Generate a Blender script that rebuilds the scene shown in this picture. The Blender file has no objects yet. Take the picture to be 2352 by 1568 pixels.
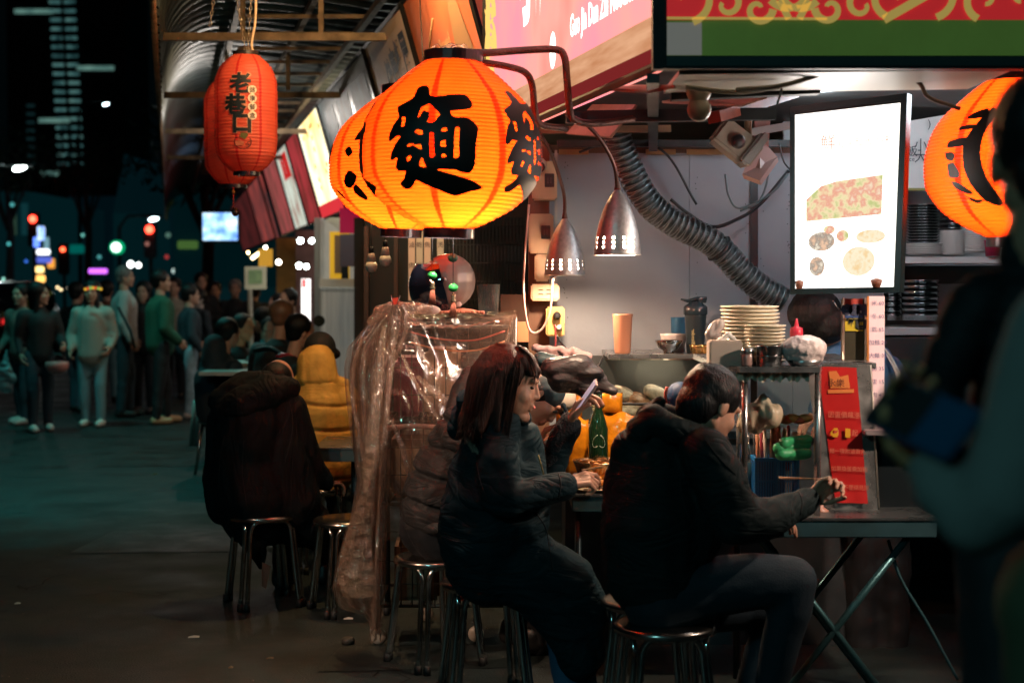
import bpy, bmesh, math, random
import numpy as np
from mathutils import Vector, Matrix, noise, geometry
SC = bpy.context.scene
COL = SC.collection
rnd = random.Random(7)
PI = math.pi
# ---------------------------------------------------------------- camera, world, exposure
F, CX, CY, CAMZ = 3626.0, 1176.0, 784.0, 1.6
PITCH = math.atan(140 / F)
cam = bpy.data.cameras.new('camera')
cam.lens = 36.0 * F / 2352; cam.sensor_width = 36.0
cam.clip_start = 0.05; cam.clip_end = 3000
cam.dof.use_dof = True; cam.dof.focus_distance = 6.7; cam.dof.aperture_fstop = 2.5
camo = bpy.data.objects.new('camera', cam); COL.objects.link(camo)
camo.location = (0, 0, CAMZ); camo.rotation_euler = (PI / 2 - PITCH, 0, 0)
SC.camera = camo
world = bpy.data.worlds.new('World'); SC.world = world; world.use_nodes = True
wn = world.node_tree.nodes; wl = world.node_tree.links
bg = wn['Background']
sky = wn.new('ShaderNodeTexSky'); sky.sky_type = 'NISHITA'; sky.sun_disc = False
sky.sun_elevation = math.radians(-4.5); sky.sun_rotation = math.radians(200)
ad = wn.new('ShaderNodeMix'); ad.data_type = 'RGBA'; ad.blend_type = 'ADD'; ad.inputs[0].default_value = 1
wl.new(sky.outputs[0], ad.inputs[6]); ad.inputs[7].default_value = (.008, .026, .032, 1)
wl.new(ad.outputs[2], bg.inputs[0]); bg.inputs[1].default_value = 0.05
SC.view_settings.view_transform = 'Standard'; SC.view_settings.look = 'None'
SC.view_settings.exposure = 0.0; SC.view_settings.gamma = 1.0
SC.cycles.use_denoising = True
SC.cycles.max_bounces = 8; SC.cycles.transparent_max_bounces = 16
SC.cycles.diffuse_bounces = 3; SC.cycles.glossy_bounces = 4
SC.cycles.sample_clamp_indirect = 4.0
SC.cycles.caustics_reflective = False; SC.cycles.caustics_refractive = False

CAM = Vector((0, 0, CAMZ))
cp, sp = math.cos(PITCH), math.sin(PITCH)
def W(x, y, Y):
    dx = (x - CX) / F; dy = (CY - y) / F
    d = Vector((dx, cp + dy * sp, -sp + dy * cp))
    return CAM + d * (Y / d.y)
def G(x, y, z=0.0):
    dx = (x - CX) / F; dy = (CY - y) / F
    d = Vector((dx, cp + dy * sp, -sp + dy * cp))
    return CAM + d * ((z - CAMZ) / d.z)
def px(n, Y): return n * Y / F
U = Vector((-0.2115, 0.9774, 0)); N = Vector((0.9774, 0.2115, 0)); UP = Vector((0, 0, 1))
def R3(s, l, z): return U * s + N * l + UP * z

# ---------------------------------------------------------------- materials
MATS = {}
def nd(nt, t, **k):
    n = nt.nodes.new(t)
    for a, b in k.items(): setattr(n, a, b)
    return n
def mat(name, col=(.5, .5, .5), rough=.6, metal=0., bump=0., bscale=60., var=0., vscale=8., emit=None, es=1., trans=0., spec=.5, sheen=0., aniso=None, coat=0., alpha=1., rvar=0.):
    if name in MATS: return MATS[name]
    m = bpy.data.materials.new(name); m.use_nodes = True; nt = m.node_tree
    b = nt.nodes['Principled BSDF']
    b.inputs['Base Color'].default_value = (*col, 1); b.inputs['Roughness'].default_value = rough
    b.inputs['Metallic'].default_value = metal; b.inputs['Specular IOR Level'].default_value = spec
    if trans: b.inputs['Transmission Weight'].default_value = trans
    if coat: b.inputs['Coat Weight'].default_value = coat
    if sheen:
        b.inputs['Sheen Weight'].default_value = sheen; b.inputs['Sheen Roughness'].default_value = .5
    if alpha < 1: b.inputs['Alpha'].default_value = alpha
    if emit:
        b.inputs['Emission Color'].default_value = (*emit, 1); b.inputs['Emission Strength'].default_value = es
    tc = nd(nt, 'ShaderNodeTexCoord')
    vec = tc.outputs['Object']
    if aniso:
        mp = nd(nt, 'ShaderNodeMapping'); mp.inputs['Scale'].default_value = aniso
        nt.links.new(vec, mp.inputs[0]); vec = mp.outputs[0]
    if var:
        nz = nd(nt, 'ShaderNodeTexNoise'); nz.inputs['Scale'].default_value = vscale; nz.inputs['Detail'].default_value = 5
        nt.links.new(vec, nz.inputs['Vector'])
        mx = nd(nt, 'ShaderNodeMix', data_type='RGBA')
        mx.inputs[6].default_value = (*[max(0, c * (1 - var)) for c in col], 1)
        mx.inputs[7].default_value = (*[min(1, c * (1 + var)) for c in col], 1)
        cr = nd(nt, 'ShaderNodeMapRange'); cr.inputs[1].default_value = .3; cr.inputs[2].default_value = .7
        nt.links.new(nz.outputs['Fac'], cr.inputs[0]); nt.links.new(cr.outputs[0], mx.inputs[0])
        nt.links.new(mx.outputs[2], b.inputs['Base Color'])
        if rvar:
            r2 = nd(nt, 'ShaderNodeMapRange'); r2.inputs[1].default_value = .3; r2.inputs[2].default_value = .7
            r2.inputs[3].default_value = max(.02, rough - rvar); r2.inputs[4].default_value = min(1, rough + rvar)
            nt.links.new(nz.outputs['Fac'], r2.inputs[0]); nt.links.new(r2.outputs[0], b.inputs['Roughness'])
    if bump:
        n2 = nd(nt, 'ShaderNodeTexNoise'); n2.inputs['Scale'].default_value = bscale; n2.inputs['Detail'].default_value = 4
        nt.links.new(vec, n2.inputs['Vector'])
        bp = nd(nt, 'ShaderNodeBump'); bp.inputs['Strength'].default_value = bump; bp.inputs['Distance'].default_value = .01
        nt.links.new(n2.outputs['Fac'], bp.inputs['Height']); nt.links.new(bp.outputs[0], b.inputs['Normal'])
    MATS[name] = m
    return m
def emis(name, col, s=1.):
    if name in MATS: return MATS[name]
    m = bpy.data.materials.new(name); m.use_nodes = True; nt = m.node_tree
    nt.nodes.clear(); e = nd(nt, 'ShaderNodeEmission'); o = nd(nt, 'ShaderNodeOutputMaterial')
    e.inputs[0].default_value = (*col, 1); e.inputs[1].default_value = s
    nt.links.new(e.outputs[0], o.inputs[0]); MATS[name] = m
    return m
def emis_noise(name, cols, s=1., scale=10., seed=0, aniso=(1, 1, 1)):
    """backlit print: a colour ramp over noise"""
    if name in MATS: return MATS[name]
    m = bpy.data.materials.new(name); m.use_nodes = True; nt = m.node_tree
    nt.nodes.clear(); e = nd(nt, 'ShaderNodeEmission'); o = nd(nt, 'ShaderNodeOutputMaterial')
    tc = nd(nt, 'ShaderNodeTexCoord'); mp = nd(nt, 'ShaderNodeMapping'); nz = nd(nt, 'ShaderNodeTexNoise')
    mp.inputs['Scale'].default_value = aniso; mp.inputs['Location'].default_value = (seed * 3.1, seed, 0)
    nz.inputs['Scale'].default_value = scale; nz.inputs['Detail'].default_value = 3
    cr = nd(nt, 'ShaderNodeValToRGB'); el = cr.color_ramp.elements
    while len(el) < len(cols): el.new(.5)
    for i, c in enumerate(cols):
        el[i].position = .32 + .36 * i / max(1, len(cols) - 1); el[i].color = (*c, 1)
    nt.links.new(tc.outputs['Object'], mp.inputs[0]); nt.links.new(mp.outputs[0], nz.inputs['Vector'])
    nt.links.new(nz.outputs['Fac'], cr.inputs[0]); nt.links.new(cr.outputs[0], e.inputs[0])
    e.inputs[1].default_value = s; nt.links.new(e.outputs[0], o.inputs[0]); MATS[name] = m
    return m

# ---------------------------------------------------------------- object helpers
def tag(o, label=None, cat=None, group=None, kind=None):
    for k, v in (('label', label), ('category', cat), ('group', group), ('kind', kind)):
        if v: o[k] = v
    return o
def thing(name, label, cat, loc=(0, 0, 0), group=None):
    o = bpy.data.objects.new(name, None); COL.objects.link(o)
    o.location = loc; o.empty_display_size = .1
    return tag(o, label, cat, group)
class MB:
    """collects world-space geometry; build() links it as one mesh object"""
    def __init__(s): s.v = []; s.f = []; s.sm = []
    def add(s, vs, fs, smooth=False):
        b = len(s.v); s.v += [tuple(v) for v in vs]
        for f in fs: s.f.append(tuple(i + b for i in f)); s.sm.append(smooth)
        return s
    def box(s, c, d, rot=None, bev=0.):
        c = Vector(c); hx, hy, hz = d[0] / 2, d[1] / 2, d[2] / 2
        if bev:
            bm = bmesh.new(); bmesh.ops.create_cube(bm, size=1)
            for v in bm.verts: v.co = Vector((v.co.x * d[0], v.co.y * d[1], v.co.z * d[2]))
            bmesh.ops.bevel(bm, geom=bm.edges[:], offset=bev, segments=2, affect='EDGES')
            bm.verts.index_update()
            vs = [(rot @ v.co if rot else v.co) + c for v in bm.verts]
            fs = [[v.index for v in f.verts] for f in bm.faces]; bm.free()
            return s.add(vs, fs)
        vs = []
        for z in (-hz, hz):
            for x, y in ((-hx, -hy), (hx, -hy), (hx, hy), (-hx, hy)):
                v = Vector((x, y, z)); vs.append((rot @ v if rot else v) + c)
        return s.add(vs, [(3, 2, 1, 0), (4, 5, 6, 7), (0, 1, 5, 4), (1, 2, 6, 5), (2, 3, 7, 6), (3, 0, 4, 7)])
    def slab(s, p0, p1, p2, p3, t, n=None):
        """a plate with corners p0..p3 (front face) and thickness t behind it"""
        P = [Vector(p) for p in (p0, p1, p2, p3)]
        n = n or (P[1] - P[0]).cross(P[3] - P[0]).normalized()
        Q = [p - n * t for p in P]
        return s.add(P + Q, [(0, 1, 2, 3), (7, 6, 5, 4), (0, 4, 5, 1), (1, 5, 6, 2), (2, 6, 7, 3), (3, 7, 4, 0)])
    def quad(s, *p): return s.add(p, [tuple(range(len(p)))])
    def tube(s, path, r, n=8, caps=True, closed=False, smooth=True):
        P = [Vector(p) for p in path]; m = len(P)
        rs = r if isinstance(r, (list, tuple)) else [r] * m
        up = None; vs = []
        for i in range(m):
            a = P[i - 1] if (i or closed) else P[0]; b = P[(i + 1) % m] if (i < m - 1 or closed) else P[-1]
            t = (b - a)
            if t.length < 1e-9: t = Vector((0, 0, 1))
            t.normalize()
            if up is None:
                up = Vector((0, 0, 1)) if abs(t.z) < .9 else Vector((1, 0, 0))
            up = (up - t * up.dot(t)); up.normalize(); w = t.cross(up)
            for k in range(n):
                a_ = 2 * PI * k / n
                vs.append(P[i] + (up * math.cos(a_) + w * math.sin(a_)) * rs[i])
        fs = []
        for i in range(m if closed else m - 1):
            j = (i + 1) % m
            for k in range(n):
                fs.append((i * n + k, i * n + (k + 1) % n, j * n + (k + 1) % n, j * n + k))
        s.add(vs, fs, smooth)
        if caps and not closed:
            b = len(s.v) - m * n
            s.f.append(tuple(b + k for k in range(n))[::-1]); s.sm.append(False)
            s.f.append(tuple(b + (m - 1) * n + k for k in range(n))); s.sm.append(False)
        return s
    def lathe(s, c, prof, n=24, axis=None, smooth=True, sq=1.):
        """prof: (r, h) pairs along axis"""
        c = Vector(c); ax = (axis or Vector((0, 0, 1))).normalized()
        q = Vector((0, 0, 1)).rotation_difference(ax)
        vs = []
        for r, h in prof:
            for k in range(n):
                a = 2 * PI * k / n
                vs.append(c + q @ Vector((r * math.cos(a), r * math.sin(a) * sq, h)))
        fs = []
        for i in range(len(prof) - 1):
            for k in range(n):
                fs.append((i * n + k, i * n + (k + 1) % n, (i + 1) * n + (k + 1) % n, (i + 1) * n + k))
        s.add(vs, fs, smooth)
        b = len(s.v) - len(vs)
        if prof[0][0] > 1e-4: s.f.append(tuple(b + k for k in range(n))[::-1]); s.sm.append(False)
        if prof[-1][0] > 1e-4: s.f.append(tuple(b + (len(prof) - 1) * n + k for k in range(n))); s.sm.append(False)
        return s
    def ell(s, c, r, rot=None, n=16, m=10):
        c = Vector(c); r = r if isinstance(r, (tuple, list)) else (r, r, r)
        vs = []; 
        for i in range(m + 1):
            th = PI * i / m
            for k in range(n):
                a = 2 * PI * k / n
                v = Vector((r[0] * math.sin(th) * math.cos(a), r[1] * math.sin(th) * math.sin(a), -r[2] * math.cos(th)))
                vs.append((rot @ v if rot else v) + c)
        fs = [(i * n + k, i * n + (k + 1) % n, (i + 1) * n + (k + 1) % n, (i + 1) * n + k) for i in range(m) for k in range(n)]
        return s.add(vs, fs, True)
    def cap(s, a, b, ra, rb, n=12):
        """closed tapered capsule"""
        a = Vector(a); b = Vector(b); d = b - a; L = d.length
        if L < 1e-6: return s.ell(a, ra)
        prof = [(ra * math.sin(t), -ra * math.cos(t)) for t in (.02, .5, 1.0, 1.5)] + [(rb * math.cos(t), L + rb * math.sin(t)) for t in (0.05, .5, 1.0, 1.55)]
        return s.lathe(a, prof, n, d)
    def build(s, name, m, parent=None, bev=0., sub=0):
        v = np.array(s.v, dtype=float)
        if parent is not None: o0 = WL(parent)
        else:
            lo = v.min(0); hi = v.max(0); o0 = Vector(((lo[0] + hi[0]) / 2, (lo[1] + hi[1]) / 2, lo[2]))
        v -= np.array(o0)
        me = bpy.data.meshes.new(name); me.from_pydata([tuple(x) for x in v], [], s.f)
        me.polygons.foreach_set('use_smooth', s.sm); me.update()
        if m: me.materials.append(m)
        o = bpy.data.objects.new(name, me); COL.objects.link(o)
        if parent is not None: o.parent = parent
        else: o.location = o0
        if bev:
            md = o.modifiers.new('bevel', 'BEVEL'); md.width = bev; md.segments = 2; md.limit_method = 'ANGLE'
        return o
def WL(o):
    """world location of an object none of whose chain is rotated"""
    p = Vector((0, 0, 0))
    while o is not None: p = p + o.location; o = o.parent
    return p
def struct(mb, name, m, parent=None): return tag(mb.build(name, m, parent), kind='structure')
def dup(o, off, label=None, parent=None, rotz=None):
    c = o.copy(); COL.objects.link(c)
    if parent is None:
        c.location = Vector(o.location) + Vector(off)
        if rotz is not None: c.rotation_euler = (0, 0, rotz)
    else: c.parent = parent
    if label: c['label'] = label
    for ch in o.children: dup(ch, (0, 0, 0), None, c)
    return c
def xbez(pts, n=8):
    """Catmull-Rom through pts"""
    P = [Vector(p) for p in pts]; P = [P[0] * 2 - P[1]] + P + [P[-1] * 2 - P[-2]]
    out = []
    for i in range(1, len(P) - 2):
        for k in range(n):
            t = k / n; a, b, c, d = P[i - 1:i + 3]
            out.append(.5 * ((2 * b) + (c - a) * t + (2 * a - 5 * b + 4 * c - d) * t * t + (3 * b - a - 3 * c + d) * t ** 3))
    out.append(P[-2]); return out
def light(name, loc, power, col, r=.03, parent=None, kind='POINT', size=.1, rot=None):
    l = bpy.data.lights.new(name, kind); l.energy = power; l.color = col
    if kind == 'POINT': l.shadow_soft_size = r
    if kind == 'AREA': l.size = size
    if kind == 'SPOT': l.shadow_soft_size = r; l.spot_size = size; l.spot_blend = .6
    o = bpy.data.objects.new(name, l); COL.objects.link(o)
    o.location = Vector(loc) - (WL(parent) if parent else Vector()); o.parent = parent
    if rot: o.rotation_euler = rot
    return o
def text2d(s, size=1., bold=0., sx=1., grid=0.):
    """flat glyph mesh centred at 0: verts (x,y), faces"""
    c = bpy.data.curves.new('t', 'FONT'); c.body = s; c.size = size; c.align_x = 'CENTER'; c.align_y = 'CENTER'; c.offset = bold; c.resolution_u = 2
    o = bpy.data.objects.new('t', c); COL.objects.link(o)
    me = bpy.data.meshes.new_from_object(o.evaluated_get(bpy.context.evaluated_depsgraph_get()))
    bpy.data.objects.remove(o); bpy.data.curves.remove(c)
    return cutmesh(me, sx, grid)
def cutmesh(me, sx=1., grid=0.):
    bm = bmesh.new(); bm.from_mesh(me); bpy.data.meshes.remove(me)
    for v in bm.verts: v.co.x *= sx; v.co.z = 0
    if grid:
        xs = [v.co.x for v in bm.verts]; ys = [v.co.y for v in bm.verts]
        for ax, lo, hi in ((0, min(xs), max(xs)), (1, min(ys), max(ys))):
            t = lo + grid * .5
            while t < hi:
                co = (t, 0, 0) if ax == 0 else (0, t, 0); no = (1, 0, 0) if ax == 0 else (0, 1, 0)
                bmesh.ops.bisect_plane(bm, geom=bm.verts[:] + bm.edges[:] + bm.faces[:], plane_co=co, plane_no=no); t += grid
    bm.verts.index_update()
    vs = [(v.co.x, v.co.y) for v in bm.verts]; fs = [tuple(v.index for v in f.verts) for f in bm.faces]; bm.free()
    return vs, fs
def print_on(mb, s, o, right, up, size, sx=1., bold=0., lift=.002):
    """writing as flat print on a plane"""
    vs, fs = text2d(s, size, bold, sx)
    r = Vector(right).normalized(); u = Vector(up).normalized(); n = r.cross(u)
    mb.add([Vector(o) + r * x + u * y + n * lift for x, y in vs], fs); return mb
def poly2d(outer, holes, grid=0.):
    """filled 2D outline with holes"""
    cu = bpy.data.curves.new('p', 'CURVE'); cu.dimensions = '2D'; cu.fill_mode = 'BOTH'
    for ring in [outer] + list(holes):
        sp_ = cu.splines.new('POLY'); sp_.points.add(len(ring) - 1)
        for i, (x, y) in enumerate(ring): sp_.points[i].co = (x, y, 0, 1)
        sp_.use_cyclic_u = True
    o = bpy.data.objects.new('p', cu); COL.objects.link(o)
    me = bpy.data.meshes.new_from_object(o.evaluated_get(bpy.context.evaluated_depsgraph_get()))
    bpy.data.objects.remove(o); bpy.data.curves.remove(cu)
    return cutmesh(me, 1., grid)
def smooth_ring(ring, n=3):
    P = [Vector((x, y, 0)) for x, y in ring]; m = len(P); out = []
    for i in range(m):
        a, b, c, d = P[i - 1], P[i], P[(i + 1) % m], P[(i + 2) % m]
        for k in range(n):
            t = k / n; q = .5 * ((2 * b) + (c - a) * t * .6 + (2 * a - 5 * b + 4 * c - d) * t * t * .0)
            # gentle rounding: blend of linear and Catmull-Rom
            cr = .5 * ((2 * b) + (c - a) * t + (2 * a - 5 * b + 4 * c - d) * t * t + (3 * b - a - 3 * c + d) * t ** 3)
            ln = b.lerp(c, t); q = cr.lerp(ln, .45); out.append((q.x, q.y))
    return out
# ================================================================ soft shapes: union of primitives -> one continuous skin
def melt(mb, vox=.01, sm=4, iters_factor=.5):
    me = bpy.data.meshes.new('m'); me.from_pydata([tuple(v) for v in mb.v], [], mb.f)
    o = bpy.data.objects.new('m', me); COL.objects.link(o)
    r = o.modifiers.new('r', 'REMESH'); r.mode = 'VOXEL'; r.voxel_size = vox; r.adaptivity = 0
    if sm:
        s = o.modifiers.new('s', 'SMOOTH'); s.factor = iters_factor; s.iterations = sm
    dg = bpy.context.evaluated_depsgraph_get()
    m2 = bpy.data.meshes.new_from_object(o.evaluated_get(dg)); bpy.data.objects.remove(o); bpy.data.meshes.remove(me)
    return m2
def vnp(me):
    v = np.empty(len(me.vertices) * 3); me.vertices.foreach_get('co', v); n = np.empty_like(v); me.vertices.foreach_get('normal', n)
    return v.reshape(-1, 3), n.reshape(-1, 3)
def disp(me, fn):
    v, n = vnp(me)
    if not len(v): return me
    v = v + n * fn(v, n)[:, None]; me.vertices.foreach_set('co', v.ravel()); me.update(); return me
_rs = {}
def fold(v, f, seed=0, aniso=(1, 1, 1), oct_=5):
    """cheap smooth pseudo-noise in about -1..1, ridged like cloth folds"""
    k = (seed, f, oct_, aniso)
    if k not in _rs:
        r = np.random.RandomState(seed); _rs[k] = [(r.normal(size=3) * np.array(aniso), r.uniform(0, 6.28), r.uniform(.7, 1.7)) for _ in range(oct_)]
    out = np.zeros(len(v)); ph = np.zeros(len(v))
    for d, p, q in _rs[k]:
        s = np.sin(v @ d * f * q * .6 + p + 1.3 * ph); ph = s; out += np.sign(s) * np.abs(s) ** .7
    return out / oct_
def link_mesh(me, name, m, parent=None, smooth=True):
    v, _ = vnp(me)
    if parent is not None: o0 = np.array(WL(parent))
    else: lo, hi = v.min(0), v.max(0); o0 = np.array(((lo[0] + hi[0]) / 2, (lo[1] + hi[1]) / 2, lo[2]))
    v = v - o0; me.vertices.foreach_set('co', v.ravel())
    me.polygons.foreach_set('use_smooth', [smooth] * len(me.polygons)); me.materials.clear()
    if m: me.materials.append(m)
    me.name = name; me.update()
    o = bpy.data.objects.new(name, me); COL.objects.link(o)
    if parent is not None: o.parent = parent
    else: o.location = o0
    return o
def join_me(ms):
    bm = bmesh.new()
    for m in ms: bm.from_mesh(m); bpy.data.meshes.remove(m)
    me = bpy.data.meshes.new('j'); bm.to_mesh(me); bm.free(); return me
# ================================================================ THE SETTING
def asphalt():
    m = mat('asphalt', (.006, .015, .0155), .62, bump=.5, bscale=110, var=.55, vscale=2.2, rvar=.2); return m
g = MB(); g.quad((-300, -40, 0), (300, -40, 0), (300, 900, 0), (-300, 900, 0)); struct(g, 'ground', asphalt())
# painted line and patches far up the street
p = MB(); a = R3(14, -3.2, .004); 
for s0 in range(20, 80, 8): p.quad(R3(s0, -3.6, .004), R3(s0 + 4, -3.6, .004), R3(s0 + 4, -3.48, .004), R3(s0, -3.48, .004))
struct(p, 'road_marking', mat('road_paint', (.5, .5, .48), .7, var=.3, vscale=20))
crk = MB()
for k in range(7):
    x, y = rnd.uniform(-3.6, -.6), rnd.uniform(6.2, 12); P = [Vector((x, y, .003))]
    for _ in range(9): P.append(P[-1] + Vector((rnd.uniform(-.05, .16), rnd.uniform(-.12, .12), 0)))
    for a_, b_ in zip(P, P[1:]): d = (b_ - a_).normalized(); e_ = Vector((-d.y, d.x, 0)) * .004; crk.add([a_ - e_, b_ - e_, b_ + e_, a_ + e_], [(0, 1, 2, 3)])
struct(crk, 'road_crack', mat('crack_dark', (.004, .004, .004), .9))
pt_ = MB()
for x, y, w_, h_ in ((-2.6, 9.2, 1.5, .9), (-.8, 6.4, 1.1, .5), (-3.6, 13.5, 1.8, 1.6)): pt_.add([(x, y, .004), (x + w_, y + .1, .004), (x + w_ + .1, y + h_, .004), (x + .05, y + h_ - .06, .004)], [(0, 1, 2, 3)])
struct(pt_, 'road_patch', mat('patch_asphalt', (.009, .015, .014), .5, bump=.5, bscale=90, var=.4, vscale=4, rvar=.15))
# litter on the asphalt
M_paper = mat('paper_scrap', (.75, .70, .62), .7)
def scrap(x, y, L, wd, a, lab, m=M_paper):
    c = G(x, y, .004); mb = MB(); d = Vector((math.cos(a), math.sin(a), 0)); e = Vector((-d.y, d.x, 0))
    mb.add([c - d * L / 2 - e * wd / 2, c + d * L / 2 - e * wd * .2, c + d * L / 2 + e * wd / 2 + UP * .006, c - d * L / 2 + e * wd * .4 + UP * .003, c + UP * .010], [(0, 1, 4), (1, 2, 4), (2, 3, 4), (3, 0, 4), (0, 3, 2, 1)])
    o = mb.build('paper_scrap', m); tag(o, lab, 'litter', 'litter on the street'); return o
scrap(445, 1463, .05, .018, .05, 'pale scrap of paper lying alone on the dark asphalt near the bottom of the street')
scrap(40, 1386, .03, .008, .1, 'thin pale sliver on the empty asphalt at the street side')
scrap(800, 1421, .045, .01, -.05, 'pale drinking straw piece lying below the hem of the plastic sheet')
scrap(356, 1089, .05, .02, .4, 'greenish leaf scrap on the asphalt behind the black coat diner', mat('leaf_scrap', (.12, .15, .05), .7))
scrap(530, 1533, .02, .012, 0, 'small brown crumb on the asphalt ahead of the stools', mat('crumb', (.25, .15, .08), .8))
scrap(620, 1512, .03, .008, 0, 'tiny brown twig on the asphalt ahead of the stools', MATS['crumb'])

gv = MB()
for k in range(260):
    x, y = rnd.uniform(-4.2, .2), rnd.uniform(5.9, 13); r_ = rnd.uniform(.003, .008); a = rnd.uniform(0, 3)
    gv.add([Vector((x + r_ * math.cos(a + q * 1.57) * rnd.uniform(.5, 1.2), y + r_ * math.sin(a + q * 1.57), .004)) for q in range(4)] + [Vector((x, y, .004 + r_ * .6))], [(0, 1, 4), (1, 2, 4), (2, 3, 4), (3, 0, 4)])
tag(gv.build('grit', mat('grit_pale', (.22, .19, .15), .8)), kind='stuff')
# ---------------- shop signs along the awning
M_dark = mat('dark_metal', (.02, .022, .024), .5, .6, var=.3, vscale=12)
M_steel_old = mat('old_steel', (.23, .17, .11), .55, .5, bump=.3, bscale=40, var=.5, vscale=9)
def dtop(D): return 391 + 5016 / D
def Lp(D, l, z):
    """point at forward distance D, lateral l from the camera's row axis, height z"""
    s = (D - .2115 * l) / .9774
    return R3(s, l, z)
ZB, ZT, LB, LT = 2.27, 3.26, 1.64, 1.37
def sign(D0, D1, face, label, draw=None, zb=ZB, zt=ZT, lb=LB, lt=LT, frame=M_dark):
    t = thing('shop_sign', label, 'shop sign', Lp((D0 + D1) / 2, lb, zb), 'shop signs under the awning')
    a, b, c, d = Lp(D1, lb, zb), Lp(D0, lb, zb), Lp(D0, lt, zt), Lp(D1, lt, zt)
    n = (b - a).cross(d - a).normalized()
    MB().slab(a, b, c, d, .05, n).build('sign_face', face, t)
    fr = MB()
    for q, w in ((a, b), (b, c), (c, d), (d, a)):
        fr.tube([q + n * .004, w + n * .004], .016, 4, smooth=False)
    fr.build('frame', frame, t)
    e1 = (b - a); e2 = (d - a)
    def pt(u, v, lift=.004): return a + e1 * u + e2 * v + n * lift
    if draw: draw(t, pt, e1.normalized(), e2.normalized(), n)
    return t
E_white = emis('print_white', (1, .97, .9), 2.2)
M_ink = mat('black_ink', (.012, .014, .016), .45)
def d_pink(t, pt, r, u, n):
    # timber band and red skirting along the foot of the sign
    MB().add([pt(0, .06), pt(1, .055), pt(1, .145), pt(0, .15)], [(0, 1, 2, 3)]).build('timber_band', emis_noise('pink_timber', [(.70, .30, .14), (.95, .50, .28)], .85, 3, aniso=(1, 1, 9)), t)
    MB().add([pt(0, .0), pt(1, .0), pt(1, .055), pt(0, .06)], [(0, 1, 2, 3)]).build('red_band', emis('red_band', (.32, .03, .03), .6), t)
    w = MB()
    for ch, q in (('郭', (.37, .62, .7, .8)), ('家', (.66, .74, .66, .8)), ('記', (.125, .74, .42, .7))):
        w = MB(); print_on(w, ch, pt(q[0], q[1]), r, u, q[2], q[3], .02); w.build('white_character', E_white, t)
    w = MB(); print_on(w, 'Guo Jia Dan Zai Noodles', pt(.74, .255), r, u, .115, .72, .004)
    w.build('white_lettering', E_white, t); w = MB()
    # oval badge before the latin writing
    c = pt(.49, .215, .006); w.add([c + r * (.055 * math.cos(k * .5236)) + u * (.075 * math.sin(k * .5236)) for k in range(12)], [tuple(range(12))])
    w.build('oval_badge', E_white, t)
    y = MB()
    for cy, rr in ((.36, .12), (.50, .10), (.64, .14), (.80, .13), (.95, .15), (.24, .07)):
        for k in (1, .72, .42):
            c = pt(.045, cy, .006); y.tube([c + r * (rr * k * math.cos(q * .42)) + u * (rr * 1.25 * k * math.sin(q * .42)) for q in range(13)], .006, 4)
    y.build('yellow_scrollwork', emis('yellow_scroll', (1, .62, .16), 1.2), t)
pink = sign(4.92, 7.66, emis_noise('pink_face', [(.95, .16, .13), (1, .32, .26), (1, .25, .30)], 1.5, 1.2), 'large backlit salmon pink shop sign with white writing over a pale timber strip', d_pink, 2.27, 3.4, 1.5, 1.5)
def d_orange(t, pt, r, u, n):
    w = MB(); print_on(w, 'Cider · Brewed', pt(.42, .62), r, u, .11, .9); 
    w.tube([pt(.14, .60), pt(.42, .78)], .005, 4); c = pt(.12, .58, .006)
    w.tube([c + r * (.05 * math.cos(q * .5)) + u * (.09 * math.sin(q * .5)) for q in range(14)], .004, 4)
    w.build('thin_lettering', mat('cream_print', (.7, .45, .25), .6), t)
    MB().add([pt(.60, .16, .003), pt(.88, .16, .003), pt(.86, .5, .003), pt(.80, .8, .003), pt(.74, .86, .003), pt(.67, .75, .003), pt(.62, .5, .003)], [tuple(range(7))]).build('bottle_print', mat('bottle_print', (.30, .17, .09), .5), t)
sign(7.75, 9.5, mat('orange_panel', (.60, .17, .08), .4, var=.5, vscale=1.1), 'brown and orange shop sign with thin handwriting and a pale bottle shape', d_orange)
def d_white(t, pt, r, u, n):
    w = MB()
    for i, (a, b, c) in enumerate(((.42, .62, '健'), (.56, .66, '康'), (.70, .68, '餐'), (.84, .70, '屋'))): print_on(w, c, pt(a, b), r, u, .34, .75, .01)
    w.build('brush_lettering', M_ink, t); w = MB()
    for i, c in enumerate('小吃店'): print_on(w, c, pt(.12 + .1 * i, .34), r, u, .2, .6, .0)
    w.build('brush_lettering', M_ink, t)
sign(9.55, 11.35, mat('cream_panel', (.78, .66, .56), .5, var=.12, vscale=3), 'plain cream shop sign with slanting black brush writing next to the cross beam', d_white)
def d_blue(t, pt, r, u, n):
    q = MB()
    for a, b in ((.08, .30), (.36, .60), (.66, .93)): q.add([pt(a, .25), pt(b, .25), pt(b, .88), pt(a, .88)], [(0, 1, 2, 3)])
    q.build('faded_photo', mat('faded_photo', (.07, .16, .22), .5, var=.7, vscale=6), t)
sign(11.4, 14.95, mat('greyblue_panel', (.26, .38, .42), .30, var=.3, vscale=3), 'long grey blue shop sign with faded dark photo panels', d_blue)
def d_yel(t, pt, r, u, n):
    MB().add([pt(0, 0), pt(1, 0), pt(1, .14), pt(0, .14)], [(0, 1, 2, 3)]).build('red_strip', emis('red_strip', (.75, .04, .05), 1.), t)
    q = MB()
    for k in range(14): 
        a, b = rnd.uniform(.1, .9), rnd.uniform(.25, .9); q.add([pt(a, b), pt(a + .05, b), pt(a + .06, b + .04), pt(a, b + .05)], [(0, 1, 2, 3)])
    q.build('small_print', emis('amber_print', (.9, .5, .12), 1.), t)
sign(15.0, 17.35, emis_noise('yellow_face', [(1, .66, .20), (1, .86, .48), (1, .95, .8)], 1.7, 1.4), 'glowing yellow and white shop sign with a red strip along its foot', d_yel)
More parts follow.
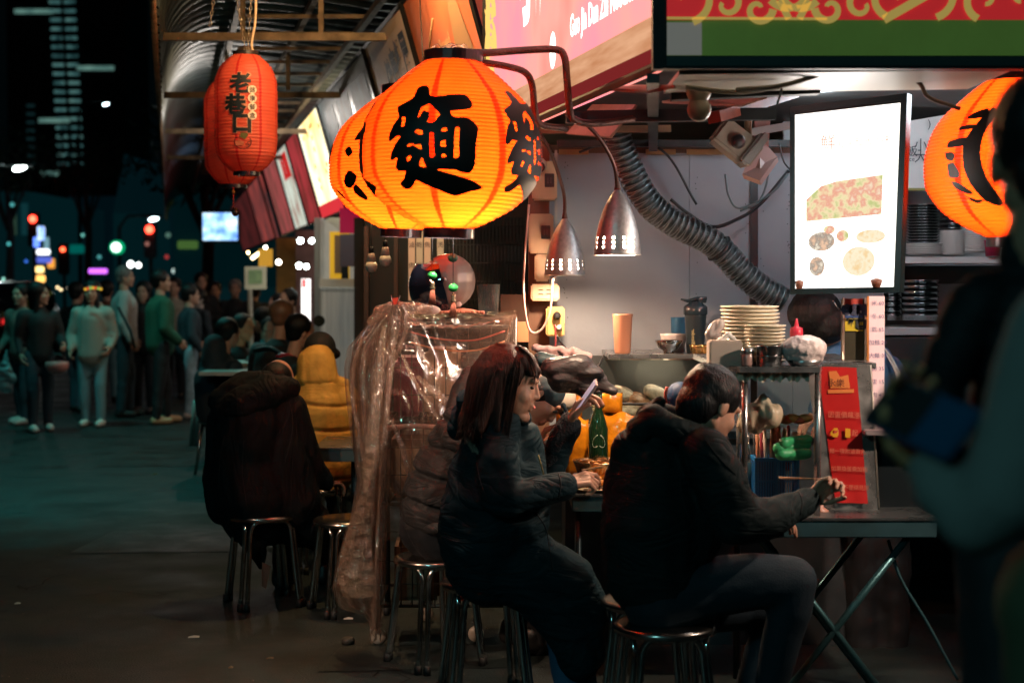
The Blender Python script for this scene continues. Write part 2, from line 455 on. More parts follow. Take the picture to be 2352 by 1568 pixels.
sign(17.4, 19.0, emis_noise('maroon_face', [(.09, .018, .014), (.30, .03, .035)], 1.5, 2, 3), 'dull maroon shop sign between the glowing yellow one and the white one')
def d_wr(t, pt, r, u, n):
    MB().add([pt(.25, .62), pt(.8, .62), pt(.8, .93), pt(.25, .93)], [(0, 1, 2, 3)]).build('red_square', emis('red_square', (.6, .02, .02), .9), t)
    w = MB(); print_on(w, '麵', pt(.52, .77), r, u, .4, 1.2, .01, .01); w.build('white_lettering', emis('dull_white', (.6, .5, .45), .8), t)
sign(19.05, 21.0, emis_noise('whitegreen_face', [(.25, .10, .08), (.38, .40, .33), (.50, .55, .48)], 1.5, 3, 5), 'pale shop sign with a red square bearing one white character', d_wr)
sign(21.05, 23.6, emis_noise('brown_face', [(.10, .035, .028), (.26, .05, .05)], 1.5, 2, 7), 'brownish red shop sign farther along the row before the gap')
sign(25, 28.5, emis_noise('rust_face', [(.05, .02, .02), (.20, .035, .03)], 1.5, 2, 9), 'dark rust red shop sign just beyond the gap in the row')
sign(28.6, 36, emis_noise('farred_face', [(.04, .012, .012), (.12, .02, .02)], .7, 2, 11), 'farthest dim red shop sign at the end of the row')
# red and green signboard that faces the viewer
t = thing('signboard', 'large red and green signboard with yellow scrolls across the noodle stall front', 'signboard', W(1950, 158, 4.85))
Yg = 4.85
def gq(x0, y0, x1, y1, dy, th, m, nm): 
    return MB().slab(W(x0, y1, Yg - dy), W(x1, y1, Yg - dy), W(x1, y0, Yg - dy), W(x0, y0, Yg - dy), th).build(nm, m, t)
gq(1500, -330, 2560, 158, 0, .06, M_dark, 'frame')
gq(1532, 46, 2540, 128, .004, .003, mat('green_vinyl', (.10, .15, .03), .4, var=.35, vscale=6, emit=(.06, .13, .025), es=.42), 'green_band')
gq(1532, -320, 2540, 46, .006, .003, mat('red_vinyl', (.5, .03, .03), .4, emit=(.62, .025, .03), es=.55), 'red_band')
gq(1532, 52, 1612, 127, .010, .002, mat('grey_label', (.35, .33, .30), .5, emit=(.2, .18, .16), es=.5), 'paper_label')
sc = MB()
def scroll(cx, cy, r0, a0, turns, w0, flip=1):
    P = []; R_ = []
    for k in range(26):
        q = k / 25; a = a0 + flip * turns * 2 * PI * q; r = r0 * (1 - .78 * q)
        P.append(W(cx + r * math.cos(a), cy - r * math.sin(a), Yg - .014)); R_.append(px(w0 * (1 - .45 * q), Yg))
    # flat ribbon
    vs = []; 
    for i, p_ in enumerate(P):
        d = (P[min(i + 1, 25)] - P[max(i - 1, 0)]).normalized(); e = Vector((-d.z, 0, d.x)); vs += [p_ + e * R_[i], p_ - e * R_[i]]
    sc.add(vs, [(2 * i, 2 * i + 1, 2 * i + 3, 2 * i + 2) for i in range(25)])
for cx, cy, r0, a0, tu, w0, fl in ((1580, -10, 62, 4.9, .8, 9, 1), (1668, 10, 40, 2.2, .9, 9, -1), (1742, 22, 34, 0, .9, 9, -1), (1905, 20, 34, 3.14, .9, 9, 1), (1980, 12, 40, .9, .9, 9, 1), (2050, -10, 50, 4.4, .8, 9, -1), (2140, -20, 62, 4.9, .8, 9, 1), (1824, -26, 60, 3.6, .5, 9, 1), (1824, -26, 60, -.5, .5, 9, -1), (2260, 0, 46, 4.4, .9, 9, -1), (2350, -6, 50, 4.9, .9, 9, 1)):
    scroll(cx, cy, r0, a0, tu, w0, fl)
def bar(x0, y0, x1, y1, w): 
    a, b = W(x0, y0, Yg - .014), W(x1, y1, Yg - .014); d = (b - a).normalized(); e = Vector((-d.z, 0, d.x)) * px(w, Yg); sc.add([a + e, a - e, b - e, b + e], [(0, 1, 2, 3)])
bar(2030, 46, 2180, -40, 10); bar(1532, 42, 1900, 44, 3); bar(1790, 0, 1812, 44, 8); bar(1858, 0, 1836, 44, 8)
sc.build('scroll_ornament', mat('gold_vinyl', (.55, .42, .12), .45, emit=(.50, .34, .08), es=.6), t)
gq(1532, 130, 2540, 152, .004, .002, mat('frame_lip', (.03, .05, .05), .4), 'lower_lip')
# white aluminium lip and fluorescent fitting below the signboard
lip = MB(); lip.slab(W(1560, 172, 4.9), W(2330, 160, 4.9), W(2330, 150, 4.9), W(1560, 161, 4.9), .5)
tag(lip.build('canopy_lip', mat('cream_alu', (.75, .68, .55), .4)), 'cream painted aluminium lip running under the red and green signboard', 'canopy edge')
t = thing('tube_light', 'white fluorescent tube fitting under the canopy over the steel shelves', 'light fitting', W(2250, 150, 6.3))
MB().box(W(2250, 150, 6.3) + UP * .03, (1.2, .08, .04)).build('housing', mat('white_enamel', (.8, .8, .8), .4), t)
MB().tube([W(2250, 150, 6.3) + Vector((-.58, 0, -.01)), W(2250, 150, 6.3) + Vector((.58, 0, -.01))], .014, 8).build('tube', emis('tube_glow', (.85, .97, 1), 14), t)
light('tube_lamp', W(2250, 150, 6.3) + Vector((0, 0, -.05)), 42, (.80, .93, 1), .3, t)
t = thing('tube_light', 'second white tube fitting added above the menu light box to brighten the wall', 'light fitting', W(1900, 190, 6.75))  # extra tube added to brighten the wall behind the light box
MB().box(W(1900, 188, 6.75), (.8, .06, .03)).build('housing', MATS['white_enamel'], t); MB().tube([W(1900, 194, 6.75) - Vector((.38, 0, 0)), W(1900, 194, 6.75) + Vector((.38, 0, 0))], .012, 8).build('tube', MATS['tube_glow'], t)
light('tube_lamp', W(1880, 205, 6.7), 17, (.75, .90, 1), .12, t)

# ---------------- awning: corrugated barrel roof, beams, chain
prof = [(1.9, 3.52), (1.5, 3.55), (1.1, 3.60), (.75, 3.63)] + [(.45 - .50 * math.sin(k * .21), 3.16 + .47 * math.cos(k * .21)) for k in range(0, 8)] + [(-.07, 3.10)]
vs = []; ns = 560; s0, s1 = 5.5, 40.
for i in range(ns + 1):
    s = s0 + (s1 - s0) * i / ns; w = .028 * math.sin(2 * PI * s / .30) if s < 26 else 0
    for j, (l, z) in enumerate(prof):
        k = max(0, min(1, (j - 3) / 6)); vs.append(R3(s, l - w * k * .9, z + w * (1 - .5 * k)))
m_ = len(prof)
aw = thing('awning', 'dark corrugated barrel awning roof over the row of stalls', 'awning', R3(12, .6, 3.1))
o = MB().add(vs, [(i * m_ + j, i * m_ + j + 1, (i + 1) * m_ + j + 1, (i + 1) * m_ + j) for i in range(ns) for j in range(m_ - 1)], True).build('corrugated_sheet', mat('awning_sheet', (.040, .055, .058), .46, .35, var=.4, vscale=3, rvar=.1), aw)
e = MB(); e.tube([R3(5.5, -.08, 3.09), R3(40, -.08, 3.09)], .022, 6); e.tube([R3(5.5, -.06, 3.2), R3(40, -.06, 3.2)], .012, 6); e.build('edge_rail', mat('rusty_rail', (.16, .09, .05), .6, .4, var=.5, vscale=14), aw)
def beam(a, b, w=.025, nm='beam', m=M_steel_old):
    d = (b - a); q = Vector((1, 0, 0)).rotation_difference(d.normalized()).to_matrix()
    return MB().box((a + b) / 2, (d.length, w * 2, w * 2), q).build(nm, m, aw)
for D, z in ((10.4, 3.19), (13.3, 3.15), (16.5, 3.15), (20, 3.15), (8.0, 3.32)):
    beam(Lp(D, -.06, z), Lp(D, 1.42, z))
beam(R3(6, .48, 3.50), R3(36, .48, 3.50), .022); beam(R3(6, .98, 3.52), R3(36, .98, 3.52), .022); beam(R3(6, 1.38, 3.45), R3(36, 1.38, 3.45), .022)
for D in (10.4, 8.0, 13.3):
    for l in (.48, .98): beam(Lp(D, l, 3.19), Lp(D, l, 3.5), .016, 'strut')
for k in range(26):   # purlins across the vault
    D = 8.2 + k * .78; beam(Lp(D, .55, 3.475), Lp(D, 1.42, 3.475), .014, 'purlin')
# the warm work lamp high under the awning, just out of the frame
t = thing('work_lamp', 'warm work lamp fixed high under the awning', 'lamp', Lp(8.1, .9, 3.42))
MB().lathe(Lp(8.1, .9, 3.36), [(.07, 0), (.05, .05), (.02, .09)], 16).build('shade', M_dark, t)
MB().ell(Lp(8.1, .9, 3.35), .03).build('bulb', emis('warm_bulb', (1, .62, .25), 30), t)
light('work_lamp_light', Lp(8.1, .9, 3.30), 95, (1, .62, .27), .03, t)
def chain(a, b, nm_label, n=None):
    d = b - a; L = d.length; n = n or int(L / .028); mb = MB(); q = Vector((0, 0, 1)).rotation_difference(d.normalized())
    for i in range(n):
        c = a + d * ((i + .5) / n); ax = Vector((1, 0, 0)) if i % 2 else Vector((0, 1, 0))
        mb.tube([c + q @ (ax * .007 * math.cos(k * PI / 4) + Vector((0, 0, 1)) * .019 * math.sin(k * PI / 4)) for k in range(8)], .0022, 4, closed=True)
    o = mb.build('hanging_chain', mat('chain_steel', (.35, .3, .24), .35, .8)); tag(o, nm_label, 'chain'); return o
chain(W(492, -10, 9.1), W(482, 60, 9.1), 'short rusty chain dangling under the curved awning edge')
# ---------------- far stalls beyond the post
M_wood_dark = mat('dark_brown_wood', (.06, .028, .018), .5, var=.4, vscale=6, aniso=(1, 1, .15))
def vpanel(mb, D, x0, x1, y0, y1, th=.03): mb.slab(W(x0, y1, D), W(x1, y1, D), W(x1, y0, D), W(x0, y0, D), th)
t = thing('stall_post', 'dark brown timber post of the second stall, beside the white boards', 'post', G(822, 1050)); 
bmx = MB(); vpanel(bmx, 14, 813, 836, 500, 1056, .12); bmx.build('post', M_wood_dark, t)
# white boarded stall side with its posters
t = thing('food_stall', 'food stall with white vertical boards and a pale counter', 'market stall', W(775, 980, 17))
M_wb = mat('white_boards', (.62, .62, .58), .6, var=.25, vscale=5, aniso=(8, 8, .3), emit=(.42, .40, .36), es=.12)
for i in range(9):
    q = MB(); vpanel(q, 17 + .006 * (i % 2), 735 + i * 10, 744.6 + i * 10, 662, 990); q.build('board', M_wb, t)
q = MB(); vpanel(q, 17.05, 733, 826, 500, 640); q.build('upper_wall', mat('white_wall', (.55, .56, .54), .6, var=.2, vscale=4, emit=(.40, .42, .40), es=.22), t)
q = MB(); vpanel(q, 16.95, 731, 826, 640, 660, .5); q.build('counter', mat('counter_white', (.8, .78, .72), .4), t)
q = MB(); vpanel(q, 16.95, 722, 734, 500, 990, .06); q.build('post', mat('grey_post', (.3, .33, .33), .5), t)
def card(D, x0, y0, x1, y1, m, nm, lab, cat, txt=None, tm=None, th=.012, ts=.05):
    q = MB(); vpanel(q, D, x0, x1, y0, y1, th)
    if not txt: o = q.build(nm, m); return tag(o, lab, cat)
    t = thing(nm, lab, cat, W((x0 + x1) / 2, y1, D)); q.build('panel', m, t)
    w = MB()
    for i, line in enumerate(txt):
        c = W((x0 + x1) / 2, y0 + (y1 - y0) * (i + .7) / (len(txt) + .4), D - .004)
        print_on(w, line, c, (1, 0, 0), (0, 0, 1), ts)
    w.build('lettering', tm or M_ink, t); return t
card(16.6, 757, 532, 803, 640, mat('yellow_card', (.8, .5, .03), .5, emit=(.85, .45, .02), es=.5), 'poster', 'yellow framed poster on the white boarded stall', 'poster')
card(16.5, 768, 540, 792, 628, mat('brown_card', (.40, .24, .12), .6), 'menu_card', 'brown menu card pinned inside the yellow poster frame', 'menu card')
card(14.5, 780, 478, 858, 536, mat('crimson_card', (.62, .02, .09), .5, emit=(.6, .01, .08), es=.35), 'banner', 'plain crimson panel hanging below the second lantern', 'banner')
card(14.4, 781, 538, 822, 612, mat('pinkgrey_card', (.40, .22, .26), .25, .3), 'plastic_board', 'shiny pinkish grey board hanging under the crimson panel', 'board')
card(14.3, 784, 612, 800, 640, mat('black_card', (.01, .01, .012), .5), 'black_card', 'small black card at the corner of the yellow poster', 'card')
# lit stalls farther on: each with side wall, counter, lamps
def lit_stall(D0, D1, x0, x1, wallc, es, lab, bulbs, bc=(1, .9, .75)):
    t = thing('food_stall', lab, 'market stall', Lp((D0 + D1) / 2, 2.2, 0), 'lit food stalls along the row')
    b = MB(); b.slab(Lp(D1, 1.75, 0), Lp(D0, 1.75, 0), Lp(D0, 1.75, .95), Lp(D1, 1.75, .95), .5); b.build('counter', mat('stall_counter', (.12, .13, .14), .4, .4), t)
    b = MB(); b.slab(Lp(D1, 2.9, 0), Lp(D0, 2.9, 0), Lp(D0, 2.9, 2.3), Lp(D1, 2.9, 2.3), .05); b.build('back_wall', wallc, t)
    b = MB(); b.box(Lp(D1, 2.3, 1.15), (1.2, .05, 2.3)); b.build('side_wall', wallc, t)
    for (x, y, r) in bulbs:
        MB().ell(W(x, y, (D0 + D1) / 2 - .3), px(r, D0)).build('bulb', emis('stall_bulb_%d' % int(bc[2] * 10), bc, es), t)
    light('stall_lamp', Lp((D0 + D1) / 2, 2.2, 2.0), 10, bc, .1, t)
lit_stall(17.4, 19, 690, 735, mat('stall_wall_white', (.5, .48, .44), .6, var=.4, vscale=3), 26, 'stall with bright white bulbs next to the white boards', ((690, 553, 7), (716, 553, 6), (687, 610, 7), (704, 612, 6), (730, 612, 3)), (.85, 1, .95))
lit_stall(19.2, 22, 640, 690, mat('stall_wall_red', (.25, .12, .11), .6, var=.5, vscale=3), 18, 'stall with reddish walls and warm bulbs in the middle of the row', ((640, 602, 6), (610, 568, 4)))
lit_stall(22.2, 26, 600, 640, mat('stall_wall_amber', (.40, .24, .09), .6, var=.5, vscale=3), 20, 'stall glowing amber near the far end of the row', ((570, 580, 3), (620, 580, 4)), (1, .7, .3))
q = MB(); q.tube([W(578, 594, 23), W(600, 578, 23)], px(3.5, 23), 8); tag(q.build('tube_lamp', emis('warm_tube', (1, .75, .38), 10)), 'short slanted warm tube lamp at the far stall', 'lamp')
t = card(18.5, 692, 640, 712, 738, emis('white_lightbox', (1, .93, .88), 2.0), 'light_box', 'tall narrow glowing white light box standing at the stall counter', 'light box', th=.06)
card(18.4, 694, 642, 702, 660, emis('red_mark', (.9, .15, .15), 1), 'red_label', 'small red label at the top of the tall white light box', 'label')
t = thing('placard', 'greenish menu placard on a stick at the far stalls', 'placard', G(580, 960))
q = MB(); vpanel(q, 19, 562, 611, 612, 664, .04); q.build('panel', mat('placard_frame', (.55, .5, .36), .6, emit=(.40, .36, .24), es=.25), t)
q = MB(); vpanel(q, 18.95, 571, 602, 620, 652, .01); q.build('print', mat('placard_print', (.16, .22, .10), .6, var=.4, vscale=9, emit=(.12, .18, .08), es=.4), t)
q = MB(); q.tube([W(574, 664, 19), W(580, 940, 19)], .03, 8); q.build('pole', mat('placard_pole', (.4, .36, .28), .6), t)
card(20.5, 594, 572, 626, 612, emis('amber_box', (.9, .45, .05), .6), 'light_box', 'amber light box above the greenish placard', 'light box')
# dark stall behind the pillar: partition, grille, strips, bulbs
t = thing('dark_stall', 'closed dark stall with a wire grille behind the big lantern', 'market stall', W(1000, 1150, 10))
q = MB(); vpanel(q, 10.4, 838, 1300, 340, 1150, .05); q.build('back_wall', mat('black_wall', (.010, .009, .009), .6), t)
gr = MB()
for k in range(26): gr.tube([W(1016 + k * 8, 500, 10), W(1016 + k * 8, 700, 10)], .003, 4)
for k in range(5): gr.tube([W(1010, 520 + k * 42, 10), W(1222, 520 + k * 42, 10)], .003, 4)
tag(gr.build('grille', mat('grille_wire', (.08, .08, .09), .4, .8), t), kind='stuff')
q = MB(); vpanel(q, 9.6, 836, 846, 520, 760, .1); vpanel(q, 9.6, 905, 914, 520, 700, .06); q.build('frame', M_wood_dark, t)
for i, (x, lab) in enumerate(((938, '滷肉飯'), (956, '乾拌麵'), (974, '魚丸湯'), (1004, '燙青菜'))):
    wh = ('first from the bulbs', 'second from the bulbs', 'third from the bulbs', 'last, standing apart over the helmet')[i]
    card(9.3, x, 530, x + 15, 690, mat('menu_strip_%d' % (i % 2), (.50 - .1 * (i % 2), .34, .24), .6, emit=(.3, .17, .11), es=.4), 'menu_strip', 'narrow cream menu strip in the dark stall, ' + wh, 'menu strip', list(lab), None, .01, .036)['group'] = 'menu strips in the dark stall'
def bulb(x, y, D, lab, on=0):
    t = thing('light_bulb', lab, 'light bulb', W(x, y, D), 'unlit bulbs'); c = W(x, y, D); k = px(1, D)
    MB().lathe(c, [(.5 * k, -16 * k), (9 * k, -14 * k), (13.5 * k, -5 * k), (14 * k, 1 * k), (11 * k, 8 * k)], 20).build('globe', mat('bulb_white', (.72, .62, .5), .3), t)
    MB().lathe(c, [(11 * k, 8 * k), (8 * k, 24 * k), (7 * k, 28 * k)], 20).build('body', mat('bulb_body', (.55, .42, .34), .4), t)
    MB().lathe(c, [(5.5 * k, 28 * k), (5.5 * k, 42 * k), (2 * k, 44 * k)], 12).build('socket', M_dark, t)
    MB().tube([c + UP * 42 * k, c + UP * (95 * k)], k * 1.2, 6).build('cord', mat('black_cord', (.015, .015, .015), .5), t)
bulb(853, 610, 8.4, 'unlit white bulb hanging lower under the second lantern'); bulb(885, 596, 8.3, 'unlit white bulb hanging higher under the second lantern')

# ---------------- the noodle stall: wall, pillar, ceiling
YW = 7.45
t = thing('stall_wall', 'grey painted back wall panels of the noodle stall behind the hanging lamps', 'wall', W(1500, 1150, YW))
M_wall = mat('grey_wall_paint', (.28, .30, .335), .55, bump=.08, bscale=30, var=.12, vscale=2.2)
for i, (x0, x1) in enumerate(((1258, 1583), (1584, 1724), (1740, 1820), (1821, 2030))):
    q = MB(); vpanel(q, YW, x0, x1, 352, 1150, .02); q.build('panel', M_wall, t)
q = MB(); vpanel(q, YW - .01, 1723, 1741, 352, 830, .03); q.build('steel_strip', mat('wall_strip', (.06, .08, .085), .3, .7), t)
q = MB(); vpanel(q, YW + .002, 1240, 2030, 334, 353, .04); q.build('top_rail', mat('rail_brown', (.10, .06, .035), .5), t)
for i, (x0, x1) in enumerate(((1284, 1352), (1484, 1552), (1578, 1662))):
    q = MB(); vpanel(q, YW - .02, x0, x1, 343, 355, .02); q.build('wood_strip', mat('wood_strip', (.42, .24, .10), .5, var=.3, vscale=10), t)
sp_ = MB()
for k in range(60): 
    x = rnd.choice((1600, 1812, 1300, 1715, 1750)) + rnd.uniform(-5, 5); y = rnd.uniform(370, 780); sp_.ell(W(x, y, YW - .003), .0025, n=6, m=4)
tag(sp_.build('screw', M_dark, t), kind='stuff')
t = thing('stall_ceiling', 'cluttered dark underside of the noodle stall canopy', 'canopy', W(1700, 300, 6.2))
cl = MB(); cl.slab(Lp(4.98, 1.52, 2.42), Lp(4.98, 6.5, 2.42), Lp(9.6, 6.5, 2.42), Lp(9.6, 1.52, 2.42), .03); cl.build('roof_sheet', mat('ceiling_dark', (.05, .045, .04), .6, var=.5, vscale=3), t)
def cbeam(p, q_, w, h, m, nm='beam'):
    d = (q_ - p); rt = Vector((1, 0, 0)).rotation_difference(d.normalized()).to_matrix(); return MB().box((p + q_) / 2, (d.length, w, h), rt).build(nm, m, t)
cbeam(W(1240, 300, 6.9), W(1540, 296, 6.9), .05, .03, mat('beam_rust', (.25, .13, .07), .55, .3, var=.4, vscale=8))
cbeam(W(1300, 270, 6.0), W(1780, 262, 6.0), .05, .045, mat('beam_dark', (.03, .035, .035), .5, .5, var=.4))
cbeam(W(1540, 215, 5.4), W(1880, 200, 5.4), .06, .05, MATS['beam_dark'])
cbeam(W(1280, 330, 7.3), W(1850, 330, 7.3), .05, .03, MATS['beam_dark'])
cbeam(W(1640, 270, 5.8), W(1820, 215, 6.6), .05, .04, mat('beam_red', (.22, .05, .03), .5, .1, var=.3))
cbeam(W(1500, 180, 5.0), W(1500, 340, 7.4), .04, .03, MATS['beam_dark'])
cbeam(W(1900, 190, 5.4), W(2070, 186, 5.4), .05, .03, MATS['beam_rust'])
cbeam(W(1680, 312, 6.6), W(2040, 250, 6.6), .04, .03, mat('beam_white', (.5, .52, .5), .4))
for x0, y0, x1, y1, D in ((1350, 205, 1490, 178, 5.2), (1300, 250, 1400, 285, 6.2), (1520, 230, 1700, 210, 5.6)):
    MB().slab(W(x0, y1 + 22, D + .6), W(x1, y1 + 30, D), W(x1 + 60, y0 - 10, D - .2), W(x0 + 60, y0 - 10, D + .5), .01).build('light_panel', mat('ceiling_panel', (.55, .42, .32), .5, var=.2), t)
def cable(pts, D, r, m, lab, nm='cable', cat='cable', ds=None, n=8, grp='cables under the canopy'):
    P = xbez([W(x, y, (ds[i] if ds else D)) for i, (x, y) in enumerate(pts)], n); o = MB().tube(P, r, 6).build(nm, m); return tag(o, lab, cat, grp)
M_cable_b = mat('cable_black', (.015, .017, .02), .4); M_cable_w = mat('cable_white', (.6, .52, .45), .45); M_cable_g = mat('cable_grey', (.10, .14, .15), .4)
cable([(1690, 207), (1790, 198), (1880, 172), (1890, 165)], 5.0, .008, mat('conduit_cream', (.6, .55, .4), .5), 'cream flexible conduit sagging under the canopy lip')
cable([(1575, 200), (1690, 212), (1790, 200)], 5.1, .008, MATS['conduit_cream'], 'cream conduit looping beside the white round fitting')
cable([(1540, 458), (1580, 490), (1635, 521), (1690, 505), (1745, 470), (1812, 392)], 7.3, .008, M_cable_b, 'thick black cable hung in a wide loop across the grey wall')
cable([(1810, 400), (1770, 445), (1700, 478), (1674, 450), (1666, 400)], 6.9, .005, M_cable_g, 'thin grey lead looping below the projector')
cable([(1760, 350), (1765, 400), (1745, 460), (1700, 485)], 6.9, .005, M_cable_g, 'second thin grey lead dropping behind the projector')
cable([(1790, 330), (1800, 370), (1815, 390)], 6.9, .004, M_cable_b, 'thin black lead between projector and light box')
cable([(2085, 170), (2115, 195), (2135, 225), (2205, 250)], 5.2, .007, mat('conduit_tan', (.42, .26, .18), .5), 'tan conduit running to the half hidden lantern')
cable([(1215, 470), (1205, 600), (1203, 680), (1215, 755), (1240, 760), (1262, 720), (1270, 640)], 7.0, .005, mat('cable_pink', (.65, .38, .32), .45), 'pinkish white lead looping from the lower hanging lamp past the sockets')
cable([(1278, 770), (1300, 800), (1325, 815)], 7.0, .005, M_cable_b, 'black plug lead below the yellow wall socket')
cable([(1275, 745), (1276, 790), (1268, 820)], 6.98, .004, mat('cable_red', (.5, .08, .08), .45), 'red lead plugged in the yellow wall socket')
cable([(1330, 350), (1400, 330), (1520, 345), (1600, 470)], 7.35, .006, M_cable_b, 'black cable tucked under the wall rail behind the silver hose')
cable([(1790, 165), (1795, 205), (1785, 240)], 5.3, .004, M_cable_g, 'short dark wire tying up the glowing menu board')
# exhaust hose
hp = [(640, 60), (660, 160), (700, 260), (760, 390), (820, 490), (890, 565), (1000, 640), (1110, 695), (1210, 745), (1300, 820), (1400, 930), (1520, 1030), (1660, 1110)]
hose_c = [W((1200 + a / 2.613) / 1.0204, (280 + b / 2.613) / 1.0204, 6.95 + .02 * i) for i, (a, b) in enumerate(hp)]
t = thing('exhaust_hose', 'thick ribbed silver exhaust hose snaking down across the grey wall', 'hose', hose_c[-1])
HC = xbez(hose_c, 16); L = [0]
for i in range(1, len(HC)): L.append(L[-1] + (HC[i] - HC[i - 1]).length)
def at_len(d):
    i = 0
    while i < len(L) - 2 and L[i + 1] < d: i += 1
    return HC[i].lerp(HC[i + 1], (d - L[i]) / max(1e-6, L[i + 1] - L[i])), (HC[i + 1] - HC[i]).normalized()
pitch_ = .028; path = []; rad = []; n_ = int(L[-1] / pitch_ * 8)
for i in range(n_): 
    c, d = at_len(L[-1] * i / (n_ - 1)); path.append(c); rad.append(.052 + .0085 * math.cos(2 * PI * i / 8) + .0015 * math.sin(i * 1.7))
MB().tube(path, rad, 28).build('foil_sleeve', mat('hose_foil', (.15, .175, .18), .42, .7, bump=.9, bscale=120, var=.3, vscale=30), t)
hx = []; nn = int(L[-1] / pitch_ * 22)
wz = [Vector((0, 0, 1))]
for i in range(nn):
    c, d = at_len(L[-1] * i / (nn - 1)); up = Vector((.2, -.9, .4)); up = (up - d * up.dot(d)).normalized(); w = d.cross(up); a = 2 * PI * i / 22
    hx.append(c + (up * math.cos(a) + w * math.sin(a)) * .0615)
MB().tube(hx, .0028, 5).build('wire_helix', mat('hose_wire', (.34, .40, .42), .3, .9), t)
hx2 = []
for i in range(nn):
    c, d = at_len(L[-1] * i / (nn - 1)); up = Vector((.2, -.9, .4)); up = (up - d * up.dot(d)).normalized(); w = d.cross(up); a = -2 * PI * i / 22
    hx2.append(c + (up * math.cos(a) + w * math.sin(a)) * (.0605))
MB().tube(hx2, .0022, 5).build('wire_helix', MATS['hose_wire'], t)
c, d = at_len(L[-1] * .66); up = Vector((0, 0, 1)); u_ = (up - d * up.dot(d)).normalized(); w_ = d.cross(u_)
MB().tube([c + (u_ * math.cos(k * .35) + w_ * math.sin(k * .35)) * .066 for k in range(18)], .005, 6, closed=True).build('tie_band', M_cable_b, t)
# pillar with electrical boxes
t = thing('pillar', 'brown timber pillar carrying the electrical boxes', 'pillar', W(1236, 1150, 7.35))
q = MB(); vpanel(q, 7.35, 1214, 1262, 330, 1150, .12); q.build('post', mat('pillar_wood', (.16, .075, .04), .5, var=.4, vscale=5, aniso=(1, 1, .2)), t)
q = MB(); vpanel(q, 7.32, 1274, 1280, 345, 820, .01); q.build('conduit', mat('conduit_grey', (.35, .33, .31), .5), t)
M_box = mat('switch_box', (.62, .40, .24), .45, var=.08); M_box2 = mat('switch_box_shade', (.50, .22, .10), .45)
def ebox(x0, y0, x1, y1, lab, sw=None, nm='breaker_box', cat='electrical box', D=7.25, m=M_box):
    t = thing(nm, lab, cat, W((x0 + x1) / 2, y1, D), 'electrical boxes on the pillar')
    a, b = W(x0, y1, D), W(x1, y0, D)
    MB().box(((a.x + b.x) / 2, D, (a.z + b.z) / 2), (b.x - a.x, .1, b.z - a.z), bev=.008).build('case', m, t)
    if sw: 
        q = MB(); a, b = W(sw[0], sw[3], D - .052), W(sw[2], sw[1], D - .052); q.box(((a.x + b.x) / 2, D - .052, (a.z + b.z) / 2), (b.x - a.x, .012, b.z - a.z), bev=.002); q.build('switch', M_ink, t)
        for k in (.35, .65):
            q = MB(); z = a.z + (b.z - a.z) * .5; q.box((a.x + (b.x - a.x) * k, D - .06, z), ((b.x - a.x) * .16, .012, (b.z - a.z) * .4)); q.build('toggle', mat('toggle_dark', (.04, .045, .05), .4), t)
    return t
ebox(1222, 372, 1279, 460, 'topmost beige breaker box on the pillar with a black switch', (1251, 399, 1273, 430))
ebox(1214, 492, 1271, 582, 'second beige breaker box with a black switch, half way up the pillar', (1243, 518, 1264, 549))
ebox(1228, 584, 1262, 646, 'plain orange lit box partly behind the lower lamp')
tt = ebox(1219, 652, 1284, 690, 'wide beige double socket on the pillar', None, 'wall_socket', 'socket', 7.27)
q = MB()
for x in (1240, 1258):
    for y in (665, 675): q.box(W(x, y, 7.215), (.012, .004, .003)); q.box(W(x + 5, y, 7.215), (.012, .004, .003))
q.build('slot', M_ink, tt)
tt = ebox(1254, 704, 1296, 772, 'yellowish socket box with a black plug near the coats', None, 'wall_socket', 'socket', 7.25, mat('socket_yellow', (.60, .36, .12), .45))
q = MB(); q.lathe(W(1279, 724, 7.2), [(.018, 0), (.018, .03), (.008, .05)], 12, Vector((0, -1, 0))); q.build('plug', M_ink, tt)
q = MB(); q.lathe(W(1283, 752, 7.2), [(.016, 0), (.014, .03), (.006, .05)], 12, Vector((0, -1, 0))); q.build('plug', mat('plug_white', (.6, .5, .4), .5), tt)
# round white fitting with a face, near the top of the pillar
t = thing('smiley_hook', 'round cream hook with a curved black mark above the breaker boxes', 'hook', W(1240, 398, 7.2))
MB().lathe(W(1238, 380, 7.2), [(.001, -.02), (.034, -.015), (.036, 0)], 20, Vector((0, 1, 0))).build('disc', mat('hook_cream', (.6, .5, .4), .4), t)
MB().tube([W(1238 + 11 * math.cos(a), 384 + 14 * math.sin(a), 7.17) for a in (-.9, -.4, 0, .4, .9)], [.002, .005, .007, .005, .002], 6).build('mark', M_ink, t)
# two round white fittings under the canopy
t = thing('sensor_light', 'pair of round cream globes under the canopy, one above the other', 'light fitting', W(1605, 200, 5.3))
MB().ell(W(1605, 210, 5.3), (px(29, 5.3), px(29, 5.3), px(30, 5.3))).build('upper_globe', mat('globe_cream', (.62, .56, .42), .25), t)
MB().ell(W(1606, 252, 5.3), px(28, 5.3)).build('lower_globe', MATS['globe_cream'], t)
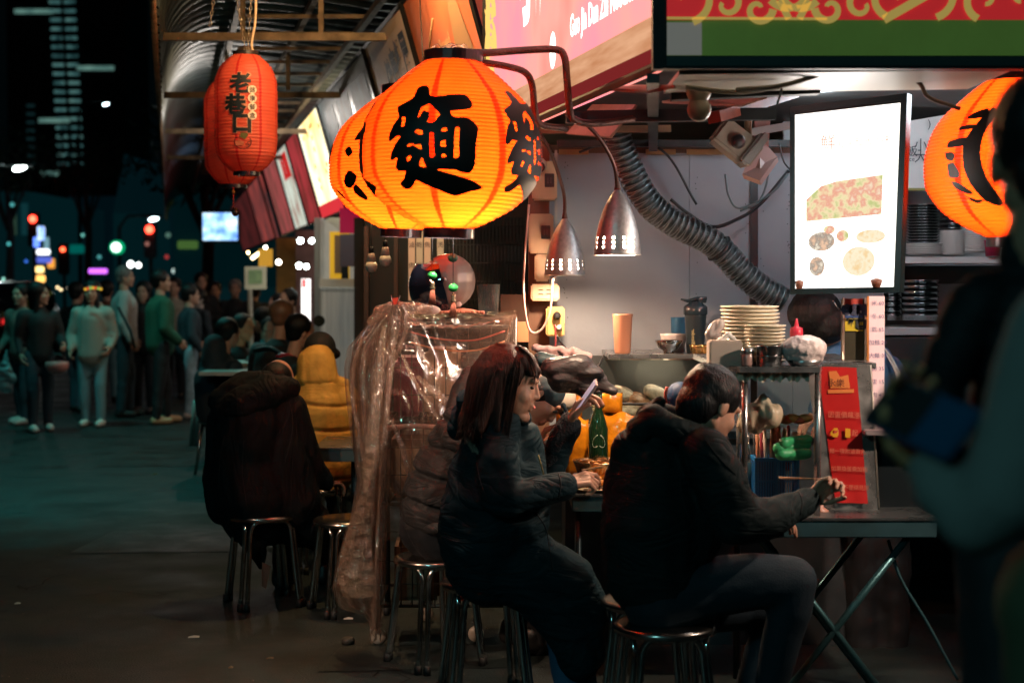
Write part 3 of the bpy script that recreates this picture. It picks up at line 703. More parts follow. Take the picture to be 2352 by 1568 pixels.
# projector like unit on a bracket
t = thing('bracket_speaker', 'grey box shaped unit tilted on a ceiling bracket beside the light box', 'projector', W(1700, 300, 6.4))
rt = Matrix.Rotation(math.radians(38), 3, 'Y')
MB().box(W(1690, 330, 6.4), (.19, .16, .11), rt, bev=.012).build('body', mat('unit_beige', (.34, .29, .22), .5, var=.2), t)
MB().box(W(1728, 345, 6.38), (.04, .17, .15), rt, bev=.01).build('grille', mat('unit_grille', (.28, .32, .30), .5, bump=.6, bscale=200), t)
MB().lathe(W(1697, 324, 6.28), [(.001, .0), (.022, .0), (.03, .02)], 14, Vector((0, 1, 0))).build('lens', M_ink, t)
MB().slab(W(1705, 400, 6.5), W(1745, 415, 6.45), W(1785, 360, 6.6), W(1740, 310, 6.6), .03).build('back_plate', mat('unit_pink', (.42, .24, .21), .5), t)
MB().slab(W(1730, 340, 6.6), W(1765, 345, 6.6), W(1770, 270, 6.6), W(1735, 270, 6.6), .03).build('side_plate', MATS['unit_pink'], t)
for x in (1678, 1718): MB().tube([W(x, 190, 6.4), W(x, 310, 6.4)], .016, 8).build('bracket', mat('bracket_brown', (.22, .13, .07), .5, .3), t)
# back wall on the right with shelves
YS = 7.9
t = thing('kitchen_wall', 'white kitchen wall with a dark hatch over the steel shelves', 'wall', W(2250, 1100, YS))
q = MB(); vpanel(q, YS, 1800, 2040, 150, 1100, .03); vpanel(q, YS, 2040, 2450, 150, 1100, .03); q.build('wall_sheet', mat('kitchen_white', (.62, .64, .66), .45, var=.1), t)
q = MB(); vpanel(q, YS - .02, 2265, 2268, 150, 440, .02); q.build('seam', M_dark, t)
q = MB(); vpanel(q, YS - .06, 2060, 2196, 150, 262, .05); q.build('hatch_frame', mat('hatch_dark', (.03, .032, .035), .5), t)
q = MB(); vpanel(q, YS - .07, 2085, 2160, 158, 240, .02); q.build('hatch_panel', mat('hatch_grey', (.42, .40, .42), .6, var=.2), t)
t = thing('menu_board', 'white menu board with black prices behind the half hidden lantern', 'menu board', W(2150, 432, 7.3))
MB().slab(W(2050, 432, 7.3), W(2280, 432, 7.3), W(2280, 245, 7.3), W(2050, 285, 7.3), .02).build('panel', mat('board_white', (.68, .66, .66), .4), t)
q = MB(); vpanel(q, 7.29, 2050, 2280, 432, 438, .02); q.build('lower_edge', mat('olive_edge', (.25, .24, .06), .5), t)
w = MB(); print_on(w, '小35', W(2130, 335, 7.28), (1, 0, 0), UP, .062); print_on(w, '大45', W(2130, 362, 7.28), (1, 0, 0), UP, .062); print_on(w, '飯', W(2094, 349, 7.28), (1, 0, 0), UP, .055); print_on(w, 'Rice', W(2088, 366, 7.28), (1, 0, 0), UP, .03)
print_on(w, ')', W(2135, 285, 7.28), (1, 0, 0), UP, .05)
w.build('lettering', mat('slate_ink', (.04, .055, .075), .5), t)
# ================================================================ THE STREET BEYOND
def street_lamp(x, y, D, col, es, r, lab, power=0, zt=None, side=-1):
    c = W(x, y, D); t = thing('street_lamp', lab, 'street lamp', (c.x + side * 1.2, D, 0), 'street lamps')
    MB().tube([Vector((c.x + side * 1.2, D, 0)), Vector((c.x + side * 1.2, D, c.z - .3)), Vector((c.x + side * .9, D, c.z + .1)), c + Vector((0, 0, .12))], [.09, .06, .05, .04], 10).build('pole', mat('lamp_pole', (.03, .04, .04), .5, .4), t)
    MB().box(c + UP * .08, (r * 5, r * 2, .07), bev=.02).build('housing', MATS['lamp_pole'], t)
    MB().ell(c, (r * 1.3, r * .7, r * .5), Matrix.Rotation(-.25, 3, 'Y')).build('lens', emis('lamp_lens_%d' % int(es), col, es), t)
    if power: light('street_light', c - UP * .15, power, col, .15, t)
street_lamp(45, 386, 42, (.85, 1, .95), 25, .14, 'street lamp whose head glows white over the far end of the empty lane', 60)
street_lamp(243, 240, 70, (.7, .95, 1), 14, .10, 'farther street lamp showing as a small blue white dot by the tower')
street_lamp(-60, -560, 15.5, (.30, 1, .88), 20, .14, 'tall teal street lamp standing beyond the frame beside the crowd', 0)
light('street_light', W(-60, -560, 15.5) - UP * .15, 520, (.10, 1, .88), .15, None, 'SPOT', 1.45, (math.radians(-4), math.radians(-9), 0))
t = thing('street_lamp', 'unseen street lamp added behind the photographer for teal front light', 'street lamp', (-4.2, -3.5, 0), 'street lamps')  # unseen lamp added to light the sides that face the camera
MB().tube([Vector((-4.2, -3.5, 0)), Vector((-4.2, -3.5, 5.2)), Vector((-3.4, -3.2, 5.5))], [.08, .06, .04], 8).build('pole', MATS['lamp_pole'], t)
MB().ell(Vector((-3.4, -3.2, 5.4)), (.2, .2, .08)).build('lens', emis('lamp_lens_b', (.6, 1, .95), 8), t)
light('street_light', (-3.4, -3.2, 5.3), 430, (.28, .90, .95), .25, t)
t = thing('notice_fill_lamp', 'unseen clamp lamp added beyond the frame to light the red notice', 'lamp', (2.1, 5.0, 1.99))  # unseen lamp added to light the notice and the table goods
MB().lathe(Vector((2.1, 5.0, 1.97)), [(.05, -.07), (.04, 0), (.015, .04)], 16).build('shade', M_dark, t)
MB().ell(Vector((2.1, 5.0, 1.94)), .018).build('bulb', emis('notice_fill_bulb', (1, .8, .6), 12), t)
_l = light('notice_fill_light', (2.1, 5.0, 1.895), 150, (1, .78, .62), .03, t, 'SPOT', 1.35)
_l.rotation_euler = (W(1860, 960, 5.85) - Vector((2.1, 5.0, 1.9))).to_track_quat('-Z', 'Y').to_euler()
t = thing('lane_fill_spot', 'unseen spotlight added beyond the frame for warm light on the wrapped cart', 'lamp', (-3.0, 4.0, 0))  # unseen spot added and aimed to warm the plastic on the cart
MB().tube([Vector((-3, 4, 0)), Vector((-3, 4, 2.7))], .03, 8).build('pole', M_dark, t)
_l = light('lane_fill_light', (-3.0, 4.05, 2.7), 380, (1, .60, .40), .05, t, 'SPOT', .46)
_l.rotation_euler = (Vector((-.75, 6.75, .95)) - Vector((-3.0, 4.05, 2.7))).to_track_quat('-Z', 'Y').to_euler()
t = thing('light_bulb', 'neutral fill bulb added high under the awning to light the crowd', 'light bulb', Lp(15.5, .7, 3.05)); c = Lp(15.5, .7, 3.05)  # bulb added for neutral light on the crowd
MB().ell(c, .04).build('globe', emis('crowd_fill_bulb', (1, .92, .82), 12), t); MB().tube([c, c + UP * .4], .005, 5).build('cord', M_ink, t); light('fill_bulb_light', c - UP * .08, 26, (1, .90, .80), .04, t)
t = thing('light_bulb', 'unseen fill bulb added behind the big lantern to light the yellow jacket', 'light bulb', W(985, 400, 8.8))  # hidden bulb added to brighten the yellow jacket
MB().ell(W(985, 400, 8.8), .035).build('globe', emis('jacket_fill_bulb', (1, .75, .45), 20), t)
MB().tube([W(985, 400, 8.8) + UP * .03, Lp(8.8, 1.35, 3.4)], .004, 5).build('cord', M_ink, t)
light('fill_bulb_light', W(985, 410, 8.8), 22, (1, .72, .42), .035, t)
street_lamp(353, 503, 55, (1, .95, .75), 14, .13, 'street lamp with a cream head above the second red signal')
# tower with its lit windows
t = thing('office_tower', 'very tall dark office tower with pairs of dim lit windows', 'tower', (W(160, 644, 480).x, 480, 0)); Dt = 480
MB().box((W(158, 644, Dt).x, Dt + 15, 75), (36, 30, 150)).build('wall', mat('tower_dark', (.006, .009, .010), .4), t)
E_tw = emis_noise('tower_window', [(.010, .035, .038), (.05, .14, .14), (.10, .22, .20)], .8, .35, 4)
def trect(x0, y0, x1, y1, m, nm='window'):
    a, b = W(x0, y1, Dt), W(x1, y0, Dt); MB().box(((a.x + b.x) / 2, Dt - .3, (a.z + b.z) / 2), (b.x - a.x, .5, b.z - a.z)).build(nm, m, t)
for i in range(19):
    y = 6 + 20.6 * i; xo = 114 + 1.1 * i
    trect(xo, y - 4, xo + 25, y + 3, E_tw); trect(xo + 34, y - 4, xo + 59, y + 3, E_tw)
E_tb = emis_noise('tower_band', [(.05, .12, .11), (.13, .26, .22)], .9, .3, 6)
for x0, x1, y in ((34, 122, 27), (178, 262, 157), (90, 160, 277), (95, 136, 399)): trect(x0, y - 5, x1, y + 5, E_tb, 'lit_floor')
for i in range(8): trect(62, 240 + 19 * i, 80, 247 + 19 * i, emis('tower_dim', (.006, .02, .022), .7))
# dim blocks of the street end
M_fw = [mat('far_wall_%d' % i, c, .8, emit=e, es=1) for i, (c, e) in enumerate((((.03, .05, .05), (.0006, .009, .011)), ((.05, .06, .06), (.0005, .006, .008)), ((.02, .03, .04), (.0004, .004, .006))))]  # teal haze of the far street put into the walls as faint emission
def block(x0, x1, ytop, D, lab, mi=0, wins=0, roof=None):
    a, b = W(x0, 700, D), W(x1, ytop, D); t = thing('far_building', lab, 'building', ((a.x + b.x) / 2, D, 0), 'buildings at the end of the street')
    MB().box(((a.x + b.x) / 2, D + 4, b.z / 2), (b.x - a.x, 8, b.z)).build('wall', M_fw[mi], t)
    if roof: MB().add([Vector((a.x, D, b.z)), Vector((b.x, D, b.z)), Vector((b.x, D + 8, b.z)), Vector((a.x, D + 8, b.z)), Vector(((a.x + b.x) / 2, D, b.z + 3)), Vector(((a.x + b.x) / 2, D + 8, b.z + 3))], [(0, 1, 4), (1, 2, 5, 4), (2, 3, 5), (3, 0, 4, 5)]).build('roof', M_fw[1], t)
    n = wins
    for i in range(n):
        for j in range(max(1, int((b.z - 4) / 3.2))):
            if rnd.random() < .3: continue
            x = a.x + (b.x - a.x) * (i + .5) / n; z = 4.5 + 3.2 * j
            if z > b.z - 1: continue
            MB().box((x, D - .05, z), ((b.x - a.x) / n * .55, .1, 1.5)).build('window', emis('far_win_%d' % rnd.randint(0, 2), ((.004, .03, .035), (.010, .055, .06), (.02, .045, .03))[rnd.randint(0, 2)], 1.), t)
    return t
block(-60, 70, 440, 75, 'low dark block at the far side of the lane under the lamp', 0, 5)
block(70, 160, 470, 95, 'dark block behind the blue vertical sign', 1, 4)
block(160, 262, 450, 110, 'wide dim block between the two red signals', 2, 5)
block(262, 312, 490, 80, 'teal gable fronted house in the middle of the street end', 0, 2, True)
block(312, 420, 440, 90, 'dim block under the cream street lamp', 1, 5)
block(420, 560, 452, 60, 'teal block behind the blue screen', 0, 6)
# glowing signs, signals
def glow(x0, y0, x1, y1, D, col, es, nm, lab, cat, dep=.3):
    a, b = W(x0, y1, D), W(x1, y0, D); q = MB(); q.box(((a.x + b.x) / 2, D, (a.z + b.z) / 2), (b.x - a.x, dep, b.z - a.z), bev=min(b.x - a.x, b.z - a.z) * .12)
    m = col if not isinstance(col, tuple) else emis('glow_%02x%02x%02x_%d' % (*[int(c * 255) for c in col], int(es * 10)), col, es)
    return tag(q.build(nm, m), lab, cat)
def signal(x, y, D, r, lab, col=(1, .04, .02), es=14):
    t = thing('traffic_signal', lab, 'traffic signal', (W(x, y, D).x, D, 0)); c = W(x, y, D)
    MB().box(c + Vector((0, .15, -.4)), (.45, .25, 1.3), bev=.05).build('housing', mat('signal_black', (.02, .02, .02), .5), t)
    MB().tube([Vector((c.x, D + .2, 0)), Vector((c.x, D + .2, c.z))], .07, 8).build('pole', MATS['lamp_pole'], t)
    MB().ell(c, px(r, D)).build('red_lens', emis('signal_red_%d' % es, col, es), t)
signal(75, 503, 60, 8, 'red traffic signal above the blue vertical sign'); signal(343, 527, 58, 9, 'red traffic signal beside the cream street lamp'); signal(144, 573, 66, 5, 'small red signal low over the lane', (1, .08, .03), 8)
def roundsign(x, y, D, r, col, es, lab, ringc=None):
    t = thing('round_sign', lab, 'shop sign', W(x, y, D)); MB().lathe(W(x, y, D), [(px(r, D), 0), (px(r, D), .2)], 24, Vector((0, 1, 0))).build('rim', emis('ring_%d' % x, ringc or col, es * .25), t)
    MB().lathe(W(x, y, D) - Vector((0, .05, 0)), [(px(r * .68, D), 0), (px(r * .68, D), .1)], 24, Vector((0, 1, 0))).build('face', emis('face_%d' % x, col, es), t)
roundsign(267, 568, 45, 16, (.75, 1, .85), 3., 'round green rimmed sign glowing white in the middle of the street', (0, .6, .25))
glow(89, 520, 100, 552, 50, emis_noise('blue_vertical', [(.02, .08, .5), (.3, .5, 1), (.75, .85, 1)], 1.8, 2.5, 5), 1, 'vertical_sign', 'upper part of the tall blue and white vertical sign under the red signal', 'shop sign'); glow(80, 545, 88, 568, 50, (.12, .25, 1), 2, 'vertical_sign', 'small blue sign stuck to the side of the vertical one', 'shop sign')
glow(104, 545, 110, 572, 51, (.25, .5, .6), .7, 'vertical_sign', 'thin pale vertical sign next to the blue one', 'shop sign'); glow(87, 572, 112, 585, 50, (.9, .95, 1), 2.2, 'shop_sign', 'white horizontal sign at the foot of the vertical one', 'shop sign')
glow(87, 590, 116, 604, 49, (.08, .12, .55), 1.3, 'shop_sign', 'dim blue oval sign under the white horizontal one', 'shop sign'); glow(112, 594, 123, 616, 49.5, (.9, .35, .05), 1.2, 'shop_sign', 'orange crescent sign behind the dim blue oval', 'shop sign')
glow(85, 612, 98, 626, 48, (1, .7, .25), 2.5, 'shop_sign', 'yellow square sign below the blue oval', 'shop sign'); glow(86, 632, 101, 648, 47, (1, .50, .12), 2.2, 'shop_sign', 'amber sign lowest in the column of small signs', 'shop sign')
glow(206, 617, 244, 628, 52, (.55, .12, .85), 2.2, 'shop_sign', 'small purple strip sign above the crowd', 'shop sign')
glow(160, 562, 192, 582, 70, (.0, .12, .10), .8, 'shop_sign', 'faint green strip sign over the lane', 'shop sign')
for i, (x, y, r, lab) in enumerate(((300, 607, 9, 'larger white headlight glow above the grey haired man'), (318, 609, 7.5, 'smaller white headlight glow above the grey haired man'), (132, 660, 4, 'warm bulb low over the lane behind the dark haired woman'), (140, 665, 4, 'second warm bulb low over the lane'), (158, 662, 4, 'cream bulb beside the two warm ones'), (400, 622, 8, 'pale lamp behind the man in green'))):
    MBo = MB(); MBo.ell(W(x, y, 40 + i), px(r * .8, 40)); tag(MBo.build('street_bulb', emis('sb_%d' % i, ((.9, 1, .98), (.9, 1, .98), (1, .75, .4), (1, .75, .4), (1, .85, .6), (.5, .65, .6))[i], (7, 7, 3, 3, 2, 1.2)[i])), lab, 'lamp')
t = thing('shop_sign', 'lime yellow sign with a dark band beside the blue screen', 'shop sign', W(437, 545, 38))
for y0, y1, x0, x1 in ((512, 528, 416, 460), (534, 551, 410, 456)):
    a, b = W(x0, y1, 38), W(x1, y0, 38); MB().box(((a.x + b.x) / 2, 38, (a.z + b.z) / 2), (b.x - a.x, .2, b.z - a.z)).build('lit_panel', emis('lime', (.80, .85, .06), 1.5), t)
a, b = W(420, 534, 38.1), W(456, 528, 38.1); MB().box(((a.x + b.x) / 2, 38.05, (a.z + b.z) / 2), (b.x - a.x, .2, b.z - a.z)).build('band', mat('band_dark', (.1, .1, .02), .5), t)
t = thing('led_screen', 'glowing blue and white screen mounted past the red lanterns', 'screen', W(505, 552, 26))
a, b = W(466, 552, 26), W(545, 489, 26); MB().box(((a.x + b.x) / 2, 26.06, (a.z + b.z) / 2), (b.x - a.x + .08, .1, b.z - a.z + .08)).build('case', M_dark, t)
MB().box(((a.x + b.x) / 2, 26, (a.z + b.z) / 2), (b.x - a.x, .02, b.z - a.z)).build('lit_face', emis_noise('screen_face', [(.10, .25, .95), (.35, .65, 1), (.85, .97, 1)], 1.6, 5, 3), t)
glow(410, 553, 455, 572, 37, (.10, .22, .05), .5, 'shop_sign', 'dim green reflection sign below the lime one', 'shop sign')
for i, (x, y, r, c_, e_, lab) in enumerate(((20, 560, 4, (.1, .6, .6), 1, 'tiny added teal glow over the far lane, lowest'), (28, 470, 5, (.1, .5, .5), .8, 'dim added teal glow over the far lane'), (190, 540, 4, (.2, .7, .6), .9, 'small green glow beside the dim block'), (228, 590, 5, (.1, .45, .45), .8, 'dim teal glow above the purple strip sign'), (383, 590, 5, (.5, .05, .05), .8, 'dim red glow under the second red signal'), (386, 540, 7, (.12, .25, .2), .6, 'faint round added glow beside the lime sign'), (338, 560, 6, (.6, .25, .2), .5, 'pinkish glow just under the second red signal'), (60, 600, 4, (.05, .2, .9), 1.2, 'blue glow by the column of small signs'), (360, 640, 5, (.6, .8, .8), 1.2, 'white glow between heads in the crowd'), (8, 640, 3, (.4, 1, .8), 2, 'green white dot at the very edge of the lane'), (25, 610, 3, (1, .5, .2), 2, 'amber dot over the parked car'), (470, 600, 5, (.4, .5, .4), .8, 'pale glow under the blue screen'))):
    q = MB(); q.ell(W(x, y, 44 + i), px(r, 44)); tag(q.build('street_bulb', emis('sg_%d' % i, c_, e_)), lab, 'lamp')  # small glow dots added to lift the dim far street
# parked scooter and car hints at the lane side
def far_car(x, D, lab, tail=True):
    c = Vector((W(x, 700, D).x, D, 0)); t = thing('parked_car', lab, 'car', c); m = mat('car_dark', (.02, .025, .03), .25, .3, coat=.6)
    b = MB(); b.cap(c + Vector((0, -1.2, .65)), c + Vector((0, 2.2, .65)), .62, .62, 20); b.cap(c + Vector((-.3, -.3, 1.15)), c + Vector((.3, 1.2, 1.15)), .45, .45, 16); b.cap(c + Vector((-.5, -1.4, .6)), c + Vector((.5, -1.4, .6)), .35, .35)
    me = melt(b, .08, 4); link_mesh(me, 'body', m, t)
    for sx in (-.62, .62):
        MB().ell(c + Vector((sx, -1.72, .78)), (.14, .06, .09)).build('tail_light', emis('tail_red', (1, .03, .03), 5), t)
        for sy in (-.9, 1.5): MB().lathe(c + Vector((sx - .1 * (1 if sx < 0 else -1), sy, .32)), [(.1, -.1), (.32, -.1), (.32, .1), (.1, .1)], 20, Vector((1, 0, 0))).build('wheel', M_rubx, t)
    MB().slab(c + Vector((-.25, -1.78, .55)), c + Vector((.25, -1.78, .55)), c + Vector((.25, -1.78, .68)), c + Vector((-.25, -1.78, .68)), .02).build('number_plate', emis('plate_lit', (.5, .65, .55), .8), t)
M_rubx = mat('tyre', (.01, .01, .01), .7)
far_car(12, 34, 'dark parked car with red tail lights behind the woman with the carrier bag'); far_car(-140, 30, 'dark parked car at the kerb beyond the lane')
# more stalls' flank mass so that the row closes behind
q = MB(); q.slab(Lp(44, 3.3, 0), Lp(8, 3.3, 0), Lp(8, 3.3, 3.6), Lp(44, 3.3, 3.6), .2); tag(q.build('rear_wall', mat('row_wall_dark', (.02, .02, .022), .8)), 'long dark rear wall closing the row of stalls', 'wall')
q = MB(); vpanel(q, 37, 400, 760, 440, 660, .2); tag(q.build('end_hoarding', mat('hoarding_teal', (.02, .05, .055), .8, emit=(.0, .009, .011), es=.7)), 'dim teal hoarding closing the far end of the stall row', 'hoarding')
# street trees, barely lit
for i, (x, D, h) in enumerate(((470, 34, 5.2), (200, 60, 7), (20, 52, 6.5))):
    c = Vector((W(x, 700, D).x, D, 0)); t = thing('street_tree', ('small dark street tree near the blue screen', 'dark street tree behind the purple sign', 'dark street tree under the white street lamp')[i], 'tree', c, 'street trees')
    b = MB(); b.tube([c, c + Vector((.1, 0, h * .5)), c + Vector((-.1, .1, h * .8))], [.16, .12, .06], 8)
    for k in range(5): a = k * 1.26; b.tube([c + UP * h * .5, c + Vector((math.cos(a) * .8, math.sin(a) * .8, h * .8))], [.07, .03], 6)
    b.build('trunk', mat('bark', (.04, .035, .03), .8), t)
    b = MB()
    for k in range(900):
        v = Vector((rnd.gauss(0, 1), rnd.gauss(0, 1), rnd.gauss(0, 1))).normalized() * (rnd.random() ** .4); p_ = c + Vector((v.x * 1.7, v.y * 1.7, h * .85 + v.z * 1.2)); r1 = Vector((rnd.uniform(-1, 1), rnd.uniform(-1, 1), rnd.uniform(-1, 1))) * .16; r2 = Vector((rnd.uniform(-1, 1), rnd.uniform(-1, 1), rnd.uniform(-1, 1))) * .16
        b.add([p_, p_ + r1, p_ + r1 + r2], [(0, 1, 2)])
    b.build('crown', mat('leaf_dark', (.03, .06, .035), .6), t)
# ================================================================ LANTERNS
def lantern_mat(name, col, seams=8, dif=.35):
    m = bpy.data.materials.new(name); m.use_nodes = True; nt = m.node_tree; nt.nodes.clear()
    o = nd(nt, 'ShaderNodeOutputMaterial'); tl = nd(nt, 'ShaderNodeBsdfTranslucent'); df = nd(nt, 'ShaderNodeBsdfPrincipled'); mx = nd(nt, 'ShaderNodeMixShader')
    tc = nd(nt, 'ShaderNodeTexCoord'); sx = nd(nt, 'ShaderNodeSeparateXYZ'); at = nd(nt, 'ShaderNodeMath', operation='ARCTAN2')
    nt.links.new(tc.outputs['Object'], sx.inputs[0]); nt.links.new(sx.outputs[0], at.inputs[0]); nt.links.new(sx.outputs[1], at.inputs[1])
    a = nd(nt, 'ShaderNodeMath', operation='MULTIPLY'); a.inputs[1].default_value = seams / (2 * PI); nt.links.new(at.outputs[0], a.inputs[0])
    ad = nd(nt, 'ShaderNodeMath', operation='ADD'); ad.inputs[1].default_value = 20.31; nt.links.new(a.outputs[0], ad.inputs[0])
    fr = nd(nt, 'ShaderNodeMath', operation='FRACT'); nt.links.new(ad.outputs[0], fr.inputs[0])
    sb = nd(nt, 'ShaderNodeMath', operation='SUBTRACT'); sb.inputs[1].default_value = .5; nt.links.new(fr.outputs[0], sb.inputs[0])
    ab = nd(nt, 'ShaderNodeMath', operation='ABSOLUTE'); nt.links.new(sb.outputs[0], ab.inputs[0])
    mr = nd(nt, 'ShaderNodeMapRange'); mr.inputs[1].default_value = .045; mr.inputs[2].default_value = .065; nt.links.new(ab.outputs[0], mr.inputs[0])
    nz = nd(nt, 'ShaderNodeTexNoise'); nz.inputs['Scale'].default_value = 9; nz.inputs['Detail'].default_value = 6; nt.links.new(tc.outputs['Object'], nz.inputs['Vector'])
    mxc = nd(nt, 'ShaderNodeMix', data_type='RGBA'); mxc.inputs[6].default_value = (col[0] * .8, col[1] * .2, col[2] * .3, 1); mxc.inputs[7].default_value = (*col, 1)
    nt.links.new(mr.outputs[0], mxc.inputs[0])
    hs = nd(nt, 'ShaderNodeHueSaturation'); nt.links.new(mxc.outputs[2], hs.inputs['Color'])
    m2 = nd(nt, 'ShaderNodeMapRange'); m2.inputs[3].default_value = .75; m2.inputs[4].default_value = 1.2; nt.links.new(nz.outputs['Fac'], m2.inputs[0]); nt.links.new(m2.outputs[0], hs.inputs['Value'])
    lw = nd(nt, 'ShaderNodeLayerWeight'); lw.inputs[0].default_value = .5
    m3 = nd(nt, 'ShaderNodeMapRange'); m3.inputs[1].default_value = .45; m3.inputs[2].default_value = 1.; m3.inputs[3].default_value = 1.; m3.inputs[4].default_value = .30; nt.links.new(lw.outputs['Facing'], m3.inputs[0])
    mt = nd(nt, 'ShaderNodeMix', data_type='RGBA', blend_type='MULTIPLY'); mt.inputs[0].default_value = 1; nt.links.new(hs.outputs[0], mt.inputs[6]); nt.links.new(m3.outputs[0], mt.inputs[7])   # rim shade put into the paper colour by viewing angle, as for thicker paper
    nt.links.new(mt.outputs[2], tl.inputs[0]); nt.links.new(hs.outputs[0], df.inputs['Base Color']); df.inputs['Roughness'].default_value = .55
    mx.inputs[0].default_value = dif; nt.links.new(tl.outputs[0], mx.inputs[1]); nt.links.new(df.outputs[0], mx.inputs[2]); nt.links.new(mx.outputs[0], o.inputs[0])
    return m
BIGP = [(0, .31), (.06, .46), (.145, .64), (.23, .80), (.32, .905), (.41, .965), (.52, 1.0), (.67, .985), (.76, .90), (.85, .755), (.93, .53), (1, .27)]
def pr(P, h):
    for (a, ra), (b, rb) in zip(P, P[1:]):
        if h <= b: return ra + (rb - ra) * (h - a) / (b - a)
    return P[-1][1]
def smoothP(P, n=6):
    pts = xbez([Vector((r, h, 0)) for h, r in P], n); return [(p.y, p.x) for p in pts]
MIAN = [(315, 100), (345, 65), (400, 52), (470, 52), (520, 80), (550, 130), (580, 195), (660, 212), (900, 180), (1120, 168), (1180, 220), (1222, 270), (1225, 330), (1180, 370), (1060, 390), (910, 418), (965, 495), (1140, 492), (1230, 550), (1288, 620), (1265, 760), (1252, 900), (1255, 1010), (1240, 1150), (1200, 1215), (1130, 1228), (1060, 1215), (990, 1188), (760, 1190), (860, 1225), (1180, 1300), (1430, 1405), (1200, 1475), (1010, 1525), (800, 1470), (600, 1400), (445, 1332), (400, 1370), (320, 1430), (220, 1445), (160, 1390), (185, 1355), (250, 1320), (320, 1215), (200, 1210), (163, 1160), (200, 1035), (105, 1072), (80, 1045), (110, 960), (170, 850), (240, 755), (165, 748), (110, 800), (70, 828), (45, 780), (60, 690), (110, 570), (165, 492), (130, 430), (95, 360), (120, 335), (300, 240), (325, 200)]
MHOLES = [[(490, 375), (605, 312), (690, 385), (768, 460), (730, 520), (690, 568), (600, 565), (625, 500), (615, 440), (540, 405), (500, 460), (465, 512), (460, 490)],
          [(215, 492), (270, 490), (283, 560), (275, 620), (235, 625), (230, 550)], [(435, 705), (480, 660), (510, 680), (550, 680), (555, 735), (500, 728)], [(650, 720), (680, 700), (705, 720), (710, 860), (725, 1010), (690, 1040), (662, 1020), (648, 860)],
          [(795, 680), (840, 632), (875, 645), (865, 688), (815, 695)], [(790, 880), (795, 830), (865, 800), (858, 840), (868, 890), (810, 892)], [(808, 1000), (840, 980), (872, 1000), (865, 1030), (835, 1040), (812, 1025)],
          [(980, 640), (1010, 625), (1038, 645), (1030, 830), (1040, 1010), (1000, 1040), (968, 1015), (972, 800)], [(340, 885), (365, 862), (430, 852), (435, 872), (370, 893)], [(450, 885), (490, 867), (535, 868), (548, 930), (500, 915)],
          [(335, 1080), (350, 1040), (380, 1008), (405, 1020), (395, 1060), (370, 1090)], [(515, 1145), (530, 1085), (560, 1040), (580, 1090), (608, 1165), (560, 1168)]]
mo = smooth_ring([(x, -y) for x, y in MIAN], 3); mh = [smooth_ring([(x, -y) for x, y in h], 2) for h in MHOLES]
GL = poly2d([(x / 1500, y / 1500) for x, y in mo], [[(x / 1500, y / 1500) for x, y in h] for h in mh], .03)
BIAN = text2d('小', 1.0, .05, .8, .03); BIAN2 = text2d('粉', 1.0, .02, .8, .03)
def traced(polys, x0, R_, y0, sc):
    V_, F_ = [], []
    for P in polys:
        v, f = poly2d(smooth_ring([(R_ * math.asin(max(-.999, min(.999, (x - x0) / R_))) / sc, (y0 - y) / sc) for x, y in P], 3), [], .04); b_ = len(V_); V_ += v; F_ += [tuple(i + b_ for i in q) for q in f]
    return V_, F_
GL3 = [[(435, 355), (485, 410), (440, 520), (400, 640), (388, 800), (410, 930), (450, 1050), (555, 1240), (520, 1275), (400, 1230), (320, 1080), (275, 920), (262, 720), (290, 600), (330, 520), (370, 440)],
              [(400, 362), (290, 398), (240, 438), (250, 460), (380, 452)], [(345, 522), (270, 515), (215, 530), (212, 560), (300, 562)], [(300, 640), (230, 640), (165, 660), (160, 720), (285, 712)], [(150, 770), (190, 765), (215, 800), (200, 850), (165, 830)], [(170, 880), (210, 870), (245, 960), (240, 1005), (180, 1000)], [(190, 1040), (240, 1060), (320, 1150), (290, 1165), (210, 1110)], [(240, 1170), (330, 1215), (400, 1215), (330, 1250)]]; GL3 = [traced([p_], 876, 805, 800, 1000) for p_ in GL3]
GL2 = [[(420, 675), (360, 740), (430, 830), (490, 760)], [(455, 1020), (385, 1100), (358, 1190), (372, 1245), (425, 1270), (520, 1205), (560, 1100)], [(520, 1205), (455, 1310), (530, 1400), (600, 1428), (645, 1400), (600, 1300)], [(600, 330), (510, 480), (475, 590), (560, 585), (650, 480)], [(150, 1230), (195, 1340), (275, 1465), (285, 1440), (215, 1300)], [(105, 600), (92, 700), (100, 900), (130, 880), (135, 640)]]; GL2 = [traced([p_], 1130, 1041, 816, 1500) for p_ in GL2]
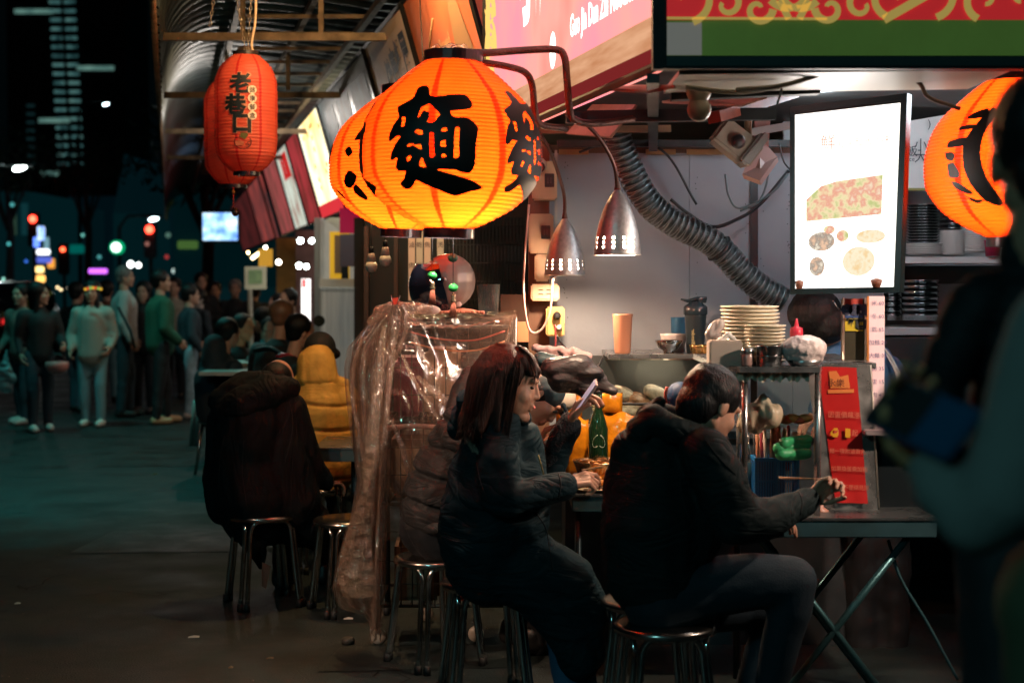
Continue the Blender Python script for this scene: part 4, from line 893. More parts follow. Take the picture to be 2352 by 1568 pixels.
def big_lantern(c, R, H, label, tilt, power, rot0, glyphs, bulb_h=.22, bulb_r=.0, nribs=44):
    """c: centre of the body"""
    base = c - UP * H / 2
    t = thing('paper_lantern', label, 'lantern', base, 'round orange lanterns of the noodle stall')
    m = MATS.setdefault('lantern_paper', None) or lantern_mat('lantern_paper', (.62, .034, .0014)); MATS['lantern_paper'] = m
    SP = smoothP([(1 - h, r) for h, r in BIGP][::-1], 5)
    prof = []
    for i in range(nribs * 4 + 1):
        h = i / (nribs * 4); r = pr(SP, h) * R; prof.append((r + .0062 * abs(math.sin(PI * i / 4)) - .003, h * H))
    lean = Matrix.Rotation(tilt, 3, 'Y')
    def X(v): return base + lean @ (v - base)
    b = MB(); vs = []; n = 96
    for r, h in prof:
        for k in range(n):
            a = 2 * PI * k / n; vs.append(X(base + Vector((r * math.cos(a), r * math.sin(a), h))))
    b.add(vs, [(i * n + k, i * n + (k + 1) % n, (i + 1) * n + (k + 1) % n, (i + 1) * n + k) for i in range(len(prof) - 1) for k in range(n)], True).build('paper_body', m, t)
    for h, dz, rr, nm in ((1.0, .0, 1.06, 'top_ring'), (0.0, -.035, 1.05, 'bottom_ring')):
        r = pr(SP, h) * R * rr; cc = X(base + UP * (h * H + dz))
        q = MB(); ax = lean @ UP; q.lathe(cc, [(r * .93, 0), (r, 0), (r, .035), (r * .93, .035), (r * .93, 0)], 40, ax, smooth=False)
        q.f = [f for f in q.f if len(f) == 4]; q.sm = q.sm[:len(q.f)]
        q.build(nm, mat('lantern_ring', (.02, .018, .022), .3, coat=.4), t)
    q = MB()
    def wrap(G_, size, ang, hc):
        vs, fs = G_; out = []
        for x, y in vs:
            h = hc + y * size / H; hh = min(.99, max(.01, h)); r = pr(SP, hh) * R + .005
            a = ang + x * size / (R * .985); out.append(X(base + Vector((r * math.cos(a), r * math.sin(a), hh * H))))
        q.add(out, fs)
    for G_, size, ang, hc in glyphs:
        for g_ in (G_ if isinstance(G_, list) else [G_]): q = MB(); wrap(g_, size, ang, hc); q.build('brush_stroke' if isinstance(G_, list) else 'brush_character', mat('lantern_ink', (.006, .009, .009), .55), t)
    lc = X(base + UP * (bulb_h * H) + Vector((bulb_r, -abs(bulb_r) * .3, 0)))
    MB().ell(lc, (.03, .03, .04)).build('bulb', emis('lantern_bulb', (1, .8, .5), 40), t)
    light('lantern_light', lc + UP * .05, power, (1, .86, .70), .035, t)
    return t
fr_ = -PI / 2
def gc(G_): 
    xs = [v[0] for v in G_[0]]; ys = [v[1] for v in G_[0]]; cx = (min(xs) + max(xs)) / 2; cy = (min(ys) + max(ys)) / 2
    return [(x - cx, y - cy) for x, y in G_[0]], G_[1]
GLc = gc(GL)
# glyph height in the photo: 245 px of the full frame at 5.6 m
c1 = W(1031, 334, 5.6)
big_lantern(c1, .318, .585, 'largest glowing orange lantern with a bold black brush character, by the pink sign', math.radians(1.5), 84, 0, [(GLc, .378, fr_ - .115, .49), (GLc, .378, fr_ + 1.20, .49), (GLc, .378, fr_ - 1.62, .49), (GLc, .378, fr_ + 2.7, .49)], .13, .05)
c2 = W(921, 372, 6.9)
big_lantern(c2, .318, .585, 'orange lantern half hidden behind the biggest glowing lantern', math.radians(2), 80, 0, [(GL2, 1500 / 6.275 / 1.0204 * 6.9 / 3626, fr_, .5), (GLc, .378, fr_ + 1.1, .49)], .17, 0)
c3 = W(2324, 366, 5.95)
big_lantern(c3, .318, .585, 'orange lantern partly hidden by the head of the customer in the black quilted jacket', 0, 75, 0, [(GL3, 1000 / 4.125 / 1.0204 * 5.95 / 3626, fr_, .5), (GLc, .378, fr_ + 1, .49)], .33, 0)
def red_lantern(cx, y0, y1, wpx, D, label, printed, n=34):
    H = px(y1 - y0, D); R = px(wpx / 2, D); base = W(cx, y1, D)
    t = thing('paper_lantern', label, 'lantern', base, 'tall red lanterns under the awning')
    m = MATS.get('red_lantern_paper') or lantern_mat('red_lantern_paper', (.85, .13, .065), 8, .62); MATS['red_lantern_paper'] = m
    RP = [(0, .42), (.04, .60), (.10, .80), (.17, .93), (.26, .995), (.5, 1.), (.72, 1.), (.83, .96), (.90, .84), (.96, .64), (1, .42)]
    SP = smoothP([(1 - h, r) for h, r in RP][::-1], 4); prof = []
    for i in range(n * 4 + 1):
        h = i / (n * 4); prof.append((pr(SP, h) * R + .0035 * abs(math.sin(PI * i / 4)) * (1 + .4 * math.sin(i * .37)), h * H))
    b = MB(); vs = []; nn = 72
    for j, (r, h) in enumerate(prof):
        for k in range(nn):
            a = 2 * PI * k / nn; w = 1 + .012 * math.sin(a * 8 + 1) * (h / H) ** 3 + .006 * math.sin(a * 3 + h * 20)
            vs.append(base + Vector((r * w * math.cos(a), r * w * math.sin(a), h)))
    b.add(vs, [(i * nn + k, i * nn + (k + 1) % nn, (i + 1) * nn + (k + 1) % nn, (i + 1) * nn + k) for i in range(len(prof) - 1) for k in range(nn)], True).build('paper_body', m, t)
    for h, nm in ((H - .004, 'top_ring'), (-.02, 'bottom_ring')):
        q = MB(); q.lathe(base + UP * h, [(R * .40, 0), (R * .43, 0), (R * .43, .025), (R * .40, .025), (R * .40, 0)], 28, smooth=False); q.f = [f for f in q.f if len(f) == 4]; q.sm = q.sm[:len(q.f)]
        q.build(nm, MATS['lantern_ring'], t)
    def wrap(q, G_, size, x0, hc, lift=.006):
        out = []
        for x, y in G_[0]:
            hh = min(.99, max(.01, hc + y * size / H)); r = pr(SP, hh) * R + lift; a = fr_ + x0 + x * size / R
            out.append(base + Vector((r * math.cos(a), r * math.sin(a), hh * H)))
        q.add(out, G_[1])
    if printed:
        ol, ink, dsk = MB(), MB(), MB()
        for ch, x0, h in (('老', -.02, .735), ('巷', -.18, .555), ('口', .04, .39)):
            wrap(ol, gc(text2d(ch, 1, .075, 1, .08)), .118, x0, h, .0055); wrap(ink, gc(text2d(ch, 1, .042, 1, .08)), .118, x0, h, .0075)
        disc = ([(0, 0)] + [(.5 * math.cos(k * .4488), .5 * math.sin(k * .4488)) for k in range(14)], [(0, k + 1, (k + 1) % 14 + 1) for k in range(14)])
        for k, ch in enumerate('健康餐盒'):
            h = .675 - .072 * k; wrap(dsk, disc, .048, .36, h, .0085); wrap(ink, gc(text2d(ch, 1, .0, 1, .2)), .034, .36, h, .0105)
        # tomato emblem: open ring with leaf patch and small curls
        def arc(a0, a1, r, w, cx_, h, n=18):
            vs = []; 
            for k in range(n + 1):
                a = a0 + (a1 - a0) * k / n; vs += [(r * math.cos(a), r * math.sin(a) * .85), ((r - w) * math.cos(a), (r - w) * math.sin(a) * .85)]
            wrap(ink, ([(x, y) for x, y in vs], [(2 * k, 2 * k + 1, 2 * k + 3, 2 * k + 2) for k in range(n)]), 1., cx_, h, .008)
        arc(2.4, 6.9, .047, .004, .06, .235); arc(.3, 5.9, .011, .003, .26, .225); arc(1, 6.5, .009, .003, .20, .215)
        ol.build('pale_outline', mat('pale_outline', (.75, .28, .16), .6), t); dsk.build('white_disc', mat('peach_disc', (.95, .72, .55), .6), t); ink.build('black_writing', mat('lantern_ink', (.006, .009, .009), .55), t)
        gp = MB(); wrap(gp, ([(-.5, -.2), (.1, -.5), (.5, 0), (.4, .3), (-.4, .35)], [(0, 1, 2, 3, 4)]), .045, .10, .29, .0085); gp.build('leaf_patch', mat('leaf_patch', (.10, .09, .015), .6), t)
        pp = MB(); wrap(pp, ([(-.5, -.3), (.5, -.25), (.55, .2), (0, .32), (-.5, .3)], [(0, 1, 2, 3, 4)]), .045, -.04, .225, .0085); pp.build('peach_patch', mat('peach_patch', (.62, .16, .08), .6), t)
    light('lantern_light', base + UP * H * .7, .55, (1, .6, .4), .05, t)
    return t
red_lantern(566, 130, 395, 140, 9.0, 'tall red paper lantern printed with black characters and four small discs, hanging on chains', True)
red_lantern(538, 177, 424, 133, 9.65, 'plain tall red lantern hanging behind the printed one', False)
chain(W(566, 130, 9), W(541, -20, 9), 'thin steel chain holding the printed red lantern, slanting to the post'); chain(W(568, 130, 9), W(578, -20, 9), 'thin upright steel chain holding the printed red lantern')
cable([(583, 128), (578, 100), (586, 50), (588, -20)], 9.0, .007, mat('cord_cream', (.7, .5, .32), .5), 'cream power cord feeding the printed red lantern', 'cord', 'cord')
t = thing('hanging_tassel', 'small red tassel with a bead below the plain red lantern', 'tassel', W(536, 424, 9.6))
MB().tube([W(536, 424, 9.6), W(536, 490, 9.6)], .004, 5).build('cord', mat('tassel_red', (.6, .05, .03), .6), t)
MB().ell(W(536, 440, 9.6), .010).build('bead', mat('bead_orange', (.8, .3, .05), .4), t); MB().ell(W(540, 487, 9.6), (.022, .022, .028)).build('bell', mat('bell_brown', (.10, .05, .03), .3, .5), t)

# ---------------- bracket arms and hanging cone lamps
M_arm = mat('bracket_tube', (.13, .06, .045), .4, .6, bump=.5, bscale=90, var=.3, vscale=20)
t = thing('lamp_bracket', 'pair of bent brown steel tubes reaching out over the big lantern', 'bracket', W(1300, 290, 5.8))
MB().tube(xbez([W(1035, 116, 5.6), W(1110, 122, 5.65), W(1200, 116, 5.75), (W(1275, 114, 5.8)), W(1296, 130, 5.8), W(1302, 180, 5.8), W(1308, 250, 5.82), W(1320, 276, 5.85), W(1370, 284, 5.9), W(1470, 272, 6.0)], 6), .0135, 10).build('upper_tube', M_arm, t)
MB().tube(xbez([W(1045, 124, 5.6), W(1090, 140, 5.65), W(1160, 152, 5.7), W(1205, 166, 5.75), W(1222, 195, 5.78), W(1228, 250, 5.8), W(1240, 285, 5.85), W(1300, 296, 6.0)], 6), .0125, 10).build('lower_tube', M_arm, t)
wr = MB()
for k in range(12):
    a, b = rnd.uniform(0, 6.28), rnd.uniform(-8, 8); x = 1000 + 6 * k
    wr.tube(xbez([W(x - 20, 116 + b, 5.6), W(x, 108 + 8 * math.sin(a), 5.58), W(x + 16, 122 + b, 5.6), W(x + 22, 134, 5.6)], 3), .0017, 4)
tag(wr.build('wire_tangle', mat('rusty_wire', (.25, .12, .08), .5, .6), t), kind='stuff')
MB().tube(xbez([W(1034, 118, 5.6), W(1032, 128, 5.6), W(1034, 142, 5.6)], 4), .003, 6).build('hook', M_arm, t)
for x in (965, 1098): MB().tube([W(1032, 118, 5.6), W(x, 150, 5.6)], .002, 4).build('hanger_wire', MATS['rusty_wire'], t)
M_alu = mat('brushed_alu', (.62, .56, .54), .42, .75, bump=.12, bscale=300, var=.15, vscale=60)
M_shin = mat('shade_inside', (.8, .72, .6), .5)
def cone_lamp(cx, y0, y1, wpx, D, gpts, gds, label, power):
    H = px(y1 - y0, D); R = px(wpx / 2, D); base = W(cx, y1, D)
    t = thing('pendant_lamp', label, 'hanging lamp', base, 'perforated cone lamps over the food')
    P = [(0, 1.0), (.12, .985), (.30, .92), (.5, .80), (.68, .63), (.82, .45), (.92, .27), (.97, .17), (1.0, .12)]
    def rr(h): return pr(P, h) * R
    n = 26; rows = [0, .045]; hr = [.115, .185, .255]; 
    vs = []; fs = []; sm = []
    def ring(h, r_off=0.): 
        b = len(vs); r = rr(h) + r_off
        for k in range(n): a = 2 * PI * k / n; vs.append(base + Vector((r * math.cos(a), r * math.sin(a), h * H)))
        return b
    for off in (0, -.0022):
        edges = [0.0, .08, .15, .22, .29, .36, .44, .52, .60, .68, .76, .84, .92, 1.0]
        rb = [ring(h, off) for h in edges]
        for i in range(len(edges) - 1):
            for k in range(n):
                a, b_, c, d = rb[i] + k, rb[i] + (k + 1) % n, rb[i + 1] + (k + 1) % n, rb[i + 1] + k
                if i in (1, 2, 3) and k % 2 == 0:
                    # octagonal opening in this cell
                    h0, h1 = edges[i], edges[i + 1]; hole = []
                    for q in range(8):
                        an = PI / 8 + q * PI / 4; u = .5 + .34 * math.cos(an) * .0 + .30 * math.cos(an); v_ = .5 + .36 * math.sin(an); h = h0 + (h1 - h0) * v_; r = rr(h) + off
                        aa = 2 * PI * (k + u) / n; hole.append(len(vs)); vs.append(base + Vector((r * math.cos(aa), r * math.sin(aa), h * H)))
                    fs += [(b_, c, hole[0], hole[7]), (c, hole[1], hole[0]), (c, d, hole[2], hole[1]), (d, hole[3], hole[2]), (d, a, hole[4], hole[3]), (a, hole[5], hole[4]), (a, b_, hole[6], hole[5]), (b_, hole[7], hole[6])]
                else: fs.append((a, b_, c, d))
    b = MB(); b.add(vs, fs, True)
    o = b.build('perforated_shade', M_alu, t)
    MB().lathe(base + UP * H, [(R * .13, -.004), (R * .15, 0), (R * .11, .02), (R * .08, .03)], 16).build('neck', M_arm, t)
    # inner white lining (lets the openings show bright)
    MB().tube([base + Vector((R * math.cos(k * PI / 20), R * math.sin(k * PI / 20), 0)) for k in range(40)], .0022, 6, closed=True).build('rolled_rim', mat('rim_bright', (.8, .7, .6), .3, .7), t)
    MB().ell(base + UP * H * .30, (R * .34, R * .34, R * .40)).build('bulb', emis('halogen', (1, .70, .42), 60), t)
    g_ = xbez([W(x, y, gds[i]) for i, (x, y) in enumerate(gpts)], 14); 
    MB().tube(g_, [.0072 + .0010 * (i % 2) for i in range(len(g_))], 8).build('gooseneck', mat('gooseneck', (.20, .10, .08), .35, .8), t)
    light('lamp_light', base + UP * H * .12, power, (1, .70, .48), .025, t)
    return t
cone_lamp(1418, 436, 585, 107, 6.1, [(1300, 262), (1345, 285), (1385, 330), (1412, 385), (1418, 436)], [5.9, 5.95, 6.0, 6.05, 6.1], 'perforated metal cone lamp hanging higher and nearer, in front of the silver hose', 50)
cone_lamp(1297, 502, 632, 92, 6.95, [(1235, 300), (1262, 345), (1283, 400), (1296, 450), (1297, 502)], [6.3, 6.5, 6.7, 6.9, 6.95], 'perforated metal cone lamp hanging lower, beside the breaker boxes', 34)

# ================================================================ STOOLS
M_chr = mat('stool_steel', (.55, .53, .50), .16, 1., var=.1, vscale=12, rvar=.08)
M_rub = mat('rubber_black', (.012, .012, .012), .6)
def stool(c, rot, label):
    t = thing('round_stool', label, 'stool', c, 'round steel stools')
    SH = .455
    MB().lathe(c, [(.001, SH - .004), (.150, SH), (.168, SH - .004), (.174, SH - .012), (.174, SH - .026), (.168, SH - .03), (.150, SH - .026), (.001, SH - .026)], 48).build('seat', mat('seat_top', (.50, .46, .42), .22, 1., var=.15, vscale=10), t)
    for i in range(4):
        a0, a1 = rot + i * PI / 2 + .09, rot + (i + 1) * PI / 2 - .09
        def pt(a, r, z): return c + Vector((r * math.cos(a), r * math.sin(a), z))
        am = (a0 + a1) / 2
        foot = .205; P = [pt(a0, foot, .012), pt(a0, .180, .20), pt(a0, .162, .34), pt(a0 + .03, .155, .395), pt(a0 + .18, .146, .424), pt(a0 + .42, .138, .427), pt(am, .128, .427), pt(a1 - .42, .138, .427), pt(a1 - .18, .146, .424), pt(a1 - .03, .155, .395), pt(a1, .162, .34), pt(a1, .180, .20), pt(a1, foot, .012)]
        lg = MB().tube(xbez(P, 4), .0118, 10).build('leg', M_chr, t)
        for a in (a0, a1): MB().lathe(pt(a, foot + .001, 0), [(.0155, 0), (.0155, .02), (.0142, .038)], 10).build('rubber_foot', M_rub, lg)
    return t
stA = stool(G(607, 1385), math.radians(250), 'steel stool under the diner in the long black coat')
stB = stool(G(1000, 1522), math.radians(258), 'steel stool nearest the plastic wrapped cart, under the diner in the quilted jacket')
stC = stool(G(1115, 1600), math.radians(236), 'steel stool under the long haired diner in the dark coat')
DD = lambda x, Y: Vector(((x - CX) * Y / F, Y, 0))
stD = stool(DD(1528, 5.26), math.radians(232), 'steel stool under the diner in the hooded dark jacket, nearest of all stools')
stE = stool(DD(1492, 5.66), math.radians(215), 'empty steel stool pushed up just behind the nearest stool')
stF = stool(DD(716, 8.75), math.radians(262), 'steel stool behind the black coat diner, half hidden by the coat')
stG = stool(DD(800, 7.6), math.radians(250), 'empty steel stool under the far table beside the plastic sheet')
# plastic stools' pale front one (front of the far crowd) is a wooden bench edge
t = thing('bench', 'narrow pale bench end sticking out behind the black coat diner', 'bench', DD(448, 15.2))
M_bt = mat('bench_metal', (.30, .33, .30), .5, .3)
Yb = 15.2; q = MB(); q.slab(W(446, 918, Yb), W(476, 918, Yb), W(476, 912, Yb), W(446, 912, Yb), 1.2); q.build('seat', M_bt, t)
for x in (448, 458): MB().tube([W(x, 918, Yb), Vector((W(x - 10, 1030, Yb).x, Yb, 0))], .02, 6).build('leg', M_bt, t)

# ================================================================ TABLES
M_ttop = mat('table_steel', (.18, .19, .19), .32, .8, var=.25, vscale=8, rvar=.12)
M_tedge = mat('table_edge_teal', (.045, .10, .115), .4, .3, var=.2)
def folding_table(x0, x1, yf, depth, z, label, X_legs=True, D=None):
    D = D or F * (CAMZ - z) / (yf - 644); a = Vector(((x0 - CX) * D / F, D, z)); b = Vector(((x1 - CX) * D / F, D, z))
    t = thing('folding_table', label, 'table', Vector(((a.x + b.x) / 2, D + depth / 2, 0)))
    MB().box(((a.x + b.x) / 2, D + depth / 2, z - .006), (b.x - a.x, depth, .012), bev=.003).build('tabletop', M_ttop, t)
    MB().box(((a.x + b.x) / 2, D + depth / 2, z - .042), (b.x - a.x - .006, depth - .006, .058), bev=.004).build('apron', M_tedge, t)
    if X_legs:
        for y in (D + .06, D + depth - .06):
            for s in (1, -1):
                xm = (a.x + b.x) / 2; w = .27
                MB().tube([Vector((xm - s * w, y, z - .07)), Vector((xm + s * w * .95, y, .0))], .0135, 8).build('leg', mat('leg_teal', (.05, .13, .14), .35, .6), t)
        MB().tube([Vector((xm - .25, D + .06, .03)), Vector((xm - .25, D + depth - .06, .03))], .01, 6).build('foot_bar', MATS['leg_teal'], t)
    return t, D, a, b
tbR = folding_table(1700, 2160, 1192, .62, .75, 'folding table with crossed teal legs under the red price strip')
tbL = folding_table(1313, 1720, 1137, .55, .75, 'dark edged table where the long haired diner eats', False)
for x in (1330, 1700): MB().tube([Vector(((x - CX) * tbL[1] / F, tbL[1] + .05, .7)), Vector(((x - CX) * tbL[1] / F, tbL[1] + .05, 0))], .014, 8).build('leg', mat('leg_dark', (.03, .05, .055), .4, .5), tbL[0])
tbF = folding_table(716, 830, 1040, .6, .75, 'dark table between the yellow jacket diner and the plastic sheet', False, 8.0)
MB().tube([Vector(((800 - CX) * 8.0 / F, 8.3, .7)), Vector(((800 - CX) * 8.0 / F, 8.3, 0))], .02, 8).build('leg', MATS['leg_dark'], tbF[0])
q = MB(); q.tube([W(725, 1026, 8.1), W(770, 1024, 8.1)], .004, 5); tag(q.build('chopstick', M_ink), 'single black chopstick lying on the table behind the coat', 'chopstick')
cable([(2040, 1240), (2070, 1330), (2130, 1430), (2200, 1560)], 5.9, .006, mat('cable_teal', (.03, .08, .09), .5), 'long teal cable trailing down from the folding table to the ground')

# ================================================================ THE COUNTER
M_glass = mat('case_glass', (.9, .95, .95), .03, trans=1., alpha=1.)
def glass_mat():
    m = bpy.data.materials.new('thin_glass'); m.use_nodes = True; nt = m.node_tree; nt.nodes.clear()
    o = nd(nt, 'ShaderNodeOutputMaterial'); tr = nd(nt, 'ShaderNodeBsdfTransparent'); gl = nd(nt, 'ShaderNodeBsdfGlossy'); mx = nd(nt, 'ShaderNodeMixShader'); fz = nd(nt, 'ShaderNodeFresnel')
    tr.inputs[0].default_value = (.86, .92, .90, 1); gl.inputs['Roughness'].default_value = .06; fz.inputs[0].default_value = 1.6
    nt.links.new(fz.outputs[0], mx.inputs[0]); nt.links.new(tr.outputs[0], mx.inputs[1]); nt.links.new(gl.outputs[0], mx.inputs[2]); nt.links.new(mx.outputs[0], o.inputs[0]); return m
M_thin = glass_mat()
M_ss = mat('stainless', (.42, .42, .42), .28, .9, var=.15, vscale=10, rvar=.1)
t = thing('serving_counter', 'stainless food cart with a shelf and glass display case facing the diners', 'food cart', W(1600, 1150, 6.5))
MB().box((W(1640, 900, 7.1).x, 7.14, .46), (px(700, 7.0), .5, .92)).build('cabinet', mat('cabinet_steel', (.10, .11, .12), .4, .7, var=.2), t)
MB().box((W(1640, 900, 7.1).x, 7.12, .93), (px(710, 7.0), .6, .03), bev=.004).build('worktop', M_ss, t)
def gp(x, y, z): return Vector(((x - CX) * y / F, y, z))
MB().box((W(1530, 800, 7.15).x, 7.18, 1.266), (px(280, 7.15), .5, .02), bev=.003).build('back_ledge', M_ss, t)
light('added_case_fill', W(1520, 850, 7.02), 3, (1, .72, .48), .15, t)  # warm fill added inside the case; no fitting stands there
MB().slab(gp(1330, 7.36, .95), gp(1690, 7.36, .95), gp(1690, 7.36, 1.25), gp(1330, 7.36, 1.25), .01).build('case_back', mat('case_back', (.10, .105, .11), .3, .6), t)
MB().slab(gp(1330, 6.78, 1.07), gp(1640, 6.78, 1.07), gp(1640, 6.93, 1.255), gp(1385, 6.93, 1.255), .005).build('glass_top', M_thin, t)
MB().slab(gp(1330, 6.76, .95), gp(1680, 6.76, .95), gp(1680, 6.78, 1.07), gp(1330, 6.78, 1.07), .005).build('glass_front', M_thin, t)
for a, b in ((gp(1330, 6.78, 1.07), gp(1385, 6.93, 1.26)), (gp(1330, 6.775, 1.07), gp(1640, 6.775, 1.07))): MB().tube([a, b], .006, 6).build('case_edge', M_dark, t)
zs = W(1780, 838, 5.75).z
sh = MB(); sh.slab(gp(1612, 5.95, zs), gp(1700, 5.62, zs), gp(1885, 5.62, zs), gp(1900, 6.2, zs), .02, Vector((0, 0, 1))); sh.build('upper_shelf', M_ss, t)
sh = MB(); sh.box(gp(1790, 6.3, zs - .012), (px(360, 6.1), .75, .022), bev=.002); sh.build('rear_shelf', M_ss, t)
for x, y in ((1712, 5.68), (1880, 5.68), (1700, 6.15)): MB().tube([gp(x, y, .75), gp(x, y, zs - .02)], .012, 8).build('shelf_post', M_ss, t)
MB().slab(W(1742, 1100, 6.2), W(1870, 1100, 6.2), W(1870, 868, 6.2), W(1742, 868, 6.2), .004).build('side_glass', M_thin, t)
# scalloped cloth valance below the shelf
v = MB(); vs = []; nn = 60
for i in range(nn + 1):
    x = 1690 + 170 * i / nn; dz = .010 + .012 * abs(math.sin(i * .23)) + .004 * math.sin(i * .9); a = gp(x, 5.66 + .01 * math.sin(i * .8), zs - .022); vs += [a, a - UP * (.012 + dz * 1.0)]
v.add(vs, [(2 * i, 2 * i + 1, 2 * i + 3, 2 * i + 2) for i in range(nn)], True); v.build('cloth_valance', mat('valance_cream', (.60, .52, .40), .8), t)
# food in the case: noodle heaps, trays, greens
M_food = [mat('food_orange', (.55, .22, .05), .5, bump=.8, bscale=60, var=.5, vscale=40), mat('food_red', (.40, .07, .03), .45, bump=.8, bscale=60, var=.5, vscale=40), mat('food_green', (.08, .28, .05), .5, bump=.6, bscale=60, var=.5, vscale=25), mat('food_cream', (.55, .42, .26), .5, bump=.6, bscale=60, var=.4, vscale=25)]
k = 0
for i, x in enumerate((1400, 1470, 1540, 1610)):
    for j, y in enumerate((6.93, 7.16)):
        c = gp(x, y, .945); lab = '%s in a steel tray inside the display case, %s' % (('braised meat', 'red sausage pieces', 'blanched greens', 'pale noodles', 'fried tofu', 'stewed egg halves', 'dark seaweed strips', 'cream fish cake')[k], ('far end', 'second along', 'third along', 'end by the shelf')[i])
        t2 = thing('food_tray', lab, 'food tray', c, 'trays of food in the case')
        q = MB(); q.box(c + UP * .03, (.16, .2, .06), bev=.006); q.build('tray', M_ss, t2)
        q = MB()
        for _ in range(26): q.ell(c + Vector((rnd.uniform(-.06, .06), rnd.uniform(-.08, .08), .065 + rnd.uniform(0, .03))), (rnd.uniform(.014, .03), rnd.uniform(.012, .022), .012), Matrix.Rotation(rnd.uniform(0, 3), 3, 'Z'), 8, 5)
        q.build('food', M_food[(k * 3 + i) % 4], t2); tag(t2.children[1], kind='stuff'); k += 1
# bundled packets seen through the case glass
for i in range(9):
    x = 1400 + (i % 5) * 40 + 18 * (i > 4); q = MB(); c = gp(x + 10, 6.90 + .08 * (i > 4), 1.0 + .03 * (i % 2) + .07 * (i > 4)); 
    q.ell(c, (.10, .06, .03), Matrix.Rotation(.3 + .2 * i, 3, 'Z') @ Matrix.Rotation(.3, 3, 'X'), 14, 8)
    me_ = melt(q, .008, 1); disp(me_, lambda v, n: fold(v, 45, 60 + i) * .010)
    tag(link_mesh(me_, 'noodle_packet', mat('packet_%d' % (i % 2), ((.50, .24, .14), (.62, .48, .38))[i % 2], .12, bump=.8, bscale=70, var=.5, vscale=30)), 'clear wrapped noodle packet under the display glass, %s' % ('lower row, nearest the coats', 'lower row, next to the coats', 'lower row, in the middle', 'lower row, towards the shelf', 'lower row, nearest the shelf', 'upper row, nearest the coats', 'upper row, second', 'upper row, third', 'upper row, nearest the shelf')[i], 'packet', 'noodle packets in the case')
# yellow backed jars and bottle behind the woman's phone
def jar(x0, x1, y0, y1, D, lab, m, lid=None, nm='pickle_jar'):
    t = thing(nm, lab, 'jar', W((x0 + x1) / 2, y1, D)); r = px((x1 - x0) / 2, D); h = px(y1 - y0, D); c = W((x0 + x1) / 2, y1, D)
    MB().lathe(c, [(r * .9, 0), (r, .01), (r, h * .86), (r * .82, h * .93)], 24).build('glass_body', m, t)
    MB().lathe(c, [(r * .84, h * .91), (r * .9, h * .915), (r * .9, h), (r * .3, h * 1.005)], 24).build('lid', lid or mat('lid_gold', (.70, .55, .25), .35, .5), t); return t
M_jar = mat('pickle_amber', (.70, .20, .01), .12, var=.4, vscale=25, coat=.6)
def amber(name, s):
    return emis_noise(name, [(.55, .14, .0), (.95, .38, .01), (1, .55, .05)], s, 14, 3)
jar(1277, 1338, 898, 988, 6.9, 'gold lidded jar of amber pickles behind the phone', M_jar)
def pouch(x0, x1, y0, y1, D, lab, tw=0.):
    t = thing('pickle_bag', lab, 'bag', W((x0 + x1) / 2, y1, D)); a = W(x0, y1, D); b = W(x1, y0, D)
    mb = MB(); vs = []; n = 12
    for s_ in (-1, 1):
        for i in range(n + 1):
            for j in range(n + 1):
                u, v_ = i / n, j / n; e_ = (4 * u * (1 - u) * 4 * v_ * (1 - v_)) ** .45
                vs.append(Vector((a.x + (b.x - a.x) * u + tw * v_, D + s_ * .045 * e_, a.z + (b.z - a.z) * v_ - .01 * math.sin(u * 9) * v_)))
    k = (n + 1) ** 2
    fs = [(i * (n + 1) + j, (i + 1) * (n + 1) + j, (i + 1) * (n + 1) + j + 1, i * (n + 1) + j + 1) for i in range(n) for j in range(n)]
    mb.add(vs[:k], fs, True).add(vs[k:], [f[::-1] for f in fs], True).build('film', M_jar2, t)
    return t
M_jar2 = mat('pouch_amber', (.75, .24, .01), .10, var=.45, vscale=12, coat=1., bump=.8, bscale=25)
pouch(1372, 1430, 898, 950, 6.72, 'upper amber pickle bag with a shiny fold, next to the dark bottle'); pouch(1380, 1462, 950, 1096, 6.7, 'large amber pickle bag lower down beside the dark bottle', .01)
pouch(1300, 1352, 960, 1096, 6.72, 'amber pickle bag tucked behind the phone hand')
t = thing('sauce_bottle', 'dark green glass bottle with a white looped emblem among the amber bags', 'bottle', W(1372, 1111, 6.6)); c = W(1374, 1111, 6.6); k_ = px(1, 6.6)
MB().lathe(c, [(22 * k_, 0), (23 * k_, 4 * k_), (23 * k_, 128 * k_), (14 * k_, 158 * k_), (9 * k_, 173 * k_), (9 * k_, 208 * k_)], 24).build('glass', mat('bottle_green', (.008, .03, .012), .08, coat=1.), t)
q = MB()
for s_ in (-1, 1): q.tube([c + Vector((s_ * (5 + 9 * math.cos(a)) * k_, -.0435 + .012 * abs(math.cos(a)), (101 + 13 * math.sin(a) - 6 * math.cos(a)) * k_)) for a in [i * .45 for i in range(15)]], .0014, 5)
q.build('white_emblem', mat('label_white', (.75, .7, .62), .5), t)
MB().lathe(c, [(8.5 * k_, 208 * k_), (9.5 * k_, 209 * k_), (9.5 * k_, 219 * k_)], 14).build('cap', M_dark, t)
# paper napkins and cloth by the case
def blob(name, lab, cat, pts, r, m, seed=1, amp=.012, vox=.008, sm=4, parent=None, kind=None, grp=None):
    b = MB()
    for (p, q_) in pts: b.cap(p, q_, r, r)
    me = melt(b, vox, sm); disp(me, lambda v, n: fold(v, 28, seed) * amp)
    o = link_mesh(me, name, m, parent)
    if lab: tag(o, lab, cat, grp)
    if kind: o['kind'] = kind
    return o
